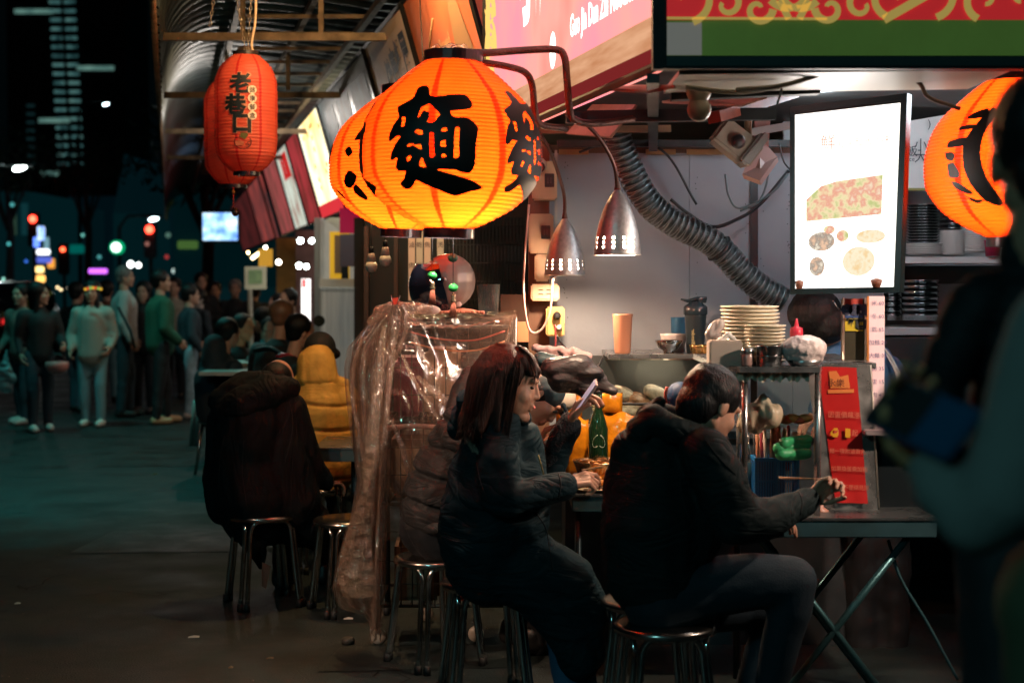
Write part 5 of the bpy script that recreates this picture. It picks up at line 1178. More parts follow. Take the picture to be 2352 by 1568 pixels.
# ================================================================ MENU LIGHT BOX, POST, PRICE STRIP, RED NOTICE
def quadpt(A, B, C_, D_, u, v):   # corners: bottom-left, bottom-right, top-right, top-left
    return (A * (1 - u) + B * u) * (1 - v) + (D_ * (1 - u) + C_ * u) * v
t = thing('menu_light_box', 'glowing white menu light box with faint food pictures in a black frame', 'light box', W(1940, 680, 5.95))
A, B, C_, D_ = W(1815, 676, 6.05), W(2066, 672, 5.85), W(2084, 214, 5.85), W(1814, 246, 6.05)
nb = (B - A).cross(D_ - A).normalized()
MB().slab(A - nb * .005, B - nb * .005, C_ - nb * .005, D_ - nb * .005, .06, nb).build('case', mat('box_black', (.012, .02, .022), .3), t)
for i, (a, b) in enumerate(((A, B), (B, C_), (C_, D_), (D_, A))):
    w_ = .022 if i != 3 else .015
    d = (b - a).normalized(); ins = nb.cross(d) * w_
    MB().slab(a, b, b + ins - d * (w_ if 1 else 0), a + ins + d * w_, .012, nb).build('frame_side', mat('box_frame', (.03, .05, .055), .25, .5), t)
QP = lambda u, v, l=.003: quadpt(A, B, C_, D_, u, v) + nb * l
MB().add([QP(.045, .03, -.002), QP(.945, .03, -.002), QP(.945, .955, -.002), QP(.045, .955, -.002)], [(0, 1, 2, 3)]).build('lit_panel', emis('box_white', (1, .96, .89), 2.2), t)
pm = [emis_noise('pic_meat', [(1.0, .80, .58), (.92, .42, .30), (1., .84, .5), (.62, .66, .28)], .95, 26, 2), emis_noise('pic_soup', [(1., .80, .50), (1., .9, .66), (.95, .68, .36)], 1.0, 40, 5), emis_noise('pic_dark', [(.95, .62, .42), (.42, .34, .28), (1, .88, .7)], .95, 45, 8)]
q = MB(); q.add([QP(u, v) for u, v in ((.15, .385), (.82, .40), (.82, .60), (.42, .585), (.28, .565), (.15, .50))], [tuple(range(6))]); q.build('meat_picture', pm[0], t)
def disc(u, v, ru, rv, m, nm, l=.003):
    q = MB(); q.add([QP(u + ru * math.cos(k * .35), v + rv * math.sin(k * .35), l) for k in range(18)], [tuple(range(18))]); q.build(nm, m, t)
disc(.63, .165, .17, .088, emis('plate_glow', (1, .93, .82), 2.2), 'plate_picture'); disc(.63, .165, .145, .075, pm[1], 'soup_picture', .005)
disc(.25, .145, .07, .05, pm[2], 'bowl_picture'); disc(.48, .30, .055, .03, pm[0], 'egg_picture'); disc(.29, .275, .12, .05, pm[2], 'side_dish_picture'); disc(.73, .29, .13, .035, pm[1], 'side_dish_picture'); disc(.36, .335, .05, .022, pm[0], 'side_dish_picture')
w = MB(); print_on(w, '鮮', QP(.34, .785), (B - A), UP, .06)
w.build('faint_lettering', emis('faint_red', (1, .45, .34), 1.0), t); w = MB()
for k in range(6): print_on(w, '點湯麵飯滷味'[k], QP(.46 + .075 * k, .775), (B - A), UP, .034)
for k in range(4): print_on(w, ('乾麵', '湯麵', '滷飯', '小菜')[k], QP(.43, .215 - .03 * k), (B - A), UP, .022)
w.build('faint_lettering', emis('faint_red', (1, .45, .34), 1.0), t)
for u, r in ((.095, .034), (.80, .045)):
    MB().lathe(QP(u, .045, .012) - UP * .012, [(r * .3, 0), (r * .42, .012), (r * .5, .028), (r * .1, .034)], 12).build('clip', mat('clip_brown', (.16, .05, .025), .5), t)
light('menu_glow', QP(.5, .5, .06), 15, (1, .90, .84), .2, t)
t = thing('sign_post', 'dark post with a white and a yellow sticker under the menu light box', 'post', W(1962, 1110, 6.15)); Dp = 6.12
q = MB(); q.box((W(1962, 900, Dp).x, Dp + .035, 1.14), (px(50, Dp), .05, .78), bev=.004); q.build('post', mat('post_olive', (.055, .045, .025), .35, .3, var=.3, vscale=10), t)
for x in (1937, 1988): MB().tube([W(x, 684, Dp), W(x, 1100, Dp)], .005, 6).build('edge_trim', mat('trim_steel', (.35, .30, .24), .3, .7), t)
def stick(y0, y1, m, nm, txt=None, tm=None, s=.03):
    q = MB(); q.slab(W(1941, y1, Dp), W(1982, y1, Dp), W(1982, y0, Dp), W(1941, y0, Dp), .003); q.build(nm, m, t)
    if txt: w = MB(); print_on(w, txt, W(1962, (y0 + y1) / 2, Dp - .003), (1, 0, 0), UP, s, 1, .01); w.build('lettering', tm, t)
stick(686, 700, mat('sticker_red', (.5, .05, .03), .4), 'red_sticker'); stick(700, 724, mat('sticker_white', (.62, .62, .60), .4), 'white_sticker', 'OOM', mat('ink_navy', (.02, .03, .07), .5), .036)
stick(724, 730, mat('sticker_blue', (.03, .07, .22), .4), 'blue_sticker'); stick(731, 760, mat('sticker_yellow', (.72, .50, .02), .4), 'yellow_sticker', '監視中', M_ink, .026)
t = thing('price_strip', 'narrow pinkish white price list hanging beside the sign post', 'price list', W(2012, 960, 6.08))
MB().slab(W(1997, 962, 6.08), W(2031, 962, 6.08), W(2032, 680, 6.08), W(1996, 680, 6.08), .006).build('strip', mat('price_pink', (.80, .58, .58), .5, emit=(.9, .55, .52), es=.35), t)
MB().slab(W(1992, 850, 6.08), W(1996, 850, 6.08), W(1996, 680, 6.08), W(1992, 680, 6.08), .01).build('orange_edge', mat('price_edge', (.75, .25, .04), .5), t)
w = MB()
for k, s_ in enumerate(('米 60', '冬 60', '乾 65', '加麵 20', '大麵 30', '湯 35', '蛋 15', '肉 40', '飯 10')): print_on(w, s_, W(2016, 697 + 30 * k, 6.075), (1, 0, 0), UP, .021)
w.build('lettering', mat('violet_ink', (.16, .10, .22), .6), t)
t = thing('red_notice', 'metal board with a red notice strip in pale characters standing on the folding table', 'notice', W(1950, 1172, 5.72))
Dn = 5.84
a, b, c, d = W(1897, 1172, Dn), W(2019, 1176, Dn), W(2000, 838, Dn), W(1852, 834, Dn)
MB().slab(a, b, c, d, .006).build('metal_board', mat('notice_metal', (.46, .43, .41), .32, .75, bump=.2, bscale=30, var=.3, vscale=12, rvar=.12), t)
MB().tube([b, c], .004, 6).build('edge_bead', mat('bead_bright', (.7, .6, .5), .3, .8), t)
def NP(u, v, l=.002): return quadpt(a, b, c, d, u, v) + Vector((0, -l, 0))
vs = []; nu, nv = 6, 28
for j in range(nv + 1):
    for i in range(nu + 1):
        v = .06 + .92 * j / nv; u = .17 + .60 * i / nu + (.02 * (1 - v)); bul = .004 + .012 * max(0, .18 - v) * 6 * (1 + .5 * math.sin(i * 1.4)); vs.append(NP(u, v, bul))
MB().add(vs, [(j * 7 + i, j * 7 + i + 1, (j + 1) * 7 + i + 1, (j + 1) * 7 + i) for j in range(nv) for i in range(nu)], True).build('red_strip', mat('notice_red', (.58, .02, .018), .35, coat=.3, var=.12, vscale=7), t)
w = MB(); w2 = MB()
for k, (ln, v, s_) in enumerate((('因蛋價飆漲', .655, .026), ('月   日起', .535, .026), ('麵一律附滷貢丸', .41, .021), ('如果換蛋需加點', .29, .021), ('造成不便請見諒', .165, .021))):
    print_on(w, ln, NP(.50, v, .012), (b - a), (d - a).normalized() * .3 + UP, s_, .92, .0)
print_on(w2, '4     1', NP(.42, .535, .013), (b - a), UP, .026, 1., .008)
w.build('pale_lettering', mat('notice_pale', (.72, .20, .12), .5), t); w2.build('yellow_digits', mat('notice_yellow', (.85, .40, .02), .5), t)
w = MB(); print_on(w, '永樂', NP(.42, .87, .012), (b - a), UP, .032, 1, .0); w.build('logo_lettering', mat('logo_dark', (.10, .02, .01), .5), t)
q = MB(); q.add([NP(.28, .80, .008), NP(.70, .81, .008), NP(.70, .835, .008), NP(.28, .825, .008)], [(0, 1, 2, 3)]); q.add([NP(.33, .835, .008), NP(.64, .84, .008), NP(.63, .93, .008), NP(.5, .915, .008), NP(.45, .955, .008), NP(.33, .95, .008)], [tuple(range(6))]); q.build('orange_logo', mat('logo_orange', (.80, .22, .05), .5), t)

# ================================================================ SHELF GOODS
def ringstack(cx, D, ys, rpx, m, lab_fn, name, cat, group, flare=.55, thick=None, xs=None):
    """bowls or plates stacked, each its own thing"""
    first = None; out = []
    r = px(rpx, D); n = len(ys)
    for i, y in enumerate(ys):
        c = W(cx + (xs[i] if xs else 0), y, D)
        if first is None:
            th = thick or px(5, D); mb = MB()
            mb.lathe(c, [(r * flare * .96, 0), (r * flare, 0), (r * .9, th * .7), (r, th), (r * 1.0, th * 1.25), (r * .93, th * 1.15), (r * flare, th * .3), (.001, th * .25)], 28)
            first = mb.build(name, m); o = first; base = c
        else:
            o = first.copy(); COL.objects.link(o); o.location = Vector(first.location) + (c - base)
        tag(o, lab_fn(i, n), cat, group); out.append(o)
    return out
M_plate = mat('melamine_cream', (.80, .68, .50), .3, coat=.3)
orde = ['bottom', 'second', 'third', 'fourth', 'fifth', 'sixth', 'seventh', 'eighth', 'ninth', 'tenth', 'eleventh', 'twelfth', 'thirteenth', 'fourteenth', 'fifteenth', 'sixteenth', 'seventeenth', 'eighteenth']
ringstack(1722, 5.95, [832 - 8.3 * i for i in range(15)], 67, M_plate, lambda i, n: ('top' if i == n - 1 else orde[i]) + ' plate of the tall wide cream plate stack on the shelf', 'plate', 'plate', 'cream plates in the tall stack', .55, px(11, 5.95), [rnd.uniform(-1.5, 1.5) for _ in range(15)])
ringstack(1757, 5.78, [837 - 8 * i for i in range(11)], 47, M_plate, lambda i, n: ('top' if i == n - 1 else orde[i]) + ' saucer of the lower cream stack ahead of the tall plates', 'saucer', 'saucer', 'cream saucers in the lower stack', .6, px(9, 5.78), [rnd.uniform(-1, 1) for _ in range(11)])
def lat(name, lab, cat, cx, yb, D, prof, m, n=28, grp=None, parts=()):
    """lathed thing, profile in pixels"""
    k = px(1, D); c = W(cx, yb, D)
    if not parts: o = MB().lathe(c, [(max(.0001, r * k), h * k) for r, h in prof], n).build(name, m); return tag(o, lab, cat, grp)
    t = thing(name, lab, cat, c, grp); MB().lathe(c, [(max(.0001, r * k), h * k) for r, h in prof], n).build('body', m, t)
    for nm, p2, m2 in parts: MB().lathe(c, [(max(.0001, r * k), h * k) for r, h in p2], n).build(nm, m2, t)
    return t
t = lat('tumbler', 'tall salmon orange tumbler alone on the back ledge against the wall', 'tumbler', 1430, 812, 7.0, [(17, 0), (18.5, 4), (22.5, 84), (23.5, 88), (23.5, 91), (20, 91), (15, 10)], mat('tumbler_orange', (.62, .26, .15), .4), parts=[('print', [(20.6, 47), (20.7, 48.5)], mat('print_cream', (.75, .6, .45), .5))])
lat('cup', 'dark blue plastic cup behind the black shaker', 'cup', 1558, 808, 7.25, [(15, 0), (18, 78), (19, 80), (16, 79), (12, 10)], mat('cup_blue', (.03, .12, .22), .4))
lat('plastic_tub', 'clear round plastic tub with pink contents behind the steel bowl', 'tub', 1547, 810, 7.15, [(24, 0), (29, 34), (31, 40), (31, 44), (2, 45)], mat('tub_plastic', (.55, .45, .42), .25, coat=.5, var=.25, vscale=20))
lat('steel_bowl', 'shiny footed steel bowl on the ledge beside the plastic tub', 'bowl', 1536, 813, 7.02, [(12, 0), (13, 3), (10, 7), (24, 14), (31, 28), (32, 32), (30, 31), (22, 17), (4, 10)], mat('bowl_chrome', (.62, .58, .52), .08, 1.))
lat('steel_bowl', 'small brassy bowl to the side of the black shaker', 'bowl', 1603, 814, 7.0, [(12, 0), (17, 8), (20, 20), (21, 23), (17, 20), (8, 6)], mat('bowl_brass', (.70, .42, .15), .18, .9))
lat('steel_bowl', 'second small brassy bowl touching the napkin box', 'bowl', 1624, 814, 6.98, [(10, 0), (14, 8), (17, 19), (18, 22), (14, 19), (7, 6)], MATS['bowl_brass'])
t = thing('shaker_bottle', 'black shaker bottle with a flip lid and golden script on the ledge', 'bottle', W(1596, 813, 7.05)); c = W(1597, 813, 7.05); k = px(1, 7.05)
MB().lathe(c, [(18 * k, 0), (20 * k, 4 * k), (25 * k, 88 * k), (25.5 * k, 92 * k)], 28).build('body', mat('shaker_black', (.018, .028, .034), .35), t)
MB().lathe(c, [(26 * k, 90 * k), (27.5 * k, 92 * k), (27.5 * k, 108 * k), (24 * k, 112 * k), (17 * k, 116 * k), (15 * k, 121 * k)], 28).build('lid', mat('shaker_lid', (.02, .035, .045), .22), t)
MB().tube([c + Vector((-34, 0, 126)) * k, c + Vector((-18, 0, 122)) * k, c + Vector((5, 0, 127)) * k, c + Vector((26, 0, 128)) * k], [2 * k, 4 * k, 5 * k, 4 * k], 8).build('carry_loop', MATS['shaker_lid'], t)
MB().box(c + Vector((14, 0, 122)) * k, (20 * k, 22 * k, 9 * k), bev=.003).build('flip_cap', MATS['shaker_lid'], t)
w = MB(); vs, fs = text2d('Blender', .022, .0, 1.); w.add([c + Vector((-8 * k + -y * .0, -25.2 * k, 40 * k)) + Vector((y * 1., 0, x)) for x, y in vs], [f[::-1] for f in fs]); w.tube([c + Vector((-8 * k + .007 * math.cos(q), -25.2 * k, 12 * k + .007 * math.sin(q))) for q in [i * .6 for i in range(11)]], .001, 4); w.build('golden_script', mat('script_gold', (.65, .45, .18), .4), t)
# napkin box: translucent, with tissue
t = thing('napkin_box', 'frosted plastic napkin box with a tissue peak on the shelf corner', 'napkin box', W(1668, 838, 5.75))
MB().box(W(1664, 812, 5.75), (px(76, 5.75), .09, px(62, 5.75)), bev=.006).build('frosted_box', mat('frosted', (.62, .50, .42), .4, alpha=.78), t)
MB().box(W(1664, 817, 5.75), (px(66, 5.75), .07, px(48, 5.75)), bev=.004).build('tissue_block', mat('tissue', (.78, .70, .62), .8, bump=.3, bscale=60), t)
b = MB(); b.cap(W(1655, 785, 5.75), W(1672, 768, 5.75), .018, .008); b.cap(W(1672, 768, 5.75), W(1690, 785, 5.75), .010, .012); me = melt(b, .004, 2); disp(me, lambda v, n: fold(v, 60, 3) * .006); link_mesh(me, 'tissue_peak', MATS['tissue'], t)
b = MB(); b.cap(W(1636, 770, 5.85), W(1652, 742, 5.85), .03, .022); me = melt(b, .005, 2); disp(me, lambda v, n: fold(v, 50, 8) * .008); tag(link_mesh(me, 'plastic_bag', mat('bag_clear', (.70, .58, .52), .2, alpha=.7, coat=.5)), 'crumpled clear bag behind the napkin box', 'bag')
lat('spice_jar', 'small glass spice jar with a steel lid beside the napkin box', 'jar', 1717, 840, 5.68, [(13, 0), (14, 3), (14, 26), (12, 29)], mat('jar_pinkish', (.45, .26, .22), .2, coat=.5), parts=[('lid', [(14.5, 28), (14.5, 40), (3, 41)], M_ss)])
lat('steel_tin', 'upper round steel tin of the pair ahead of the saucers', 'tin', 1766, 815, 5.68, [(28, 0), (29, 1), (29, 20), (30, 22), (27, 22), (26, 12), (3, 11)], mat('tin_dark', (.30, .30, .30), .22, .95))
lat('steel_tin', 'lower round steel tin of the pair ahead of the saucers', 'tin', 1766, 840, 5.68, [(28, 0), (29, 1), (29, 22), (30, 24), (27, 24), (26, 12), (3, 11)], MATS['tin_dark'])
# wrapped bowl with a red cap behind
t = thing('wrapped_bowl', 'big bowl wrapped in pinkish white plastic bag on the shelf', 'bowl', W(1847, 840, 5.7)); c = W(1847, 806, 5.7); k = px(1, 5.7)
b = MB(); b.ell(c + UP * 6 * k, (54 * k, 50 * k, 32 * k)); b.ell(c - UP * 14 * k, (44 * k, 42 * k, 18 * k)); me = melt(b, .006, 3); disp(me, lambda v, n: fold(v, 42, 5, (1, 1, .6)) * .006 + fold(v, 110, 6) * .003); link_mesh(me, 'plastic_wrap', mat('wrap_white', (.80, .64, .60), .35, coat=.3, bump=.6, bscale=50), t)
MB().lathe(W(1847, 840, 5.7), [(30 * k, 0), (34 * k, 4 * k), (42 * k, 14 * k)], 28).build('bowl_foot', M_ss, t)
lat('sauce_bottle', 'red squeeze nozzle sticking up behind the wrapped bowl', 'sauce bottle', 1829, 800, 5.9, [(15, -32), (15, 37), (14, 47), (6, 50), (4, 59), (2, 69)], mat('nozzle_red', (.7, .03, .06), .35))
# right hand kitchen shelves
def shelf(x0, x1, y, D, th, dep, lab, m=None):
    q = MB(); a, b = W(x0, y, D), W(x1, y, D); q.box(((a.x + b.x) / 2, D + dep / 2, a.z - th / 2), (b.x - a.x, dep, th), bev=.002); return tag(q.build('kitchen_shelf', m or mat('shelf_white', (.72, .70, .70), .35)), lab, 'shelf')
shelf(2040, 2430, 590, 7.3, .03, .45, 'upper white shelf carrying stacked bowls in the kitchen'); shelf(2030, 2430, 752, 7.25, .035, .5, 'lower white shelf in the kitchen behind the customers')
q = MB(); vpanel(q, 7.62, 2040, 2430, 610, 652, .02); tag(q.build('shelf_backing', mat('backing_dark', (.02, .05, .055), .5)), 'dark strip between the two kitchen shelves', 'panel')
q = MB(); vpanel(q, 7.2, 2030, 2430, 775, 1150, .3); tag(q.build('kitchen_cabinet', mat('cabinet_teal', (.035, .085, .09), .4, .4)), 'dark teal kitchen cabinet below the lower shelf', 'cabinet')
M_sbowl = mat('bowl_steel', (.42, .45, .46), .18, 1.); M_wb2 = mat('bowl_white', (.80, .78, .76), .4)
ringstack(2120, 7.4, [562 - 6.6 * i for i in range(14)], 38, M_sbowl, lambda i, n: ('top' if i == n - 1 else orde[i]) + ' steel dish of the stack at the near end of the upper shelf', 'steel_dish', 'dish', 'steel dishes on the upper shelf', .8, px(4.5, 7.4))
ringstack(2122, 7.35, [586 - 5 * i for i in range(5)], 42, M_wb2, lambda i, n: ('top' if i == n - 1 else orde[i]) + ' white bowl under the steel dishes on the upper shelf', 'white_bowl', 'bowl', 'white bowls under the steel dishes', .8, px(5, 7.35))
ringstack(2187, 7.35, [586 - 4.6 * i for i in range(12)], 30, M_wb2, lambda i, n: ('top' if i == n - 1 else orde[i]) + ' white paper bowl in the middle stack of the upper shelf', 'paper_bowl', 'bowl', 'white paper bowls in the middle stack', .85, px(5, 7.35))
ringstack(2238, 7.35, [580 - 4.8 * i for i in range(12)], 31, M_wb2, lambda i, n: ('top' if i == n - 1 else orde[i]) + ' white paper cup in the stack under the half hidden lantern', 'paper_cup', 'cup', 'white paper cups under the lantern', .85, px(5, 7.35))
ringstack(2185, 7.6, [535 - 11 * i for i in range(7)], 36, M_sbowl, lambda i, n: ('top' if i == n - 1 else orde[i]) + ' steel pot of the stack behind the white paper bowls', 'steel_pot', 'pot', 'steel pots behind the paper bowls', .95, px(10, 7.6))
ringstack(2112, 7.4, [735 - 13 * i for i in range(7)], 44, M_sbowl, lambda i, n: ('top' if i == n - 1 else orde[i]) + ' large steel pot of the stack on the lower shelf', 'steel_pot', 'pot', 'large steel pots on the lower shelf', .93, px(12, 7.4))
ringstack(2046, 7.5, [735 - 13 * i for i in range(6)], 24, M_sbowl, lambda i, n: ('top' if i == n - 1 else orde[i]) + ' small steel pot of the stack next to the price list', 'steel_pot', 'pot', 'small steel pots beside the price list', .93, px(12, 7.5))
lat('paper_cup', 'maroon and white striped cup beside the half hidden lantern', 'cup', 2280, 588, 7.3, [(16, 0), (20, 34), (21, 36), (18, 35)], mat('cup_maroon', (.35, .02, .07), .4))
# table things: blue basket, chopstick sleeves, bag, spoon, greens, cup
Dk = 6.03
t = thing('chopstick_basket', 'blue slotted plastic basket on the folding table', 'basket', W(1784, 1120, Dk)); M_bb = mat('basket_blue', (.02, .22, .55), .35)
a, b = W(1736, 1154, Dk), W(1832, 1154, Dk); wd = b.x - a.x; hh = px(103, Dk); cx_ = (a.x + b.x) / 2
MB().box((cx_, Dk + .06, a.z + .004), (wd, .11, .006)).build('floor', M_bb, t)
for (c_, d_) in (((cx_, Dk + .002, a.z + hh - .006), (wd + .008, .008, .014)), ((cx_, Dk + .118, a.z + hh - .006), (wd + .008, .008, .014)), ((a.x, Dk + .06, a.z + hh - .006), (.008, .12, .014)), ((b.x, Dk + .06, a.z + hh - .006), (.008, .12, .014)), ((cx_, Dk + .002, a.z + hh * .48), (wd, .006, .006)), ((cx_, Dk + .002, a.z + .008), (wd, .006, .016))): MB().box(c_, d_).build('rim', M_bb, t)
q = MB()
for i in range(17): q.box((a.x + wd * i / 16, Dk + .002, a.z + hh * .5), (.0045 if i % 8 else .012, .005, hh)); q.box((a.x + wd * i / 16, Dk + .118, a.z + hh * .5), (.0045, .005, hh))
for i in range(9): q.box((a.x, Dk + .118 * i / 8, a.z + hh * .5), (.005, .0045, hh)); q.box((b.x, Dk + .118 * i / 8, a.z + hh * .5), (.005, .0045, hh))
tag(q.build('slat', M_bb, t), kind='stuff')
MB().box((cx_ - wd * .12, Dk + .06, a.z + hh * .5), (wd * .68, .09, hh * .9)).build('inner_liner', mat('liner_blue', (.015, .12, .32), .4), t)
for i in range(11):
    x = 1742 + 6.6 * i + rnd.uniform(-2, 2); D2 = Dk + .03 + .07 * rnd.random(); top = W(x + rnd.uniform(-7, 5), 984 + rnd.uniform(-8, 14), D2)
    q = MB(); q.tube([W(x, 1080, D2), top], .0075, 6); q.tube([top, top + (top - W(x, 1080, D2)).normalized() * .012], [.0075, .004], 6)
    o = q.build('chopstick_sleeve', mat('sleeve_%d' % (i % 4), ((.50, .20, .10), (.62, .38, .22), (.30, .03, .05), (.70, .50, .42))[i % 4], .5)); tag(o, 'paper sleeved chopsticks standing in the blue basket', 'chopsticks', 'sleeved chopsticks in the basket')
for i in range(7):
    x = 1705 + 5 * i; D2 = Dk + .16; q = MB(); q.tube([W(x, 1090, D2), W(x + rnd.uniform(-14, 14), 990 + rnd.uniform(-14, 14), D2)], .0028, 5); tag(q.build('steel_chopstick', M_ss), 'thin steel chopstick in the bunch beside the sleeved chopsticks', 'chopsticks', 'steel chopsticks beside the basket')
lat('chopstick_can', 'dark can holding the bunch of steel chopsticks', 'can', 1712, 1143, Dk + .14, [(24, 0), (26, 85), (24, 85), (20, 5)], mat('can_teal', (.02, .06, .08), .4))
lat('soup_spoon', 'white spoon bowl sticking up from the blue basket', 'spoon', 1817, 1064, Dk + .05, [(3, 0), (13, 10), (15, 24), (11, 36), (3, 41)], mat('spoon_white', (.75, .78, .85), .3))
b = MB(); k = px(1, 5.8)
for (x, y, r) in ((1735, 960, 36), (1765, 955, 34), (1755, 930, 22), (1752, 912, 10), (1715, 975, 22)): b.ell(W(x, y, 5.85), r * k)
me = melt(b, .006, 2); disp(me, lambda v, n: fold(v, 40, 12) * .014); tag(link_mesh(me, 'plastic_bag', mat('bag_cream', (.66, .52, .36), .3, coat=.3, alpha=.92)), 'crumpled cream plastic bag above the chopstick basket', 'bag')
for i, (x0, y0, x1, y1) in enumerate(((1790, 1030, 1850, 1020), (1800, 1015, 1856, 1008), (1795, 1042, 1850, 1040))):
    b = MB(); b.cap(W(x0, y0, 5.9), W(x1, y1, 5.95), .025, .02); me = melt(b, .006, 2); disp(me, lambda v, n: fold(v, 35, 20 + i) * .008); tag(link_mesh(me, 'green_pack', mat('pack_green', (.04, .38, .14), .4)), ('lowest', 'topmost', 'nearest')[i] + ' bright green pack behind the blue basket', 'pack', 'green packs')
for i in range(5):
    b = MB(); b.ell(W(1790 + 15 * i, 960 + 4 * (i % 2), 5.95), (.03, .03, .016)); tag(b.build('bun', M_food[i % 2]), ('first', 'second', 'third', 'fourth', 'fifth')[i] + ' browned bun from the bag in the glass case above the green packs', 'bun', 'browned buns in the case')
lat('sauce_cup', 'small peach coloured footed cup beside the red notice', 'cup', 1884, 1174, 5.80, [(20, 0), (20, 3), (8, 10), (9, 40), (12, 52)], mat('peach_cup', (.60, .28, .20), .4))
q = MB(); q.box(Vector((W(1768, 1180, 5.72).x, 5.74, .766)), (px(72, 5.68), .11, .03), bev=.004); tag(q.build('tray', mat('tray_rose', (.45, .30, .28), .3, .5)), 'small rose coloured steel tray on the table by the forearm of the hooded diner', 'tray')
# black appliance at the end of the table
t = thing('rice_cooker', 'black square appliance with a round knob behind the red notice', 'appliance', W(2070, 1180, 5.9))
MB().box(W(2075, 1085, 6.05), (px(170, 6.0), .3, px(190, 6)), bev=.01).build('body', mat('appliance_black', (.012, .016, .018), .25), t)
MB().lathe(W(2090, 1062, 5.89), [(.014, -.006), (.016, 0), (.012, .008), (.001, .009)], 16, Vector((0, -1, 0))).build('knob', mat('knob_grey', (.2, .2, .2), .4), t)
MB().box(W(2060, 985, 5.95), (px(190, 6.0), .34, .02), bev=.004).build('lid', mat('lid_pink', (.45, .34, .34), .3, .4), t)
# steel bowl of noodles by the woman, food
t = thing('noodle_bowl', 'steel mixing bowl of glowing orange food by the long haired diner', 'bowl', W(1372, 1118, 6.5)); c = W(1385, 1117, 6.5); k = px(1.15, 6.5)
MB().lathe(c, [(34 * k, 0), (46 * k, 12 * k), (56 * k, 40 * k), (60 * k, 50 * k), (61 * k, 53 * k), (57 * k, 51 * k), (44 * k, 16 * k), (3 * k, 8 * k)], 32).build('bowl', mat('bowl_amber', (.60, .40, .22), .2, .9), t)
q = MB()
for i in range(40): a = rnd.uniform(0, 6.28); rr = rnd.uniform(0, 44); q.ell(c + Vector((rr * math.cos(a), rr * math.sin(a), 44 + rnd.uniform(-4, 10))) * k, (rnd.uniform(.01, .022), rnd.uniform(.008, .015), .008), Matrix.Rotation(rnd.uniform(0, 3), 3, 'Z'), 8, 5)
tag(q.build('noodle_topping', M_food[0], t), kind='stuff')
t = thing('snack_plate', 'pale plate of orange fried pieces on the table edge near the hand', 'plate', W(1372, 1129, 6.35)); c = W(1362, 1128, 6.36)
MB().lathe(c, [(24 * k, 0), (42 * k, 6 * k), (46 * k, 8 * k), (40 * k, 6 * k), (2 * k, 2 * k)], 28).build('plate', M_plate, t)
q = MB()
for i in range(24): a = rnd.uniform(0, 6.28); rr = rnd.uniform(0, 32); q.ell(c + Vector((rr * math.cos(a), rr * math.sin(a), 10 + rnd.uniform(0, 26) * (1 - rr / 40))) * k, (rnd.uniform(.012, .022), .011, .010), Matrix.Rotation(rnd.uniform(0, 3), 3, 'Z'), 8, 5)
tag(q.build('fried_piece', mat('fried_orange', (.75, .30, .05), .4, bump=.6, bscale=80, var=.4, vscale=40), t), kind='stuff')
# coats dumped on the counter end
def lump(name, lab, cat, pts, D, m, amp=.02, f=22, seed=1, vox=.008):
    b = MB(); k = px(1, D)
    for (x0, y0, r0, x1, y1, r1) in pts: b.cap(W(x0, y0, D), W(x1, y1, D), r0 * k, r1 * k)
    me = melt(b, vox, 4); disp(me, lambda v, n: fold(v, f, seed) * amp); return tag(link_mesh(me, name, m), lab, cat)
M_nylon = mat('nylon_black', (.022, .022, .024), .38, bump=.3, bscale=25, sheen=.1)
lump('folded_coat', 'shiny dark grey quilted coat heaped at the end of the counter', 'coat', [(1262, 838, 30, 1330, 842, 32), (1330, 846, 30, 1376, 866, 22), (1290, 872, 32, 1345, 884, 28), (1375, 876, 18, 1408, 896, 8)], 6.35, mat('nylon_grey', (.035, .030, .031), .42, bump=.9, bscale=16, aniso=(1, 1, 2)), .024, 30, 4, .006)
lump('folded_cloth', 'dusty pink cloth lying over the heaped coat', 'cloth', [(1232, 800, 12, 1290, 806, 12), (1290, 806, 14, 1352, 818, 8), (1260, 812, 10, 1320, 822, 9)], 6.5, mat('cloth_pink', (.42, .25, .24), .75, bump=.8, bscale=30), .012, 40, 6, .006)
lump('folded_coat', 'dark teal coat under the pink cloth', 'coat', [(1240, 825, 16, 1290, 840, 18)], 6.4, mat('coat_teal', (.015, .035, .04), .6), .012, 24, 9)

# ================================================================ WIRE CART UNDER CLEAR PLASTIC
Dc = 6.9; M_wire = mat('cart_wire', (.05, .045, .04), .35, .8)
t = cart = thing('wire_cart', 'wheeled wire shelf cart packed with bags and boxes, wrapped in clear plastic', 'cart', G(1020, 1490))
xa, xb = 868, 1182; dep = .48
def CPt(x, z, dy=0): return Vector(((x - CX) * Dc / F, Dc + dy, z))
for x in (xa, xb):
    for dy in (0, dep): MB().tube([CPt(x, .09, dy), CPt(x, 1.44, dy)], .012, 8).build('post', mat('cart_post', (.015, .02, .022), .3, .6), t)
for z in (.17, .62, .98, 1.40):
    q = MB()
    for dy in (0, dep): q.tube([CPt(xa, z, dy), CPt(xb, z, dy)], .008, 6)
    for x in (xa, xb): q.tube([CPt(x, z, 0), CPt(x, z, dep)], .008, 6)
    for i in range(14): q.tube([CPt(xa + (xb - xa) * i / 13, z, 0), CPt(xa + (xb - xa) * i / 13, z, dep)], .003, 4)
    q.build('shelf', M_wire, t)
q = MB()
for i in range(13): q.tube([CPt(xa + 26 * i, .17, -.012), CPt(xa + 26 * i, 1.40, -.012)], .0022, 4)
for z in (.17, .27, .37, .50, .62, .75, .87, .98, 1.10, 1.22, 1.33): q.tube([CPt(xa, z, -.012), CPt(xb, z, -.012)], .0022, 4)
tag(q.build('wire_grid', M_wire, t), kind='stuff')
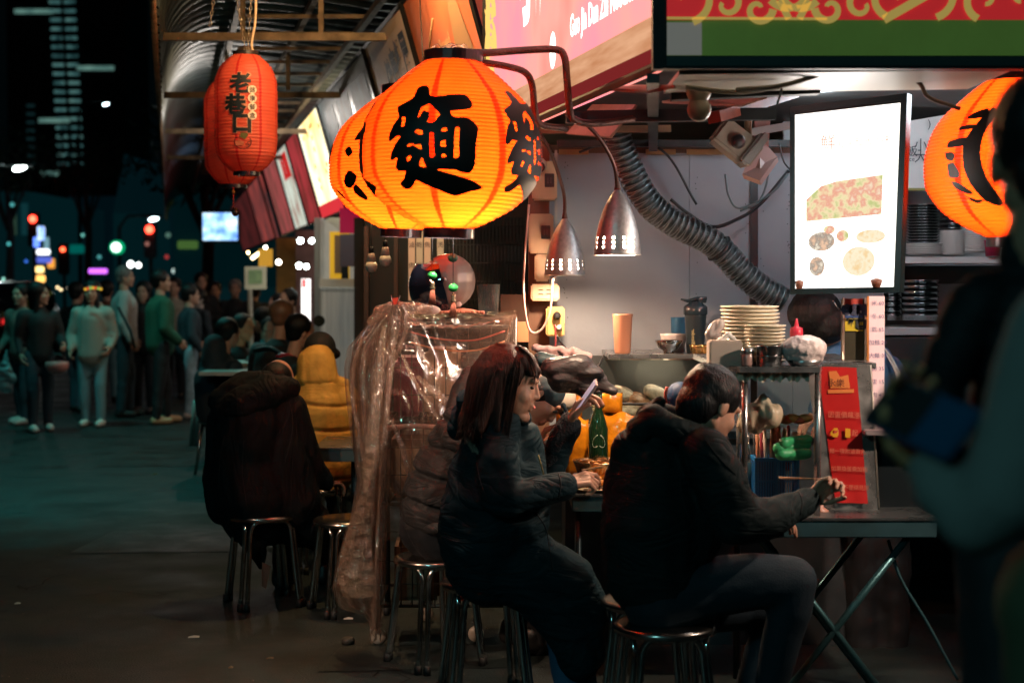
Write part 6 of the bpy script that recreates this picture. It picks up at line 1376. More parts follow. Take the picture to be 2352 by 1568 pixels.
for x, dy in ((xa, 0), (xb - 90, .05), (xa + 95, dep), (xb, dep)):
    c = CPt(x, .035, dy); w_ = MB().lathe(c - Vector((0, .011, 0)), [(.010, 0), (.034, .002), (.036, .011), (.034, .020), (.010, .022)], 20, Vector((0, 1, 0))).build('wheel', mat('caster_grey', (.40, .36, .30), .4), t)
    MB().tube([c + UP * .05, c + UP * .012 + Vector((.0, -.018, 0))], .006, 6).build('fork', M_ss, w_); MB().lathe(c + UP * .045, [(.016, 0), (.018, .006), (.010, .02)], 12).build('swivel_plate', M_ss, w_)
cart_goods = [('cardboard_box', 'brown cardboard box on the lowest shelf of the wrapped cart', 'box', (.20, .10, .05), 900, 1010, .18, .44), ('red_crate', 'dull red crate on the lowest shelf of the wrapped cart', 'crate', (.26, .05, .03), 1025, 1160, .18, .40),
              ('foam_box', 'beige foam box on the second shelf of the wrapped cart', 'box', (.36, .22, .14), 895, 1010, .64, .92), ('bag_of_cups', 'dark bundle on the second shelf of the wrapped cart', 'bundle', (.10, .05, .04), 1020, 1170, .64, .90),
              ('paper_parcel', 'cream parcel on the upper shelf of the wrapped cart', 'parcel', (.50, .32, .22), 975, 1050, 1.0, 1.30), ('maroon_bag', 'maroon bag on the upper shelf of the wrapped cart', 'bag', (.16, .02, .05), 900, 968, 1.0, 1.26), ('dark_box', 'dark grey box on the upper shelf of the wrapped cart', 'box', (.07, .06, .06), 1060, 1165, 1.0, 1.28)]
for nm, lab, cat, col, x0, x1, z0, z1_ in cart_goods:
    a, b = CPt(x0, z0, .03), CPt(x1, z1_, .03)
    o = MB().box(((a.x + b.x) / 2, Dc + .20, (z0 + z1_) / 2), (b.x - a.x, .3, z1_ - z0), Matrix.Rotation(rnd.uniform(-.05, .05), 3, 'Z'), bev=.02).build(nm, mat('goods_' + nm, col, .55, bump=.5, bscale=14, var=.35, vscale=9)); tag(o, lab, cat)
q = MB(); q.tube(xbez([CPt(885, .955, -.02), CPt(960, .965, -.025), CPt(1060, .95, -.02), CPt(1130, .96, -.02)], 4), .012, 8); tag(q.build('rolled_towel', mat('towel_pink', (.50, .24, .20), .8)), 'rolled pinkish towel laid along the shelf edge of the wrapped cart', 'towel')
for z, nm in ((1.345, 'red'), (1.30, 'orange')):
    q = MB(); q.tube(xbez([CPt(945, z + .03, -.03), CPt(1010, z - .0, -.03), CPt(1090, z - .005, -.03), CPt(1160, z + .035, -.03)], 5), .004, 5); tag(q.build('elastic_cord', mat('cord_' + nm, (.6, .10, .07) if nm == 'red' else (.7, .25, .12), .5)), nm + ' elastic cord strung under the top of the wrapped cart', 'cord')
def film_mat(name, tint, dens, rough, bs=60., bstr=.8):
    m = bpy.data.materials.new(name); m.use_nodes = True; nt = m.node_tree; nt.nodes.clear()
    o = nd(nt, 'ShaderNodeOutputMaterial'); tr = nd(nt, 'ShaderNodeBsdfTransparent'); gl = nd(nt, 'ShaderNodeBsdfGlossy'); df = nd(nt, 'ShaderNodeBsdfTranslucent'); d2 = nd(nt, 'ShaderNodeBsdfDiffuse')
    mx = nd(nt, 'ShaderNodeMixShader'); m2 = nd(nt, 'ShaderNodeMixShader'); m3 = nd(nt, 'ShaderNodeMixShader'); fz = nd(nt, 'ShaderNodeLayerWeight'); fz.inputs[0].default_value = .35
    tr.inputs[0].default_value = (.95, .92, .88, 1); gl.inputs['Roughness'].default_value = rough; gl.inputs[0].default_value = (1, .95, .9, 1); df.inputs[0].default_value = (*tint, 1); d2.inputs[0].default_value = (*tint, 1)
    tc = nd(nt, 'ShaderNodeTexCoord'); mp = nd(nt, 'ShaderNodeMapping'); mp.inputs['Scale'].default_value = (1, 1, .45); nz = nd(nt, 'ShaderNodeTexNoise'); nz.inputs['Scale'].default_value = bs; nz.inputs['Detail'].default_value = 5; nz.inputs['Distortion'].default_value = 1.2
    nt.links.new(tc.outputs['Object'], mp.inputs[0]); nt.links.new(mp.outputs[0], nz.inputs['Vector']); bp = nd(nt, 'ShaderNodeBump'); bp.inputs['Strength'].default_value = bstr; bp.inputs['Distance'].default_value = .02; nt.links.new(nz.outputs['Fac'], bp.inputs['Height'])
    for n_ in (gl, df, d2, fz): nt.links.new(bp.outputs[0], n_.inputs['Normal'])
    nt.links.new(df.outputs[0], m3.inputs[1]); nt.links.new(d2.outputs[0], m3.inputs[2]); m3.inputs[0].default_value = .5
    m2.inputs[0].default_value = dens; nt.links.new(tr.outputs[0], m2.inputs[1]); nt.links.new(m3.outputs[0], m2.inputs[2])
    mr = nd(nt, 'ShaderNodeMapRange'); mr.inputs[3].default_value = .16; mr.inputs[4].default_value = .9; nt.links.new(fz.outputs['Facing'], mr.inputs[0]); nt.links.new(mr.outputs[0], mx.inputs[0])
    nt.links.new(m2.outputs[0], mx.inputs[1]); nt.links.new(gl.outputs[0], mx.inputs[2]); nt.links.new(mx.outputs[0], o.inputs[0]); return m
M_film = film_mat('clear_film', (.75, .48, .38), .17, .07, 11, .5); M_film2 = film_mat('crinkled_film', (.85, .52, .40), .16, .07, 30, 1.)
t = pl = thing('plastic_cover', 'crumpled clear plastic sheet tied over the wire cart and hanging to the ground', 'plastic sheet', W(1000, 1100, 6.75))
def interp(tab, y):
    for (a, *ra), (b, *rb) in zip(tab, tab[1:]):
        if y <= b: q = (y - a) / (b - a); return [r0 + (r1 - r0) * q for r0, r1 in zip(ra, rb)]
    return list(tab[-1][1:])
# front film
vs = []; NU, NV = 90, 70
for j in range(NV + 1):
    v = j / NV; y = 722 + (1240 - 722) * v
    for i in range(NU + 1):
        u = i / NU; x = 868 + (1188 - 868) * u + 5 * math.sin(v * 7) * (1 - u)
        nzv = noise.noise(Vector((u * 5 + v * 3, v * 3.5 - u * 2, 1.3))); fold_ = math.sin((u * 1.4 - v * 1.0) * 17 + 4 * nzv) * math.exp(-((u - .15 - v * .5) ** 2) * 7); sw = math.sin(v * 22 + u * 2) * .5 * math.exp(-v * 8) * 1.2
        D = 6.80 - .03 * abs(fold_) - .035 * nzv - .02 * sw - .04 * v; vs.append(W(x, y + 10 * math.sin(u * PI) * (1 - v) , D))
MB().add(vs, [(j * (NU + 1) + i, (j + 1) * (NU + 1) + i, (j + 1) * (NU + 1) + i + 1, j * (NU + 1) + i + 1) for j in range(NV) for i in range(NU)], True).build('front_film', M_film, t)
# top film
vs = []; NU, NV = 60, 24
for j in range(NV + 1):
    for i in range(NU + 1):
        u, v = i / NU, j / NV; p = CPt(872 + 314 * u, 1.455 + .012 * noise.noise(Vector((u * 9, v * 6, 4))) - .02 * (1 - v) ** 3, -.08 + (dep + .1) * v); vs.append(p)
MB().add(vs, [(j * (NU + 1) + i, j * (NU + 1) + i + 1, (j + 1) * (NU + 1) + i + 1, (j + 1) * (NU + 1) + i) for j in range(NV) for i in range(NU)], True).build('top_film', M_film2, t)
# side drape: gathered at the top corner, spreading to the ground
LR = [(690, 885, 925), (720, 862, 945), (760, 832, 945), (800, 802, 930), (850, 795, 905), (1000, 803, 895), (1100, 818, 892), (1180, 806, 885), (1260, 785, 882), (1345, 765, 880), (1400, 790, 876), (1470, 850, 868)]
for layer, (ph, dd, mm, amp) in enumerate(((0., 0., M_film2, .045), (1.7, .06, M_film, .05), (3.1, -.04, M_film2, .03))):
    vs = []; NU, NV = 110, 110
    for j in range(NV + 1):
        v = j / NV; y = 700 + 760 * v
        l, r = interp(LR, y)
        l += (6, 0, 26)[layer]; r -= (0, 8, 20)[layer]
        for i in range(NU + 1):
            u = i / NU; w_ = noise.noise(Vector((u * 4 + ph, v * 2.5, ph))); a = 2 * PI * (1.7 * u + .35 * v + .9 * w_) + ph
            yy = y + (25 * (u - .5) ** 2 * v * 2 if v > .8 else 0)
            if v > .9: yy -= (1 - u) * 60 * (v - .9) * 10
            D = 6.72 + dd + amp * math.sin(a) + .022 * noise.noise(Vector((u * 9, v * 16, ph + 2))) + .010 * abs(noise.noise(Vector((u * 22, v * 34, ph + 5)))) ; vs.append(W(l + (r - l) * u + 5 * math.cos(a), yy + 6 * noise.noise(Vector((u * 9, v * 9, 7))), D))
    MB().add(vs, [(j * (NU + 1) + i, (j + 1) * (NU + 1) + i, (j + 1) * (NU + 1) + i + 1, j * (NU + 1) + i + 1) for j in range(NV) for i in range(NU)], True).build('gathered_fold', mm, t)
# thick rolled pleats; gold highlights put into their denser, warmer film colour
M_pleat = film_mat('pleat_film', (.90, .55, .38), .30, .09, 45, 1.)
M_crk = film_mat('crushed_film', (1, .66, .44), .36, .08, 60, 1.)
def ribbon(pts, nm, m, D=6.63, amp=.010, n=90, mm=14, fr=30):
    """crumpled flat fold: (x, y, half width) along its middle"""
    P = xbez([Vector((x, y, w)) for x, y, w in pts], max(4, n // (len(pts) - 1))); vs = []
    for j, p_ in enumerate(P):
        for i in range(mm + 1):
            u = i / mm * 2 - 1; q_ = W(p_.x + p_.z * u, p_.y + 2 * math.sin(j * .7 + u * 3), D); e_ = noise.noise(q_ * fr) * amp + abs(noise.noise(q_ * fr * 2.3)) * amp * .8 - .02 * (1 - u * u)
            vs.append(q_ + Vector((.3 * e_, e_, .4 * e_)))
    MB().add(vs, [(j * (mm + 1) + i, (j + 1) * (mm + 1) + i, (j + 1) * (mm + 1) + i + 1, j * (mm + 1) + i + 1) for j in range(len(P) - 1) for i in range(mm)], True).build(nm, m, t)
ribbon([(884, 742, 5), (876, 800, 8), (868, 880, 10), (858, 960, 13), (852, 1050, 17), (848, 1110, 15), (852, 1180, 8)], 'crushed_fold', M_crk)
ribbon([(838, 1120, 5), (826, 1200, 22), (818, 1270, 36), (818, 1330, 42), (822, 1368, 34)], 'crushed_fold', M_crk, 6.64, .014)
ribbon([(905, 720, 10), (902, 800, 7), (893, 900, 6), (882, 1010, 8), (874, 1150, 8), (868, 1300, 9), (862, 1400, 10), (858, 1470, 8)], 'rolled_fold', M_pleat, 6.66, .006)
ribbon([(834, 765, 4), (812, 840, 5), (812, 920, 4), (830, 1010, 4), (836, 1090, 4), (815, 1170, 4), (792, 1260, 4), (770, 1345, 4)], 'edge_fold', M_pleat, 6.66, .003)
ribbon([(960, 862, 2), (985, 888, 13), (1018, 918, 15), (1044, 942, 6)], 'loose_flap', M_crk, 6.70, .004)
ribbon([(925, 812, 2), (950, 868, 4), (985, 922, 4), (1016, 972, 2)], 'loose_flap', M_crk, 6.70, .003)
ribbon([(950, 762, 3), (962, 800, 8), (985, 838, 5), (1006, 862, 1)], 'loose_flap', M_pleat, 6.70, .004)
ribbon([(1178, 732, 6), (1160, 790, 5), (1120, 838, 4), (1080, 880, 3)], 'corner_fold', M_pleat, 6.70, .004)
ribbon([(880, 728, 8), (960, 742, 8), (1060, 748, 8), (1175, 730, 9)], 'top_fold', M_pleat, 6.70, .006)
ribbon([(900, 960, 3), (925, 1030, 6), (940, 1090, 3)], 'loose_flap', M_pleat, 6.70, .004)
b = MB(); b.ell(W(905, 702, 6.7), (.045, .04, .025)); b.cap(W(870, 715, 6.75), W(985, 708, 6.75), .03, .022); b.cap(W(855, 735, 6.75), W(890, 708, 6.72), .022, .028); me = melt(b, .007, 2); disp(me, lambda v, n: fold(v, 42, 31) * .014); link_mesh(me, 'knot', M_pleat, t)
t2 = thing('clip', 'red plastic clip holding the plastic sheet at the top corner', 'clip', W(905, 700, 6.6))
MB().slab(W(900, 700, 6.6), W(916, 698, 6.6), W(914, 683, 6.6), W(899, 685, 6.6), .01).build('clip_body', mat('clip_red', (.7, .06, .03), .4), t2)
for x0, x1 in ((898, 903), (919, 911)): MB().tube([W(x0, 678, 6.6), W(x1, 702, 6.6)], .0025, 5).build('clip_arm', M_ss, t2)
tag(MB().lathe(G(868, 1490, .0) + Vector((-.14, .1, 0)), [(.028, 0), (.03, .02), (.02, .03)], 10).build('foot_clamp', mat('clamp_dark', (.06, .05, .04), .5)), 'small dark clamp foot beside the wheel of the wrapped cart', 'clamp')
# on the cart: helmet, mop glove, tumblers
Dh = 6.95; c = W(1022, 650, Dh); k = px(1, Dh)
t = thing('helmet', 'copper and grey motorcycle helmet with a dark visor on top of the wrapped cart', 'helmet', W(1022, 712, Dh))
b = MB(); b.ell(c + Vector((8, 0, 4)) * k, (63 * k, 60 * k, 64 * k)); b.ell(c + Vector((-8, 0, -18)) * k, (52 * k, 52 * k, 42 * k)); me = melt(b, .006, 8)
v_, n_ = vnp(me); zf = (W(1022, 708, Dh)).z; v_[:, 2] = np.maximum(v_[:, 2], zf); me.vertices.foreach_set('co', v_.ravel()); link_mesh(me, 'shell', mat('helmet_shell', (.32, .24, .21), .42, .35, coat=.15), t)
vs = []; NU, NV = 20, 14
for j in range(NV + 1):
    for i in range(NU + 1):
        th = math.radians(78 + 132 * i / NU + 22 * (j / NV)); ph = math.radians(-46 + 78 * j / NV); rr = (78 + 12 * (1 - j / NV)) * k
        vs.append(c + Vector((0, 0, 2)) * k + Vector((rr * math.cos(ph) * math.cos(th), -rr * math.cos(ph) * math.sin(th) * .95, rr * math.sin(ph))))
MB().add(vs, [(j * (NU + 1) + i, j * (NU + 1) + i + 1, (j + 1) * (NU + 1) + i + 1, (j + 1) * (NU + 1) + i) for j in range(NV) for i in range(NU)], True).build('visor', mat('visor_dark', (.006, .008, .015), .05, 0, coat=1.), t)
MB().lathe(c + Vector((2, -60, 8)) * k, [(.008, 0), (.009, .004), (.001, .006)], 12, Vector((0, -1, 0))).build('visor_screw', M_ss, t)
MB().ell(c + Vector((34, -54, -48)) * k, (6 * k, 3 * k, 6 * k)).build('white_badge', mat('badge_white', (.7, .5, .45), .4), t)
b = MB(); cnt = 0
for i in range(420):
    u, v = rnd.random(), rnd.random(); x = 1010 + 100 * u; b.ell(W(x, 716 - 10 * math.sin(u * PI) * v + 4 * v, 6.85 + .1 * (v - .5)), .0058, n=6, m=4)
o = b.build('chenille_mitt', mat('mitt_salmon', (.80, .26, .17), .85)); tag(o, 'salmon pink chenille mop mitt on top of the wrapped cart', 'mop mitt')
t = thing('hair_clip', 'red oval clip lying beside the pink mop mitt', 'clip', W(986, 712, 6.8)); MB().ell(W(986, 711, 6.8), (.040, .02, .017)).build('oval', mat('clip_crimson', (.60, .02, .03), .3), t); MB().ell(W(984, 712, 6.79), (.052, .016, .022)).build('pale_rim', mat('clip_pale', (.75, .50, .44), .4), t)
lat('tumbler', 'clear glass tumbler at the rear corner of the wrapped cart', 'tumbler', 1122, 722, 7.0, [(22, 0), (27, 68), (28, 69), (26, 68)], mat('tumbler_glass', (.10, .12, .12), .05, alpha=.45, coat=1.))
q = MB(); vpanel(q, 7.3, 1150, 1214, 676, 760, .02); tag(q.build('tinted_panel', mat('tinted', (.06, .035, .025), .2)), 'brown tinted panel between the tumbler and the pillar', 'panel')
q = MB(); vpanel(q, 7.15, 1178, 1214, 740, 785, .1); tag(q.build('orange_carton', mat('carton_orange', (.60, .26, .12), .6)), 'small orange carton at the foot of the pillar behind the plastic', 'carton')
# green beads with tassels below the big lantern
for i, (x, y, ys_, r) in enumerate(((993, 632, 545, 11), (1041, 661, 545, 11.5), (1040, 592, 545, 12))):
    lab = ('green bead with a tassel hanging lower below the big lantern ring, on the visor side', 'green bead with a tassel hanging ahead of the helmet shell', 'dark teal bead higher on the cord ahead of the helmet')[i]
    t = thing('bead_pendant', lab, 'pendant', W(x, y, 5.75), 'green bead pendants'); k = px(1, 5.75); c = W(x, y, 5.75)
    MB().ell(c, (r * k, r * k, r * .85 * k)).build('bead', mat('jade', (.04, .42, .10), .2) if i < 2 else mat('jade_dark', (.02, .16, .12), .4), t)
    MB().tube([c, W(x, ys_, 5.65)], .0014, 4).build('cord', M_ink, t)
    if i < 2:
        MB().lathe(c - UP * 34 * k, [(5 * k, 0), (7 * k, 5 * k), (4 * k, 10 * k), (6 * k, 14 * k), (3 * k, 22 * k)], 12).build('brass_cap', mat('brass_cap', (.6, .4, .25), .25, .9), t)
        q = MB()
        for j in range(16): a = j * .39; q.tube([c - UP * 32 * k + Vector((math.cos(a), math.sin(a), 0)) * 4 * k, c - UP * (66 + rnd.uniform(-3, 3)) * k + Vector((math.cos(a), math.sin(a), 0)) * 8 * k], .0012, 4)
        tag(q.build('tassel_thread', mat('tassel_brown', (.35, .09, .05), .7), t), kind='stuff')
# ================================================================ PEOPLE
SKIN = mat('skin', (.52, .26, .17), .5, spec=.4, bump=.08, bscale=120, var=.08, vscale=20); SKIN.node_tree.nodes['Principled BSDF'].inputs['Subsurface Weight'].default_value = .15; SKIN.node_tree.nodes['Principled BSDF'].inputs['Subsurface Scale'].default_value = .01
SKIN2 = mat('skin_far', (.45, .25, .18), .6)
def hair_mat(n, c): return mat(n, c, .5, spec=.28, bump=.5, bscale=160, aniso=(1, 1, .12), var=.5, vscale=50)
HAIR = hair_mat('hair_black', (.006, .006, .007)); HAIRB = hair_mat('hair_brown', (.034, .014, .010)); HAIRG = hair_mat('hair_grey', (.16, .16, .16))
def head_prims(b, h, f, u, s=1., neck=None, fine=True):
    r = f.cross(u).normalized(); P = lambda a, c, e: h + f * a * s + r * c * s + u * e * s
    R_ = Matrix((r, f, u)).transposed()
    b.ell(P(-.012, 0, .025), (.074 * s, .094 * s, .090 * s), R_, 20, 14); b.ell(P(.022, 0, -.032), (.066 * s, .068 * s, .086 * s), R_, 20, 14)
    b.cap(P(-.01, .042, -.055), P(.060, .012, -.097), .027 * s, .019 * s); b.cap(P(-.01, -.042, -.055), P(.060, -.012, -.097), .027 * s, .019 * s); b.ell(P(.068, 0, -.098), .019 * s)
    b.cap(P(.078, -.035, .028), P(.078, .035, .028), .011 * s, .011 * s)
    b.cap(P(.082, 0, .016), P(.097, 0, -.024), .0075 * s, .0105 * s); b.ell(P(.090, .008, -.027), .009 * s); b.ell(P(.090, -.008, -.027), .009 * s)
    b.cap(P(.084, -.016, -.055), P(.084, .016, -.055), .0085 * s, .0085 * s); b.cap(P(.081, -.014, -.067), P(.081, .014, -.067), .0085 * s, .0085 * s)
    for k in (-1, 1): b.ell(P(.050, .033 * k, -.030), .031 * s); b.ell(P(-.012, .077 * k, -.012), (.009 * s, .019 * s, .031 * s), R_)
    if neck is not None: b.cap(P(-.022, 0, -.06), neck, .050 * s, .056 * s)
    return P, R_
def hand_prims(b, w, d, n, th, s=1., curl=.5, spread=.12, curls=None):
    """w wrist, d along the palm, n palm normal, th towards the thumb"""
    d = Vector(d).normalized(); n = Vector(n); n = (n - d * n.dot(d)).normalized(); th = Vector(th); th = (th - d * th.dot(d) - n * th.dot(n)).normalized()
    b.cap(w - d * .03, w + d * .02, .024 * s, .024 * s)
    for i in range(4):
        o = (1.5 - i) * .0195 * s; kn = w + d * (.088 - .006 * abs(i - 1)) * s + th * o; b.cap(w + d * .02 * s + th * o * .6, kn, .0135 * s, .0105 * s)
        c = (curls[i] if curls else curl); L_ = (.042, .047, .044, .034)[i] * s; p = kn; a = c * .9; dd = (d + th * (1.5 - i) * spread * .3).normalized()
        for q in range(3):
            v = dd * math.cos(a) + n * math.sin(a); p2 = p + v * L_ * (1, .62, .5)[q]; b.cap(p, p2, (.0095 - .0009 * q) * s, (.0088 - .0009 * q) * s, 8); p = p2; a += c * (1.15, .75, 0)[q]
    p = w + d * .025 * s + th * .028 * s + n * .006; v = (d * .75 + th * .62 + n * .3).normalized(); p2 = p + v * .038 * s; b.cap(p, p2, .0135 * s, .011 * s, 8)
    v = (d * .95 + th * .10 + n * .45 * (curl + .3)).normalized(); b.cap(p2, p2 + v * .034 * s, .0108 * s, .0095 * s, 8); b.cap(p2 + v * .034 * s, p2 + v * .034 * s + (v + n * .25).normalized() * .024 * s, .0095 * s, .0082 * s, 8)
def strands(b, roots, tipfn, n, r=.0018, seg=6, seed=3):
    rr = random.Random(seed)
    for i in range(n):
        P = tipfn(rr); b.tube(xbez(P, max(1, seg // 3)), [r] * (len(P) - 1) * max(1, seg // 3) + [r * .3], 3, caps=False)
def vcap(b, D, L, s=1.):
    """limbs given as (x, y, depth offset, radius) chains"""
    for ch in L:
        for (x0, y0, d0, r0), (x1, y1, d1, r1) in zip(ch, ch[1:]):
            b.cap(W(x0, y0, D + d0), W(x1, y1, D + d1), px(r0, D) * s, px(r1, D) * s, 14)
def cloth(t, nm, D, L, m, vox=.010, sm=5, folds=((16, .012, 1, (1, 1, 1)), (42, .004, 2, (1, 1, 1))), quilt=None, extra=None, s=1.):
    b = MB(); vcap(b, D, L, s)
    if extra: extra(b)
    me = melt(b, vox, sm)
    def f(v, n):
        o = np.zeros(len(v))
        for fr, am, sd, an in folds: o += fold(v, fr, sd, an) * am
        if quilt:
            q = quilt(v); o += q
        return o
    disp(me, f); return link_mesh(me, nm, m, t)
def body(t, D, L, s=.72, head=None, hands=(), m=None, vox=.014, fine=.0045):
    b = MB(); vcap(b, D, L, s); ms = [melt(b, vox, 3)]
    if head:
        b = MB(); head_prims(b, *head); ms.append(melt(b, fine, 7))
    for h in hands:
        b = MB(); hand_prims(b, *h[:4], **(h[4] if len(h) > 4 else {})); ms.append(melt(b, .0036, 2))
    return link_mesh(join_me(ms), 'body', m or SKIN, t)
def person(label, base, group=None): return thing('person', label, 'person', base, group)



M_jeans = mat('jeans_dark', (.0035, .014, .024), .8, bump=.2, bscale=200); M_trk = mat('trousers_black', (.008, .009, .012), .75)
M_shoe = mat('shoe_white', (.6, .55, .5), .6); M_shoek = mat('shoe_black', (.01, .01, .01), .5)
def qz(step, depth, z0=0, w=.16):
    """horizontal quilting grooves"""
    def f(v):
        p = np.abs(((v[:, 2] - z0 + .010 * np.sin(v[:, 0] * 11)) / step) % 1 - .5) * 2; return -depth * np.exp(-((1 - p) / w) ** 2)
    return f
def shoes(t, pts, m, L=.25):
    for i, (p, a) in enumerate(pts):
        d = Vector((math.cos(a), math.sin(a), 0)); b = MB(); b.cap(p - d * .05 + UP * .045, p + d * .10 + UP * .035, .042, .036); b.cap(p + d * .10 + UP * .033, p + d * .16 + UP * .028, .036, .026); b.cap(p - d * .05 + UP * .05, p - d * .04 + UP * .085, .040, .042)
        me = melt(b, .010, 3); v, _ = vnp(me); v[:, 2] = np.maximum(v[:, 2], .002); me.vertices.foreach_set('co', v.ravel()); link_mesh(me, 'shoe', m, t)
def cloth_mat(name, col, rough=.7, sheen=0., crease=.38, cs=3.6, an=(1, 1, 2.2), spec=.18):
    m = mat(name, col, rough, spec=spec, var=.18, vscale=14); nt = m.node_tree; b = nt.nodes['Principled BSDF']
    if sheen: b.inputs['Sheen Weight'].default_value = sheen
    tc = nd(nt, 'ShaderNodeTexCoord'); mp = nd(nt, 'ShaderNodeMapping'); mp.inputs['Scale'].default_value = an; mp.inputs['Rotation'].default_value = (.15, .3, .2)
    n1 = nd(nt, 'ShaderNodeTexNoise'); n1.inputs['Scale'].default_value = cs; n1.inputs['Detail'].default_value = 2.5; n1.inputs['Distortion'].default_value = 1.4
    nt.links.new(tc.outputs['Object'], mp.inputs[0]); nt.links.new(mp.outputs[0], n1.inputs['Vector'])
    pp = nd(nt, 'ShaderNodeMath', operation='PINGPONG'); pp.inputs[1].default_value = .10; nt.links.new(n1.outputs['Fac'], pp.inputs[0])
    sc_ = nd(nt, 'ShaderNodeMath', operation='MULTIPLY'); sc_.inputs[1].default_value = 10; nt.links.new(pp.outputs[0], sc_.inputs[0])
    pw = nd(nt, 'ShaderNodeMath', operation='POWER'); pw.inputs[1].default_value = .5; nt.links.new(sc_.outputs[0], pw.inputs[0])
    n2 = nd(nt, 'ShaderNodeTexNoise'); n2.inputs['Scale'].default_value = 380; nt.links.new(tc.outputs['Object'], n2.inputs['Vector'])
    b1 = nd(nt, 'ShaderNodeBump'); b1.inputs['Strength'].default_value = crease; b1.inputs['Distance'].default_value = .012; nt.links.new(pw.outputs[0], b1.inputs['Height'])
    b2 = nd(nt, 'ShaderNodeBump'); b2.inputs['Strength'].default_value = .12; b2.inputs['Distance'].default_value = .004; nt.links.new(n2.outputs['Fac'], b2.inputs['Height']); nt.links.new(b1.outputs[0], b2.inputs['Normal'])
    nt.links.new(b2.outputs[0], b.inputs['Normal']); return m
from mathutils.bvhtree import BVHTree
def seam(o, paths, m, r=.0022, nm='seam', n=10):
    """stitched lines laid on the surface of a garment"""
    me = o.data; o0 = WL(o); bv = BVHTree.FromPolygons([v.co + o0 for v in me.vertices], [tuple(p.vertices) for p in me.polygons])
    for pts in paths:
        P = []
        for q in xbez([Vector((x, y, 0)) for x, y in pts], n):
            d = (W(q.x, q.y, 5) - CAM).normalized(); h = bv.ray_cast(CAM, d)
            if h[0] is not None: P.append(h[0] + h[1] * r * .4)
        if len(P) > 3: MB().tube(P, r, 5).build(nm, m, o.parent)
# ---------- diner in the long black coat (seen from behind, head bowed)
M_coatk = cloth_mat('coat_black', (.0030, .0068, .0085), .75, an=(2.2, 2.2, .8)); M_coatn = cloth_mat('coat_navy', (.006, .020, .026), .75); M_coatg = cloth_mat('coat_greyblack', (.036, .034, .034), .55); M_coatd = cloth_mat('coat_greenblack', (.008, .015, .016), .72); M_stitch = mat('stitch_dark', (.004, .006, .007), .8)
t = person('diner in a long black hooded coat with head bowed out of sight', G(610, 1390))
LA = [[(550, 930, 0, 50), (640, 905, 0, 44)], [(580, 960, -.02, 84), (570, 1060, 0, 86), (590, 1140, 0, 96), (610, 1170, .05, 84)], [(630, 950, .02, 66), (650, 1060, .02, 72), (660, 1150, .05, 82)],
      [(512, 965, 0, 36), (498, 1040, .02, 33), (486, 1100, .05, 25), (505, 1180, .05, 24)], [(672, 940, 0, 36), (695, 1010, .03, 36), (716, 1070, .08, 32), (745, 1108, .2, 24)],
      [(560, 1170, .02, 60), (575, 1230, -.02, 30), (596, 1270, -.03, 16), (600, 1300, -.04, 7)], [(520, 1170, .05, 30), (545, 1230, .04, 16)], [(640, 1170, .05, 74), (700, 1200, .12, 62), (745, 1240, .22, 34), (775, 1252, .3, 18)]]
oc = cloth(t, 'long_coat', 7.80, LA, M_coatk, .010, 4, ((13, .012, 1, (1.2, .6, .5)), (34, .006, 2, (1.2, 1, .5))))
seam(oc, [[(660, 905), (672, 960), (668, 1010), (655, 1060)], [(560, 1010), (556, 1080), (566, 1160)], [(515, 1000), (505, 1060), (503, 1120)]], M_stitch)
LAh = [[(520, 945, -.08, 36), (560, 930, -.12, 42), (620, 900, -.10, 40), (665, 890, -.03, 26)], [(560, 885, -.04, 34), (610, 880, -.04, 30)], [(505, 920, -.06, 28), (545, 890, -.06, 30)]]
cloth(t, 'hood', 7.80, LAh, M_coatk, .008, 4, ((24, .010, 4, (1, 1, .6)), (60, .003, 5, (1, 1, 1))))
LAt = [[(640, 1190, .15, 34), (655, 1260, .34, 30), (650, 1370, .4, 20)], [(700, 1200, .2, 34), (760, 1240, .48, 30), (752, 1365, .5, 20)]]
cloth(t, 'trousers', 7.80, LAt, M_trk, .012, 4)
hA = W(640, 880, 8.02); body(t, 7.80, LA[:2] + [[(600, 930, .0, 30), (640, 900, .2, 22)]], .7, (hA, Vector((.2, .75, -.63)).normalized(), Vector((.1, .6, .79)).normalized(), 1., W(610, 920, 7.85)), [(W(748, 1108, 8.02), Vector((.5, .8, -.1)), Vector((0, 0, -1)), Vector((-1, .3, 0)))])
b = MB(); b.ell(hA - Vector((.01, .02, -.02)), (.085, .10, .095)); link_mesh(melt(b, .01, 2), 'hair', HAIR, t)
shoes(t, [(Vector((W(650, 1380, 8.2).x, 8.2, 0)), 1.3), (Vector((W(752, 1380, 8.3).x, 8.3, 0)), 1.2)], M_shoek)
b = MB(); b.add([W(602, 1290, 7.72), W(622, 1300, 7.74), W(611, 1352, 7.74), W(601, 1345, 7.72)], [(0, 1, 2, 3)]).build('scarf_tip', mat('scarf_peach', (.45, .20, .13), .8), t)
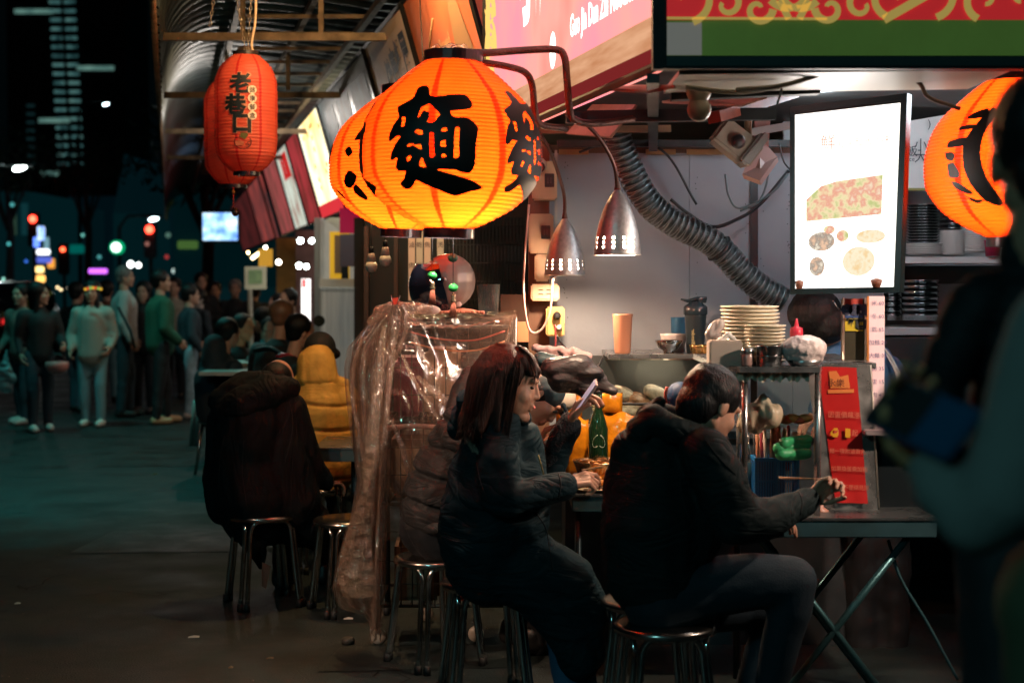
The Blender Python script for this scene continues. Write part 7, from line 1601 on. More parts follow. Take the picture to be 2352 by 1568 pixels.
# ---------- yellow puffer jacket
t = person('diner in a mustard yellow puffer jacket and black cap facing the stalls', G(735, 1260))
LE = [[(735, 905, 0, 62), (738, 950, 0, 80), (742, 1060, 0, 84)], [(700, 905, 0, 40), (678, 950, .02, 40), (672, 1010, .05, 36), (700, 1060, .15, 28)], [(790, 920, 0, 40), (800, 1000, .1, 40)]]
cloth(t, 'puffer_jacket', 9.2, LE, cloth_mat('puffer_mustard', (.72, .38, .08), .6, crease=.12, cs=5), .009, 4, ((26, .007, 3, (1, 1, .35)), (55, .003, 9, (1, 1, .5))), lambda v: qz(.142, .016, W(700, 896, 9.2).z + .071, .13)(v))
cloth(t, 'hood', 9.2, [[(690, 885, -.02, 24), (735, 888, -.04, 34), (780, 885, 0, 24)], [(730, 872, -.02, 50), (728, 835, -.01, 46), (732, 815, .03, 34)]], MATS['puffer_mustard'], .008, 4, ((20, .008, 3, (1, 1, .35)), (50, .003, 9, (1, 1, .5))))
hE = W(735, 815, 9.28); body(t, 9.2, [LE[0]], .7, (hE, Vector((.5, .86, -.05)).normalized(), Vector((0, .1, 1)).normalized(), 1., W(735, 880, 9.22)), [(W(720, 1062, 9.5), Vector((.6, .7, 0)), Vector((0, 0, -1)), Vector((-.5, .6, 0)))])
b = MB(); b.ell(hE + Vector((-.0, -.0, .045)), (.095, .115, .095)); b.cap(hE + Vector((.04, .06, .02)), hE + Vector((.08, .12, .0)), .05, .03); link_mesh(melt(b, .009, 2), 'knit_cap', mat('cap_black', (.008, .008, .009), .8), t)
cloth(t, 'trousers', 9.2, [[(730, 1070, .1, 50), (770, 1080, .5, 34), (775, 1180, .5, 22)], [(700, 1070, .1, 46), (700, 1085, .5, 34), (700, 1190, .5, 22)]], M_trk, .014, 3)
shoes(t, [(Vector((W(700, 1200, 9.7).x, 9.7, 0)), 1.4), (Vector((W(775, 1200, 9.7).x, 9.7, 0)), 1.4)], M_shoek)
# ---------- capped diner in the quilted grey jacket, leaning over the food
t = person('diner in a quilted dark grey jacket and white fronted cap bending over the food', G(1000, 1530))
LB = [[(1075, 1010, 0, 78), (1030, 1090, 0, 88), (1005, 1150, 0, 84), (1000, 1180, 0, 78)], [(1060, 985, -.05, 60), (1120, 960, 0, 50), (1180, 960, .05, 40)], [(1050, 1010, -.14, 40), (1090, 1110, -.12, 36), (1200, 1100, -.1, 30)], [(1150, 1000, .2, 40), (1200, 1080, .2, 34), (1235, 1030, .0, 28)]]
zB = W(1000, 1222, 6.5).z
def hemcut(me, z):
    v, _ = vnp(me); v[:, 2] = np.maximum(v[:, 2], z + .01 * np.sin(v[:, 0] * 25)); me.vertices.foreach_set('co', v.ravel()); me.update()
o = cloth(t, 'quilted_jacket', 6.5, LB, M_coatg, .009, 4, ((18, .010, 11, (1, 1, .5)), (46, .004, 12, (1, 1, .5))), lambda v: qz(.125, .026, zB + .06, .20)(v + np.stack([0 * v[:, 0], 0 * v[:, 0], .35 * (v[:, 0] - v[:, 0].mean())], 1)))
cloth(t, 'hem_band', 6.5, [[(945, 1208, -.02, 16), (1000, 1214, -.14, 16), (1080, 1210, -.12, 16)], [(945, 1208, -.02, 16), (985, 1208, .16, 16), (1060, 1208, .16, 16)]], M_coatg, .007, 3, ((30, .004, 13, (1, 1, .5)),))
cloth(t, 'hood', 6.5, [[(1052, 940, -.03, 34), (1078, 890, 0, 36), (1110, 860, .03, 20)], [(1045, 960, -.05, 28), (1075, 990, -.05, 34)], [(1085, 870, .02, 28), (1120, 930, .05, 36)]], M_coatg, .007, 4, ((26, .012, 15, (1, 1, 1)), (60, .004, 16, (1, 1, 1))))
cloth(t, 'trousers', 6.5, [[(1000, 1215, 0, 66), (1010, 1235, 0, 64), (1080, 1250, .0, 58), (1220, 1270, .15, 40), (1230, 1420, .2, 28), (1235, 1490, .2, 22)], [(960, 1210, .05, 50), (1000, 1240, .1, 60), (1180, 1260, .4, 40), (1190, 1470, .4, 24)]], M_trk, .012, 4)
hB = W(1243, 918, 6.58); fB = Vector((.62, -.25, -.74)).normalized(); uB = Vector((.66, .28, .46)); uB = (uB - fB * uB.dot(fB)).normalized()
body(t, 6.5, [LB[0], LB[1]], .66, (hB, fB, uB, .98, W(1165, 950, 6.55)), [(W(1236, 1030, 6.45), Vector((.35, -.1, .9)), Vector((.9, -.1, -.3)), Vector((0, -1, 0)), dict(curl=.9))])
b = MB(); rB = fB.cross(uB)
b.ell(hB + uB * .045 - fB * .005, (.092, .092, .082)); link_mesh(melt(b, .006, 4), 'cap_crown', mat('cap_teal', (.012, .03, .04), .6), t)
b = MB(); b.ell(hB + uB * .075 + fB * .045 , (.062, .062, .062)); link_mesh(melt(b, .006, 3), 'cap_front', mat('cap_cream', (.70, .58, .45), .7), t)
b = MB(); b.cap(hB + fB * .08 + uB * .048 - rB * .04, hB + fB * .08 + uB * .048 + rB * .04, .012, .012); b.cap(hB + fB * .15 + uB * .035 - rB * .03, hB + fB * .15 + uB * .035 + rB * .03, .008, .008); b.cap(hB + fB * .08 + uB * .048, hB + fB * .155 + uB * .035, .012, .008); b.cap(hB + fB * .08 + uB * .045 + rB * .05, hB + fB * .14 + uB * .036 + rB * .03, .01, .007); b.cap(hB + fB * .08 + uB * .045 - rB * .05, hB + fB * .14 + uB * .036 - rB * .03, .01, .007); link_mesh(melt(b, .006, 3), 'cap_peak', MATS['cap_teal'], t)
b = MB(); b.ell(hB - fB * .03 + uB * .005, (.088, .088, .07)); link_mesh(melt(b, .008, 2), 'hair', HAIR, t)
for k in (-1, 1): MB().ell(hB + fB * .082 + rB * .032 * k + uB * .004, (.012, .012, .006)).build('eye', M_ink, t)
shoes(t, [(Vector((W(1235, 1500, 6.7).x, 6.7, 0)), .4), (Vector((W(1190, 1490, 6.9).x, 6.9, 0)), .4)], M_shoek)
# ---------- long haired diner with the phone
t = person('long haired diner in a dark navy parka holding up a phone while eating', G(1115, 1610))
LC = [[(1140, 985, 0, 62), (1135, 1060, 0, 92), (1120, 1160, 0, 108), (1110, 1240, 0, 108), (1118, 1300, .02, 96)], [(1190, 1010, .02, 56), (1195, 1100, .02, 66), (1190, 1200, 0, 76)], [(1118, 975, -.12, 40), (1150, 975, -.13, 46), (1142, 1060, -.17, 50), (1152, 1140, -.18, 46), (1170, 1146, -.18, 42), (1240, 1128, -.16, 36), (1296, 1115, -.14, 30)],
      [(1190, 985, .15, 44), (1232, 1085, .16, 42), (1262, 1088, .15, 34), (1300, 1000, .12, 29)], [(1130, 1290, .02, 92), (1220, 1300, .0, 84), (1300, 1330, .0, 66), (1340, 1400, .02, 56), (1350, 1500, .05, 42)], [(1130, 1290, 0, 86), (1230, 1340, 0, 74), (1300, 1440, .0, 60), (1330, 1520, 0, 46)]]
oc = cloth(t, 'parka', 5.85, LC, M_coatn, .009, 5, ((13, .010, 21, (1, 1, 1.4)), (34, .005, 22, (.6, 1, 1.8))))
seam(oc, [[(1115, 960), (1095, 1020), (1100, 1090), (1120, 1150)], [(1012, 1230), (1060, 1245), (1140, 1240), (1220, 1225)], [(1020, 1300), (1080, 1312), (1150, 1318), (1220, 1310)], [(1226, 1170), (1252, 1210), (1262, 1260), (1270, 1310)], [(1282, 1085), (1288, 1110), (1284, 1140)]], M_stitch)
cloth(t, 'hood', 5.85, [[(1072, 965, -.02, 30), (1078, 925, -.04, 34), (1110, 915, -.06, 30), (1160, 925, -.08, 26), (1200, 955, -.04, 24)], [(1050, 985, .02, 26), (1070, 945, .04, 34)], [(1100, 945, .0, 40), (1180, 950, .05, 30)]], M_coatn, .007, 4, ((24, .010, 25, (1, 1, 1)), (60, .003, 26, (1, 1, 1))))
cloth(t, 'cuff', 5.85, [[(1262, 1060, .14, 32), (1303, 985, .12, 31), (1306, 972, .12, 28)]], mat('cuff_knit', (.010, .014, .018), .95, bump=1., bscale=120), .006, 2, ((70, .006, 28, (1, 1, 1)),))
cloth(t, 'jeans', 5.85, [[(1330, 1450, .03, 44), (1345, 1600, .05, 30), (1345, 1625, .05, 30)], [(1290, 1440, .1, 44), (1310, 1620, .1, 30)]], mat('jeans_blue', (.05, .13, .24), .8, bump=.3, bscale=150, var=.3, vscale=6), .010, 3, ((20, .008, 29, (1, 1, .5)),))
hC = W(1172, 882, 5.74); fC = Vector((.975, -.12, -.19)).normalized(); uC = Vector((.19, .02, .98)); uC = (uC - fC * uC.dot(fC)).normalized(); rC = fC.cross(uC)
wR = W(1300, 1112, 5.72); wL = W(1308, 975, 5.97)
body(t, 5.85, LC[:2], .68, (hC, fC, uC, 1.1, W(1140, 970, 5.85)), [(wR, Vector((.9, .2, .22)), Vector((.1, .5, -.8)), Vector((.1, .7, .5)), dict(curl=.9, curls=[.55, 1.0, 1.1, 1.15], s=1.05)), (wL, Vector((.42, -.1, .9)), Vector((.75, -.3, -.55)), Vector((-.5, -.75, .3)), dict(curl=.75, s=1.12))], vox=.014, fine=.0035)
P = lambda a, c, e: hC + (fC * a + rC * c + uC * e) * 1.1
for k in (-1, 1):
    MB().ell(P(.076, .031 * k, .003), (.007, .009, .005), Matrix((rC, fC, uC)).transposed()).build('eye', mat('eye_dark', (.03, .015, .01), .15), t)
    MB().tube([P(.082, .02 * k, .006), P(.080, .034 * k, .012), P(.070, .046 * k, .006)], [.0007, .0012, .0005], 5).build('eyelash', M_ink, t)
    MB().tube([P(.088, .018 * k, .032), P(.084, .034 * k, .040), P(.070, .050 * k, .032)], [.001, .0018, .0006], 5).build('eyebrow', HAIR, t)
MB().tube([P(.089, -.016, -.061), P(.0935, 0, -.060), P(.089, .016, -.061)], [.002, .0055, .002], 6).build('lips', mat('lips', (.50, .10, .09), .4), t)
b = MB(); RC = Matrix((rC, fC, uC)).transposed()
b.ell(P(-.030, 0, .036), (.100, .108, .106), RC); b.cap(P(-.045, -.055, .0), P(-.075, -.07, -.15), .050, .034); b.cap(P(-.045, .055, .0), P(-.065, .07, -.15), .050, .034); b.cap(P(-.07, 0, .0), P(-.105, 0, -.15), .065, .050); b.cap(P(-.030, .064, .04), P(-.006, .078, -.15), .034, .018); b.cap(P(-.035, -.062, .03), P(-.022, -.070, -.12), .028, .018); b.cap(P(.02, .0, .100), P(.080, -.0, .058), .034, .018); b.cap(P(.03, .04, .088), P(.070, .05, .045), .024, .010); b.cap(P(.03, -.04, .088), P(.070, -.045, .05), .024, .010)
me = melt(b, .006, 4); disp(me, lambda v, n: fold(v, 60, 33, (1, 1, .15)) * .004); link_mesh(me, 'hair', HAIRB, t)
b = MB(); rr = random.Random(5)
for i in range(420):
    a = rr.uniform(-1.45, 1.45) + PI; a0 = a; q = rr.uniform(.2, 1.); x0, y0 = math.cos(a), math.sin(a)
    top = P(-.03 + .04 * x0, .04 * y0, .128 - .01 * q); mid = P(-.035 + .102 * x0, .098 * y0, .03); low = P(-.040 + .088 * x0 - .01 * q, .095 * y0 + rr.uniform(-.01, .01), -.08 - .04 * q); tip = P(-.045 + .075 * x0 - .01 * q + rr.uniform(-.02, .02), .085 * y0 + rr.uniform(-.025, .025), -.14 - .08 * q)
    b.tube(xbez([top, mid, low, tip], 3), [.0022] * 6 + [.0016] * 3 + [.0005], 3, caps=False)
for i in range(60):
    y0 = rr.uniform(-.07, .07); b.tube(xbez([P(.0, y0 * .3, .132), P(.055, y0 * .8, .104), P(.082, y0, .055), P(.080 + rr.uniform(-.01, .01), y0 * 1.1 + rr.uniform(-.006, .01), .022 + rr.uniform(-.01, .02))], 3), [.0022] * 6 + [.0014] * 3 + [.0005], 3, caps=False)
for i in range(70):
    y0 = rr.uniform(.066, .086); x0 = rr.uniform(-.03, .022); b.tube(xbez([P(.0, y0 * .3, .130), P(.01 + x0, y0, .06), P(.012 + x0, y0 * 1.05, -.06), P(.01 + x0 * 1.3, y0 + rr.uniform(-.01, .01), -.17 + rr.uniform(-.05, .03))], 3), [.002] * 6 + [.0014] * 3 + [.0005], 3, caps=False)
b.build('hair_strand', HAIRB, t)['kind'] = 'stuff'
for dx_ in (-5, 0, 5): seam(oc, [[(1076 + dx_, 960), (1074 + dx_, 985), (1080 + dx_, 1012), (1094 + dx_, 1040)]], mat('strap_tan', (.22, .16, .12), .6), .0065, 'bag_strap')
MB().tube(xbez([W(1236, 1045, 5.70), W(1246, 1080, 5.70), W(1252, 1110, 5.72)], 4), .003, 5).build('zip_pull', mat('zip_gold', (.5, .35, .15), .3, .8), t)
t = thing('phone', 'pale smartphone held up by the long haired diner', 'phone', W(1346, 915, 5.9)); a = W(1321, 948, 5.93); b_ = W(1370, 878, 5.90); d = (b_ - a); dn = d.normalized()
sd = Vector((.28, -.90, .2)); sd = (sd - dn * sd.dot(dn)).normalized(); nm_ = dn.cross(sd)
MB().box((a + b_) / 2, (.155, .073, .009), Matrix((dn, sd, nm_)).transposed(), bev=.004).build('body', mat('phone_case', (.62, .42, .38), .3), t)
MB().box((a + b_) / 2 - nm_ * .0055, (.142, .064, .001), Matrix((dn, sd, nm_)).transposed()).build('screen', mat('phone_screen', (.30, .28, .36), .1, emit=(.5, .45, .62), es=.35), t)
MB().box((a + b_) / 2 + nm_ * .0055 + dn * .055 + sd * .015, (.03, .03, .003), Matrix((dn, sd, nm_)).transposed(), bev=.001).build('camera_bump', M_ink, t)
t = thing('chopsticks', 'pair of thin chopsticks in the lower hand of the long haired diner', 'chopsticks', W(1350, 1095, 5.8))
for k in (0, .012): MB().tube([wR + Vector((.06, .02 + k, .05)), W(1385, 1070 + k * 300, 6.3)], .0022, 5).build('stick', mat('stick_wood', (.35, .2, .1), .5), t)
# ---------- hooded diner, nearest
t = person('short haired diner in a dark hooded jacket and jeans on the nearest stool', DD(1560, 5.2))
LD = [[(1500, 1020, 0, 66), (1498, 1100, 0, 104), (1498, 1200, 0, 120), (1500, 1310, .02, 116), (1530, 1380, .03, 96)], [(1600, 1030, .02, 62), (1585, 1120, .02, 86), (1570, 1230, .02, 90)], [(1618, 1040, -.12, 56), (1660, 1120, -.15, 60), (1690, 1196, -.14, 56), (1760, 1190, -.10, 46), (1852, 1150, 0, 32)], [(1600, 1030, .18, 50), (1680, 1140, .25, 44), (1740, 1180, .25, 36)], [(1460, 1040, -.02, 56), (1450, 1130, 0, 66)]]
oc = cloth(t, 'jacket', 5.28, LD, M_coatd, .010, 5, ((12, .010, 41, (1, 1, 1.4)), (32, .005, 42, (.7, 1, 1.8))))
seam(oc, [[(1575, 1035), (1562, 1090), (1572, 1160), (1600, 1220)], [(1410, 1060), (1470, 1075), (1540, 1072)], [(1392, 1180), (1450, 1190), (1530, 1190)], [(1395, 1330), (1460, 1348), (1540, 1350)], [(1830, 1120), (1842, 1150), (1838, 1182)], [(1620, 1010), (1650, 1050), (1690, 1090)]], M_stitch)
cloth(t, 'hood', 5.28, [[(1475, 990, -.05, 36), (1500, 960, -.06, 40), (1545, 985, -.08, 36), (1610, 1005, -.06, 30)], [(1515, 925, .02, 20), (1490, 955, .02, 34)], [(1470, 985, .05, 34), (1520, 960, .08, 40), (1600, 990, .08, 36)]], MATS['coat_greenblack'], .008, 4, ((20, .012, 45, (1, 1, 1)), (52, .004, 46, (1, 1, 1))))
cloth(t, 'jeans', 5.28, [[(1520, 1370, 0, 92), (1620, 1350, 0, 74), (1740, 1335, -.02, 66), (1820, 1335, -.02, 60), (1815, 1400, -.02, 54), (1790, 1480, 0, 46), (1765, 1600, .02, 36), (1760, 1660, .02, 32)], [(1520, 1380, .1, 84), (1700, 1390, .25, 60), (1800, 1400, .25, 52), (1750, 1500, .25, 44), (1700, 1650, .22, 34)]], M_jeans, .011, 4, ((16, .009, 47, (1, 1, .6)),))
hD = W(1634, 932, 5.32); fD = Vector((.70, .45, -.52)).normalized(); uD = Vector((.35, .25, .80)); uD = (uD - fD * uD.dot(fD)).normalized(); rD = fD.cross(uD)
wD = W(1858, 1148, 5.3)
body(t, 5.28, LD[:2], .7, (hD, fD, uD, 1.08, W(1590, 1000, 5.3)), [(wD, Vector((.75, .05, .62)), Vector((.2, -.6, -.1)), Vector((.9, .3, 0)), dict(curl=.85, s=.95)), (W(1745, 1182, 5.55), Vector((.9, .2, -.1)), Vector((0, 0, -1)), Vector((-.1, .8, 0)))], fine=.005)
P = lambda a, c, e: hD + fD * a * 1.08 + rD * c * 1.08 + uD * e * 1.08
b = MB(); RD = Matrix((rD, fD, uD)).transposed(); b.ell(P(-.022, 0, .036), (.096, .108, .100), RD); b.ell(P(-.05, 0, -.02), (.082, .075, .085), RD); b.cap(P(.045, 0, .08), P(.07, 0, .06), .03, .02)
me = melt(b, .007, 3); disp(me, lambda v, n: fold(v, 70, 51, (1, 1, .4)) * .0035); link_mesh(me, 'hair', HAIR, t)
t2 = thing('chopsticks', 'chopsticks in the raised fingers of the nearest hooded diner', 'chopsticks', W(1870, 1110, 5.4))
for k in (0, .010): MB().tube([wD + Vector((.05 + k, .0, .07)), W(1790, 1095 + k * 300, 5.55)], .0022, 5).build('stick', MATS['stick_wood'], t2)
t = thing('cap', 'blue cap with a red and white edge just beyond the hooded diner', 'cap', W(1555, 915, 6.0)); q = MB(); q.ell(W(1562, 912, 6.0), (.055, .05, .06)); q.build('crown', mat('cap_blue', (.02, .06, .14), .6), t)
MB().tube([W(1540 + 12 * math.cos(a), 912 - 32 * math.sin(a), 5.95) for a in (2.3, 2.8, 3.3, 3.8)], .006, 6).build('rim', mat('rim_red', (.5, .05, .03), .5), t)
# ---------- customers standing nearest the camera
t = person('tall customer in a black quilted jacket with his back turned', (W(2400, 900, 2.45).x, 2.45, 0))
LR1 = [[(2370, 640, 0, 70), (2390, 760, 0, 170), (2400, 900, .02, 180), (2400, 1060, .02, 170), (2400, 1200, .02, 160)], [(2265, 690, .0, 74), (2480, 690, 0, 90)], [(2250, 690, -.03, 74), (2190, 800, -.04, 66), (2160, 900, -.03, 60), (2150, 1000, 0, 52), (2180, 1100, .08, 48)]]
cloth(t, 'quilted_jacket', 2.45, LR1, cloth_mat('jacket_black', (.008, .010, .012), .7), .010, 4, ((16, .008, 61, (1, 1, .4)),), lambda v: qz(.085, .005, 0, .2)(v))
cloth(t, 'collar', 2.45, [[(2350, 590, .0, 60), (2420, 580, .0, 70)], [(2340, 560, .0, 44), (2420, 550, 0, 60)]], MATS['jacket_black'], .008, 3, ((24, .006, 62, (1, 1, 1)),))
hR = W(2412, 365, 2.47); body(t, 2.45, LR1[:1], .7, (hR, Vector((.25, .96, 0)).normalized(), Vector((0, 0, 1)), 1.08, W(2395, 570, 2.45)), [(W(2185, 1105, 2.53), Vector((.4, .5, -.6)), Vector((1, 0, 0)), Vector((0, 1, 0)))], mat('skin_tan', (.30, .15, .09), .5), fine=.006)
b = MB(); b.ell(hR + Vector((-.005, -.02, .045)), (.093, .108, .098)); b.ell(hR + Vector((0, -.055, -.02)), (.078, .05, .075)); me = melt(b, .006, 3); disp(me, lambda v, n: fold(v, 90, 63) * .002); link_mesh(me, 'hair', HAIR, t)
cloth(t, 'trousers', 2.45, [[(2330, 1180, .02, 130), (2310, 1500, .02, 110), (2300, 2100, 0, 90), (2300, 2900, 0, 70)], [(2480, 1180, .02, 130), (2500, 1500, .02, 110), (2500, 2900, 0, 70)]], M_trk, .014, 3)
t = person('blurred customer in a grey teal sleeve holding a phone over the counter edge', (W(2560, 1000, 1.85).x, 1.85, 0))
LR2 = [[(2560, 700, 0, 130), (2580, 900, 0, 220), (2590, 1200, 0, 230), (2590, 1400, 0, 220)], [(2420, 760, 0, 120), (2360, 960, 0, 118), (2310, 1130, .0, 112), (2240, 1190, .02, 90), (2170, 1120, .05, 70), (2130, 1070, .08, 52)]]
cloth(t, 'sweater', 1.85, LR2, mat('sweater_teal', (.15, .15, .14), .9, bump=.3, bscale=90), .009, 4, ((12, .010, 71, (1, 1, 1)), (30, .004, 72, (1, 1, 1))))
hQ = W(2620, 330, 1.85); wQ = W(2128, 1085, 1.99)
body(t, 1.85, LR2[:1], .7, (hQ, Vector((-.6, .8, -.2)).normalized(), Vector((0, 0, 1)), 1.05, W(2580, 620, 1.85)), [(wQ, Vector((-.25, .15, .9)), Vector((.2, -.9, .2)), Vector((-.9, -.1, -.2)), dict(curl=.42, s=.85))], mat('skin_warm', (.62, .30, .14), .55), fine=.006)
b = MB(); b.ell(hQ + Vector((.01, -.02, .04)), (.092, .105, .10)); link_mesh(melt(b, .008, 2), 'hair', HAIR, t)
cloth(t, 'trousers', 1.85, [[(2480, 1400, .02, 190), (2450, 1900, .02, 140), (2430, 3600, 0, 100)], [(2680, 1400, .02, 190), (2700, 3600, 0, 100)]], mat('trousers_olive', (.05, .055, .025), .85), .016, 3)
t = thing('phone', 'dark blue cased phone held out by the blurred customer', 'phone', W(2110, 960, 1.95)); a = W(2010, 915, 2.0); b_ = W(2225, 1005, 1.86); dn = (b_ - a).normalized(); sd = Vector((.30, .5, .75)); sd = (sd - dn * sd.dot(dn)).normalized(); nm_ = dn.cross(sd); RM = Matrix((dn, sd, nm_)).transposed()
MB().box((a + b_) / 2, ((b_ - a).length * .95, .075, .010), RM, bev=.004).build('case', mat('phone_blue', (.010, .055, .12), .35), t)
MB().box((a + b_) / 2 - nm_ * .0058, ((b_ - a).length * .9, .068, .001), RM).build('screen', M_ink, t); MB().box(a + dn * .05 + nm_ * .0058, (.085, .068, .001), RM).build('back_glass', M_ink, t)
# ---------- cook behind the light box
t = person('cook in a blue shirt and white apron straps bending down behind the sign post', (W(1960, 1000, 6.9).x, 6.9, 0))
LK = [[(1935, 800, 0, 44), (1990, 850, 0, 70), (2010, 950, 0, 74), (2010, 1060, 0, 70)], [(1930, 820, -.06, 34), (1910, 900, -.1, 30), (1880, 940, -.1, 24)], [(2040, 850, .05, 36), (2070, 940, 0, 34), (2050, 1000, -.1, 26)]]
cloth(t, 'shirt', 6.9, LK, mat('shirt_blue', (.05, .15, .32), .7, bump=.2, bscale=60), .010, 3, ((20, .008, 81, (1, 1, 1)),))
hK = W(1872, 735, 6.85); fK = Vector((-.55, .55, -.62)).normalized(); uK = Vector((-.5, -.2, .8)); uK = (uK - fK * uK.dot(fK)).normalized()
body(t, 6.9, LK[:1], .7, (hK, fK, uK, 1., W(1925, 790, 6.9)), [(W(1878, 945, 6.8), Vector((-.6, -.2, -.5)), Vector((0, 0, -1)), Vector((0, -1, 0)))], fine=.006)
b = MB(); b.ell(hK + Vector((.0, .0, .03)), (.122, .122, .110)); b.ell(hK + Vector((.05, -.03, -.02)), (.085, .095, .085)); me = melt(b, .006, 2); disp(me, lambda v, n: fold(v, 50, 83) * .004); link_mesh(me, 'hair', HAIR, t)
for pts in ([(1940, 785), (1985, 778), (2030, 800), (2062, 850), (2080, 900)], [(2038, 815), (2060, 860), (2064, 930)]): MB().tube(xbez([W(x, y, 6.74 if i else 6.8) for i, (x, y) in enumerate(pts)], 5), .006, 6).build('apron_strap', mat('strap_white', (.6, .65, .7), .6), t)
cloth(t, 'trousers', 6.9, [[(1985, 1060, 0, 60), (1980, 1500, 0, 40)], [(2040, 1060, 0, 60), (2045, 1500, 0, 40)]], M_trk, .016, 2)
MB().tube([W(1912, 690, 6.72), W(1928, 712, 6.72)], .003, 5).build('hair_slide', M_ss, t)
# ---------- seated crowd at the far tables
def seated(x, y, D, face, cm, lab, hm=HAIR, hood=False, s=1., skin=SKIN2, capm=None):
    """x, y: head centre in the picture; sits on something 0.45 m high"""
    h = W(x, y, D); f = Vector((math.cos(face), math.sin(face), 0)); r = f.cross(UP); t = thing('person', lab, 'person', (h.x - f.x * .1, h.y - f.y * .1, 0), 'people eating at the far tables')
    B = Vector((h.x - f.x * .14, h.y - f.y * .14, 0)); sh = h.z - .26
    def Q(a, c, z): return B + f * a + r * c + UP * z
    J = [[(Q(0, 0, .52), .17), (Q(-.02, 0, .75), .18), (Q(.03, 0, sh - .08), .17), (Q(.05, 0, sh), .11)]] + [[(Q(.05, k * .17, sh - .02), .078), (Q(.08, k * .22, sh - .27), .064), (Q(.32, k * .14, sh - .28), .05)] for k in (-1, 1)]
    def C_(mb, L, q): 
        for ch in L:
            for (p, a), (p2, a2) in zip(ch, ch[1:]): mb.cap(p, p2, a * q, a2 * q)
    b = MB(); C_(b, J, 1.)
    if hood: b.cap(Q(-.04, 0, sh + .04), Q(-.02, 0, sh + .16), .11, .10)
    me = melt(b, .018, 4); disp(me, lambda v, n: fold(v, 16, int(x)) * .012); link_mesh(me, 'jacket', cm, t)
    b = MB(); 
    for k in (-1, 1): b.cap(Q(.0, k * .1, .50), Q(.42, k * .13, .50), .09, .07); b.cap(Q(.42, k * .13, .50), Q(.40, k * .13, .06), .065, .045)
    link_mesh(melt(b, .02, 3), 'trousers', M_trk, t)
    b = MB(); C_(b, J[:1], .7); ms = [melt(b, .03, 2)]; b = MB(); head_prims(b, h, (f + UP * -.2).normalized(), (UP + f * .2).normalized(), s, Q(.05, 0, sh)); ms.append(melt(b, .009, 2))
    for k in (-1, 1): b = MB(); hand_prims(b, Q(.32, k * .14, sh - .28), f, Vector((0, 0, -1)), -r * k); ms.append(melt(b, .009, 1))
    link_mesh(join_me(ms), 'body', skin, t)
    b = MB(); b.ell(h - f * .028 + UP * .044, (.100 * s, .100 * s, .095 * s)); b.ell(h - f * .05 - UP * .01, (.07, .07, .07)); link_mesh(melt(b, .012, 2), 'knit_cap' if capm else 'hair', capm or hm, t)
    b = MB()
    for k in (-1, 1): p = Q(.44, k * .13, 0); b.cap(p + UP * .04, p + f * .14 + UP * .035, .045, .035)
    link_mesh(melt(b, .02, 2), 'shoe', M_shoek, t)
    MBs = thing('round_stool', 'stool under ' + lab, 'stool', (B.x, B.y, 0), 'round steel stools at the far tables')
    MB().lathe(Vector((B.x, B.y, 0)), [(.001, .44), (.16, .44), (.165, .42), (.001, .41)], 20).build('seat', M_chr, MBs)
    for k in range(4): a = k * PI / 2 + .6; MB().tube([Vector((B.x + .13 * math.cos(a), B.y + .13 * math.sin(a), .42)), Vector((B.x + .2 * math.cos(a), B.y + .2 * math.sin(a), 0))], .014, 6).build('leg', M_chr, MBs)
    return t
C_nv = mat('far_navy', (.015, .028, .040), .8); C_bk = mat('far_black', (.008, .010, .012), .8); C_gr = mat('far_grey', (.10, .10, .10), .8); C_tl = mat('far_teal', (.03, .07, .08), .8)
seated(650, 728, 12.2, 1.2, C_bk, 'bald eater in a black jacket beyond the yellow puffer jacket', mat('bald_scalp', (.22, .11, .06), .5), capm=mat('bald_skin', (.20, .10, .06), .45))
seated(527, 765, 13.2, .9, C_nv, 'bulky eater in a navy hooded coat at the end of the far table', hood=True)
seated(600, 735, 15.4, 2.6, C_tl, 'eater with swept dark hair facing back towards the lane')
seated(562, 752, 14.6, -.5, C_bk, 'eater with an orange face mask beside the bulky navy coat', skin=mat('skin_lit', (.6, .32, .18), .6))
seated(622, 760, 14.2, -1.6, C_gr, 'eater with dark hair facing the camera by the bald man')
seated(692, 762, 11.4, .6, C_bk, 'dark haired eater right against the yellow puffer jacket')
seated(636, 700, 17.6, 3.4, C_gr, 'pale shirted stall worker behind the greenish placard', skin=mat('skin_pink', (.55, .30, .24), .6))
seated(660, 690, 17.2, 4.0, C_nv, 'stall worker in navy next to the white light box')
q = MB(); q.lathe(W(733, 737, 13), [(px(13, 13), 0), (px(13, 13), .02)], 20, Vector((0, 1, 0))); tag(q.build('round_mirror', mat('mirror_brown', (.2, .17, .12), .15, .8)), 'small round scooter mirror over the yellow jacket diner', 'mirror')
for i, (y, x0, x1) in enumerate(((838, 530, 582), (858, 528, 578))):
    t = thing('folding_table', ('far pale edged table beyond the black coat diner', 'nearer pale edged table beyond the black coat diner')[i], 'table', W((x0 + x1) / 2, y, 13 - i)); D = 13.9 - i * 1.3; z = W(550, y, D).z
    MB().box((W((x0 + x1) / 2, y, D).x, D + .3, z), (px(x1 - x0, D) + .5, .6, .03)).build('tabletop', mat('table_pale', (.5, .56, .55), .4), t)
    for k in (-1, 1): MB().tube([Vector((W((x0 + x1) / 2, y, D).x + k * .25, D + .3, z)), Vector((W((x0 + x1) / 2, y, D).x + k * .25, D + .3, 0))], .02, 6).build('leg', M_dark, t)
q = MB(); q.tube(xbez([W(585, 805, 11.6), W(620, 800, 11.5), W(650, 815, 11.4), W(665, 812, 11.4)], 4), .02, 6); o = tag(q.build('handlebar', M_dark), 'dark scooter handlebar with a glint in front of the bald eater', 'handlebar')
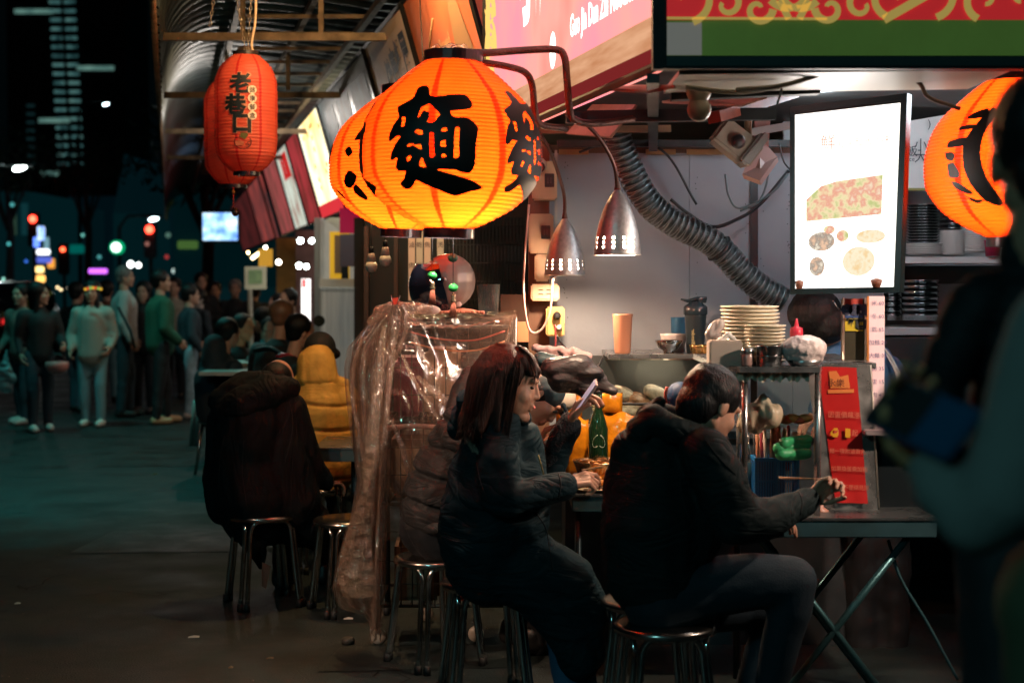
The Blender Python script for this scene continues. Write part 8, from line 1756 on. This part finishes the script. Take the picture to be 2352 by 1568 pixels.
q = MB(); q.ell(W(660, 818, 11.35), (.09, .05, .03)); tag(q.build('tail_lamp', mat('lamp_maroon', (.25, .02, .03), .2)), 'maroon lamp on the scooter before the bald eater', 'lamp')
# ---------- standing crowd
def standing(x, yfeet, ytop, face, top, trs, shoe, lab, hair=HAIR, longhair=False, hood=False, arm=(0, 0), wide=1., skin=SKIN2, headf=None, hem=.52, D=None):
    if arm == (0, 0): arm = (rnd.random() * 1.1, rnd.random() * .5)
    stp = rnd.uniform(-.07, .07); ln = rnd.uniform(-.03, .03)
    D = D or 5802.0 / (yfeet - 644); H = 1.6 + (644 - ytop) * D / F; B = Vector(((x - CX) * D / F, D, 0)); f = Vector((math.cos(face), math.sin(face), 0)); r = f.cross(UP); k_ = H / 1.68
    hf = Vector((math.cos(headf), math.sin(headf), 0)) if headf is not None else f
    t = thing('person', lab, 'person', B, 'people standing in the lane')
    Q = lambda a, c, z: B + f * a * k_ + r * c * k_ * 1. + UP * z * H
    T = [[(Q(0, 0, hem), .15 * wide), (Q(-.0, 0, .64), .145 * wide), (Q(.0, 0, .74), .15 * wide), (Q(0, ln * .3, .80), .10)], [(Q(0, -.13, .775 + ln * .3), .075), (Q(0, .13, .775 - ln * .3), .075)]]
    A_ = [[(Q(0, k * .17, .785), .075 * wide), (Q(-.02, k * .235, .63), .062 * wide), (Q(.05 + .16 * arm[i], k * .23, .50 + .10 * arm[i]), .048)] for i, k in enumerate((-1, 1))]
    Lg = [[(Q(0, k * .085, .52), .095), (Q(.02 + stp * k, k * .095, .28), .070), (Q(stp * k * 1.3, k * .10, .045), .055 if trs is not M_trk else .05)] for k in (-1, 1)]
    def C_(mb, L, q=1.):
        for ch in L:
            for (p, a), (p2, a2) in zip(ch, ch[1:]): mb.cap(p, p2, a * q * k_, a2 * q * k_)
    b = MB(); C_(b, T); C_(b, A_)
    if hood: b.cap(Q(-.05, -.05, .83), Q(-.05, .05, .83), .07, .07)
    me = melt(b, .020, 4); disp(me, lambda v, n: fold(v, 14, int(x)) * .014); link_mesh(me, 'jacket', top, t)
    b = MB(); C_(b, Lg); b.cap(Q(0, -.05, .52), Q(0, .05, .52), .11 * k_, .11 * k_); me = melt(b, .018, 3); disp(me, lambda v, n: fold(v, 16, int(x) + 1) * .008); link_mesh(me, 'trousers', trs, t)
    h = Q(.02, 0, .932); ms = []; b = MB(); C_(b, T[:1] + Lg, .7); C_(b, A_, .7); ms.append(melt(b, .025, 2)); b = MB(); head_prims(b, h, hf, UP, 1.0, Q(0, 0, .82)); ms.append(melt(b, .008, 2))
    for ch, k in zip(A_, (-1, 1)): b = MB(); hand_prims(b, ch[-1][0], (ch[-1][0] - ch[-2][0]).normalized(), -r * k, f); ms.append(melt(b, .009, 1))
    link_mesh(join_me(ms), 'body', skin, t)
    b = MB(); b.ell(h - hf * .026 + UP * .042, (.100, .100, .098)); b.ell(h - hf * .045 - UP * .01, (.075, .075, .08))
    if longhair: b.cap(h - hf * .05, Q(-.07, 0, .70), .075, .06); rr_ = hf.cross(UP); [b.cap(h + rr_ * .06 * k, Q(.05, k * .06, .74), .03, .03) for k in (-1, 1)]
    me = melt(b, .012, 2); link_mesh(me, 'hair', hair, t)
    for k in (-1, 1): MB().ell(h + hf * .078 + hf.cross(UP) * .031 * k + UP * .006, .010, n=8, m=6).build('eye', M_ink, t)
    for k in (-1, 1):
        p = Q(-.02 + stp * k * 1.3, k * .10, 0); b = MB(); b.cap(p + UP * .05, p + f * .17 + UP * .04, .050, .040); link_mesh(melt(b, .016, 2), 'shoe', shoe, t)
    return t, Q
C_green = mat('fleece_green', (.015, .085, .050), .9); C_hood = mat('hoodie_greygreen', (.30, .31, .27), .9); C_swg = mat('sweater_grey', (.36, .34, .33), .9); C_gcoat = mat('coat_taupe', (.12, .10, .085), .9)
J_lt = mat('jeans_light', (.17, .32, .37), .8); J_bl = mat('jeans_washed', (.28, .38, .46), .8, var=.35, vscale=12); T_nv = mat('trousers_navy', (.02, .035, .05), .8); S_pk = mat('shoe_pinkwhite', (.62, .46, .42), .6); S_or = mat('shoe_orange', (.55, .33, .18), .6)
tA, QA = standing(90, 992, 652, -1.1, C_bk, T_nv, S_pk, 'dark haired woman in black carrying a pink helmet on her arm', longhair=True, headf=.1, arm=(.9, .3))
standing(50, 975, 655, -2.0, C_gcoat, T_nv, S_pk, 'walker in a taupe coat with a clear carrier bag at the crowd edge')
standing(212, 980, 648, -1.55, C_hood, J_lt, M_shoe, 'woman in a grey green hoodie and pale teal trousers with glittering headband', longhair=True, hood=True, wide=1.15, hem=.50)
standing(285, 958, 612, .25, C_swg, T_nv, M_shoek, 'grey haired man in a pale grey sweater with a cross body strap', hair=HAIRG, wide=1.05, headf=.1)
standing(330, 950, 650, -1.6, C_bk, M_trk, M_shoek, 'onlooker in black between the grey sweater and the green fleece', longhair=True)
standing(368, 974, 622, .5, C_green, M_trk, S_or, 'man in a dark green fleece and orange pale trainers', wide=1.1, headf=.2)
standing(435, 962, 656, .4, C_nv, J_bl, S_pk, 'crowd member in a navy jacket and washed blue jeans', wide=1.1, headf=.3)
standing(176, 948, 652, 1.2, C_bk, mat('jeans_greyish', (.14, .15, .20), .8), M_shoek, 'dark dressed walker behind the woman in the hoodie')
standing(458, 925, 668, -2.4, C_nv, T_nv, M_shoek, 'face turned this way behind the navy jacket, wearing glasses', skin=mat('skin_cool', (.45, .36, .33), .6))
standing(540, 900, 645, -1.4, C_bk, M_trk, M_shoek, 'pale capped walker in black near the greenish placard', hair=HAIRG)
standing(462, 905, 628, -1.2, C_bk, M_trk, M_shoek, 'darkest standing figure under the blue screen')
for a_ in ((245, 925, 648, 1.8, mat('far_rust', (.14, .05, .03), .8), 'far walker in rust red behind the hoodie'), (400, 915, 640, -1.5, mat('far_cream', (.30, .27, .22), .8), 'far walker in a cream jacket behind the green fleece'), (495, 890, 650, -1.5, C_tl, 'far walker in dull teal near the blue screen'), (585, 885, 655, 1.6, C_bk, 'far walker in black passing the amber stall')):
    standing(a_[0], a_[1], a_[2], a_[3], a_[4], (T_nv, M_trk, J_lt)[a_[0] % 3], M_shoek, a_[5], arm=(rnd.random(), rnd.random()), wide=rnd.uniform(.95, 1.15))
t = thing('helmet', 'pink open helmet hanging from the arm of the woman in black', 'helmet', W(130, 860, 16.5)); b = MB(); c = W(131, 838, 16.5); b.ell(c, (.125, .125, .10)); me = melt(b, .012, 2); v, _ = vnp(me); v[:, 2] = np.minimum(v[:, 2], c.z + .035); me.vertices.foreach_set('co', v.ravel()); link_mesh(me, 'shell', mat('helmet_pink', (.62, .26, .24), .35, coat=.5), t)
MB().tube([c + Vector((.09 * math.cos(a), 0, .03 + .09 * math.sin(a))) for a in (0, .6, 1.2, 1.9, 2.5, 3.14)], .009, 6).build('chin_strap', M_ink, t)
b = MB(); c = W(12, 868, 16.6); b.ell(c, (.10, .07, .16)); b.cap(c + UP * .12, c + Vector((.02, 0, .30)), .05, .012); me = melt(b, .012, 2); disp(me, lambda v, n: fold(v, 25, 91) * .03); tag(link_mesh(me, 'carrier_bag', mat('bag_translucent', (.22, .34, .36), .3, alpha=.7, coat=.5)), 'clear crumpled carrier bag in the hand at the very edge of the crowd', 'bag')
t = thing('headband', 'glittering headband with coloured lights on the hoodie woman', 'headband', W(212, 668, 17.4))
for i in range(7): MB().ell(W(196 + 6 * i, 664 - 3 * math.sin(i * .5), 17.05), .016, n=8, m=6).build('bead', emis('gl_%d' % (i % 3), ((.9, .5, .05), (.8, .08, .03), (.3, .6, .1))[i % 3], .9), t)
w = MB(); print_on(w, 'OPEN', W(212, 742, 17.1), (1, 0, 0), UP, .16); 
MB().tube([W(272, 705, 17.9), W(300, 760, 17.8), W(310, 800, 17.8)], .018, 5).build('shoulder_strap', C_bk, None)['label'] = 'black cross body strap over the grey sweater'
bpy.data.objects['shoulder_strap']['category'] = 'strap'
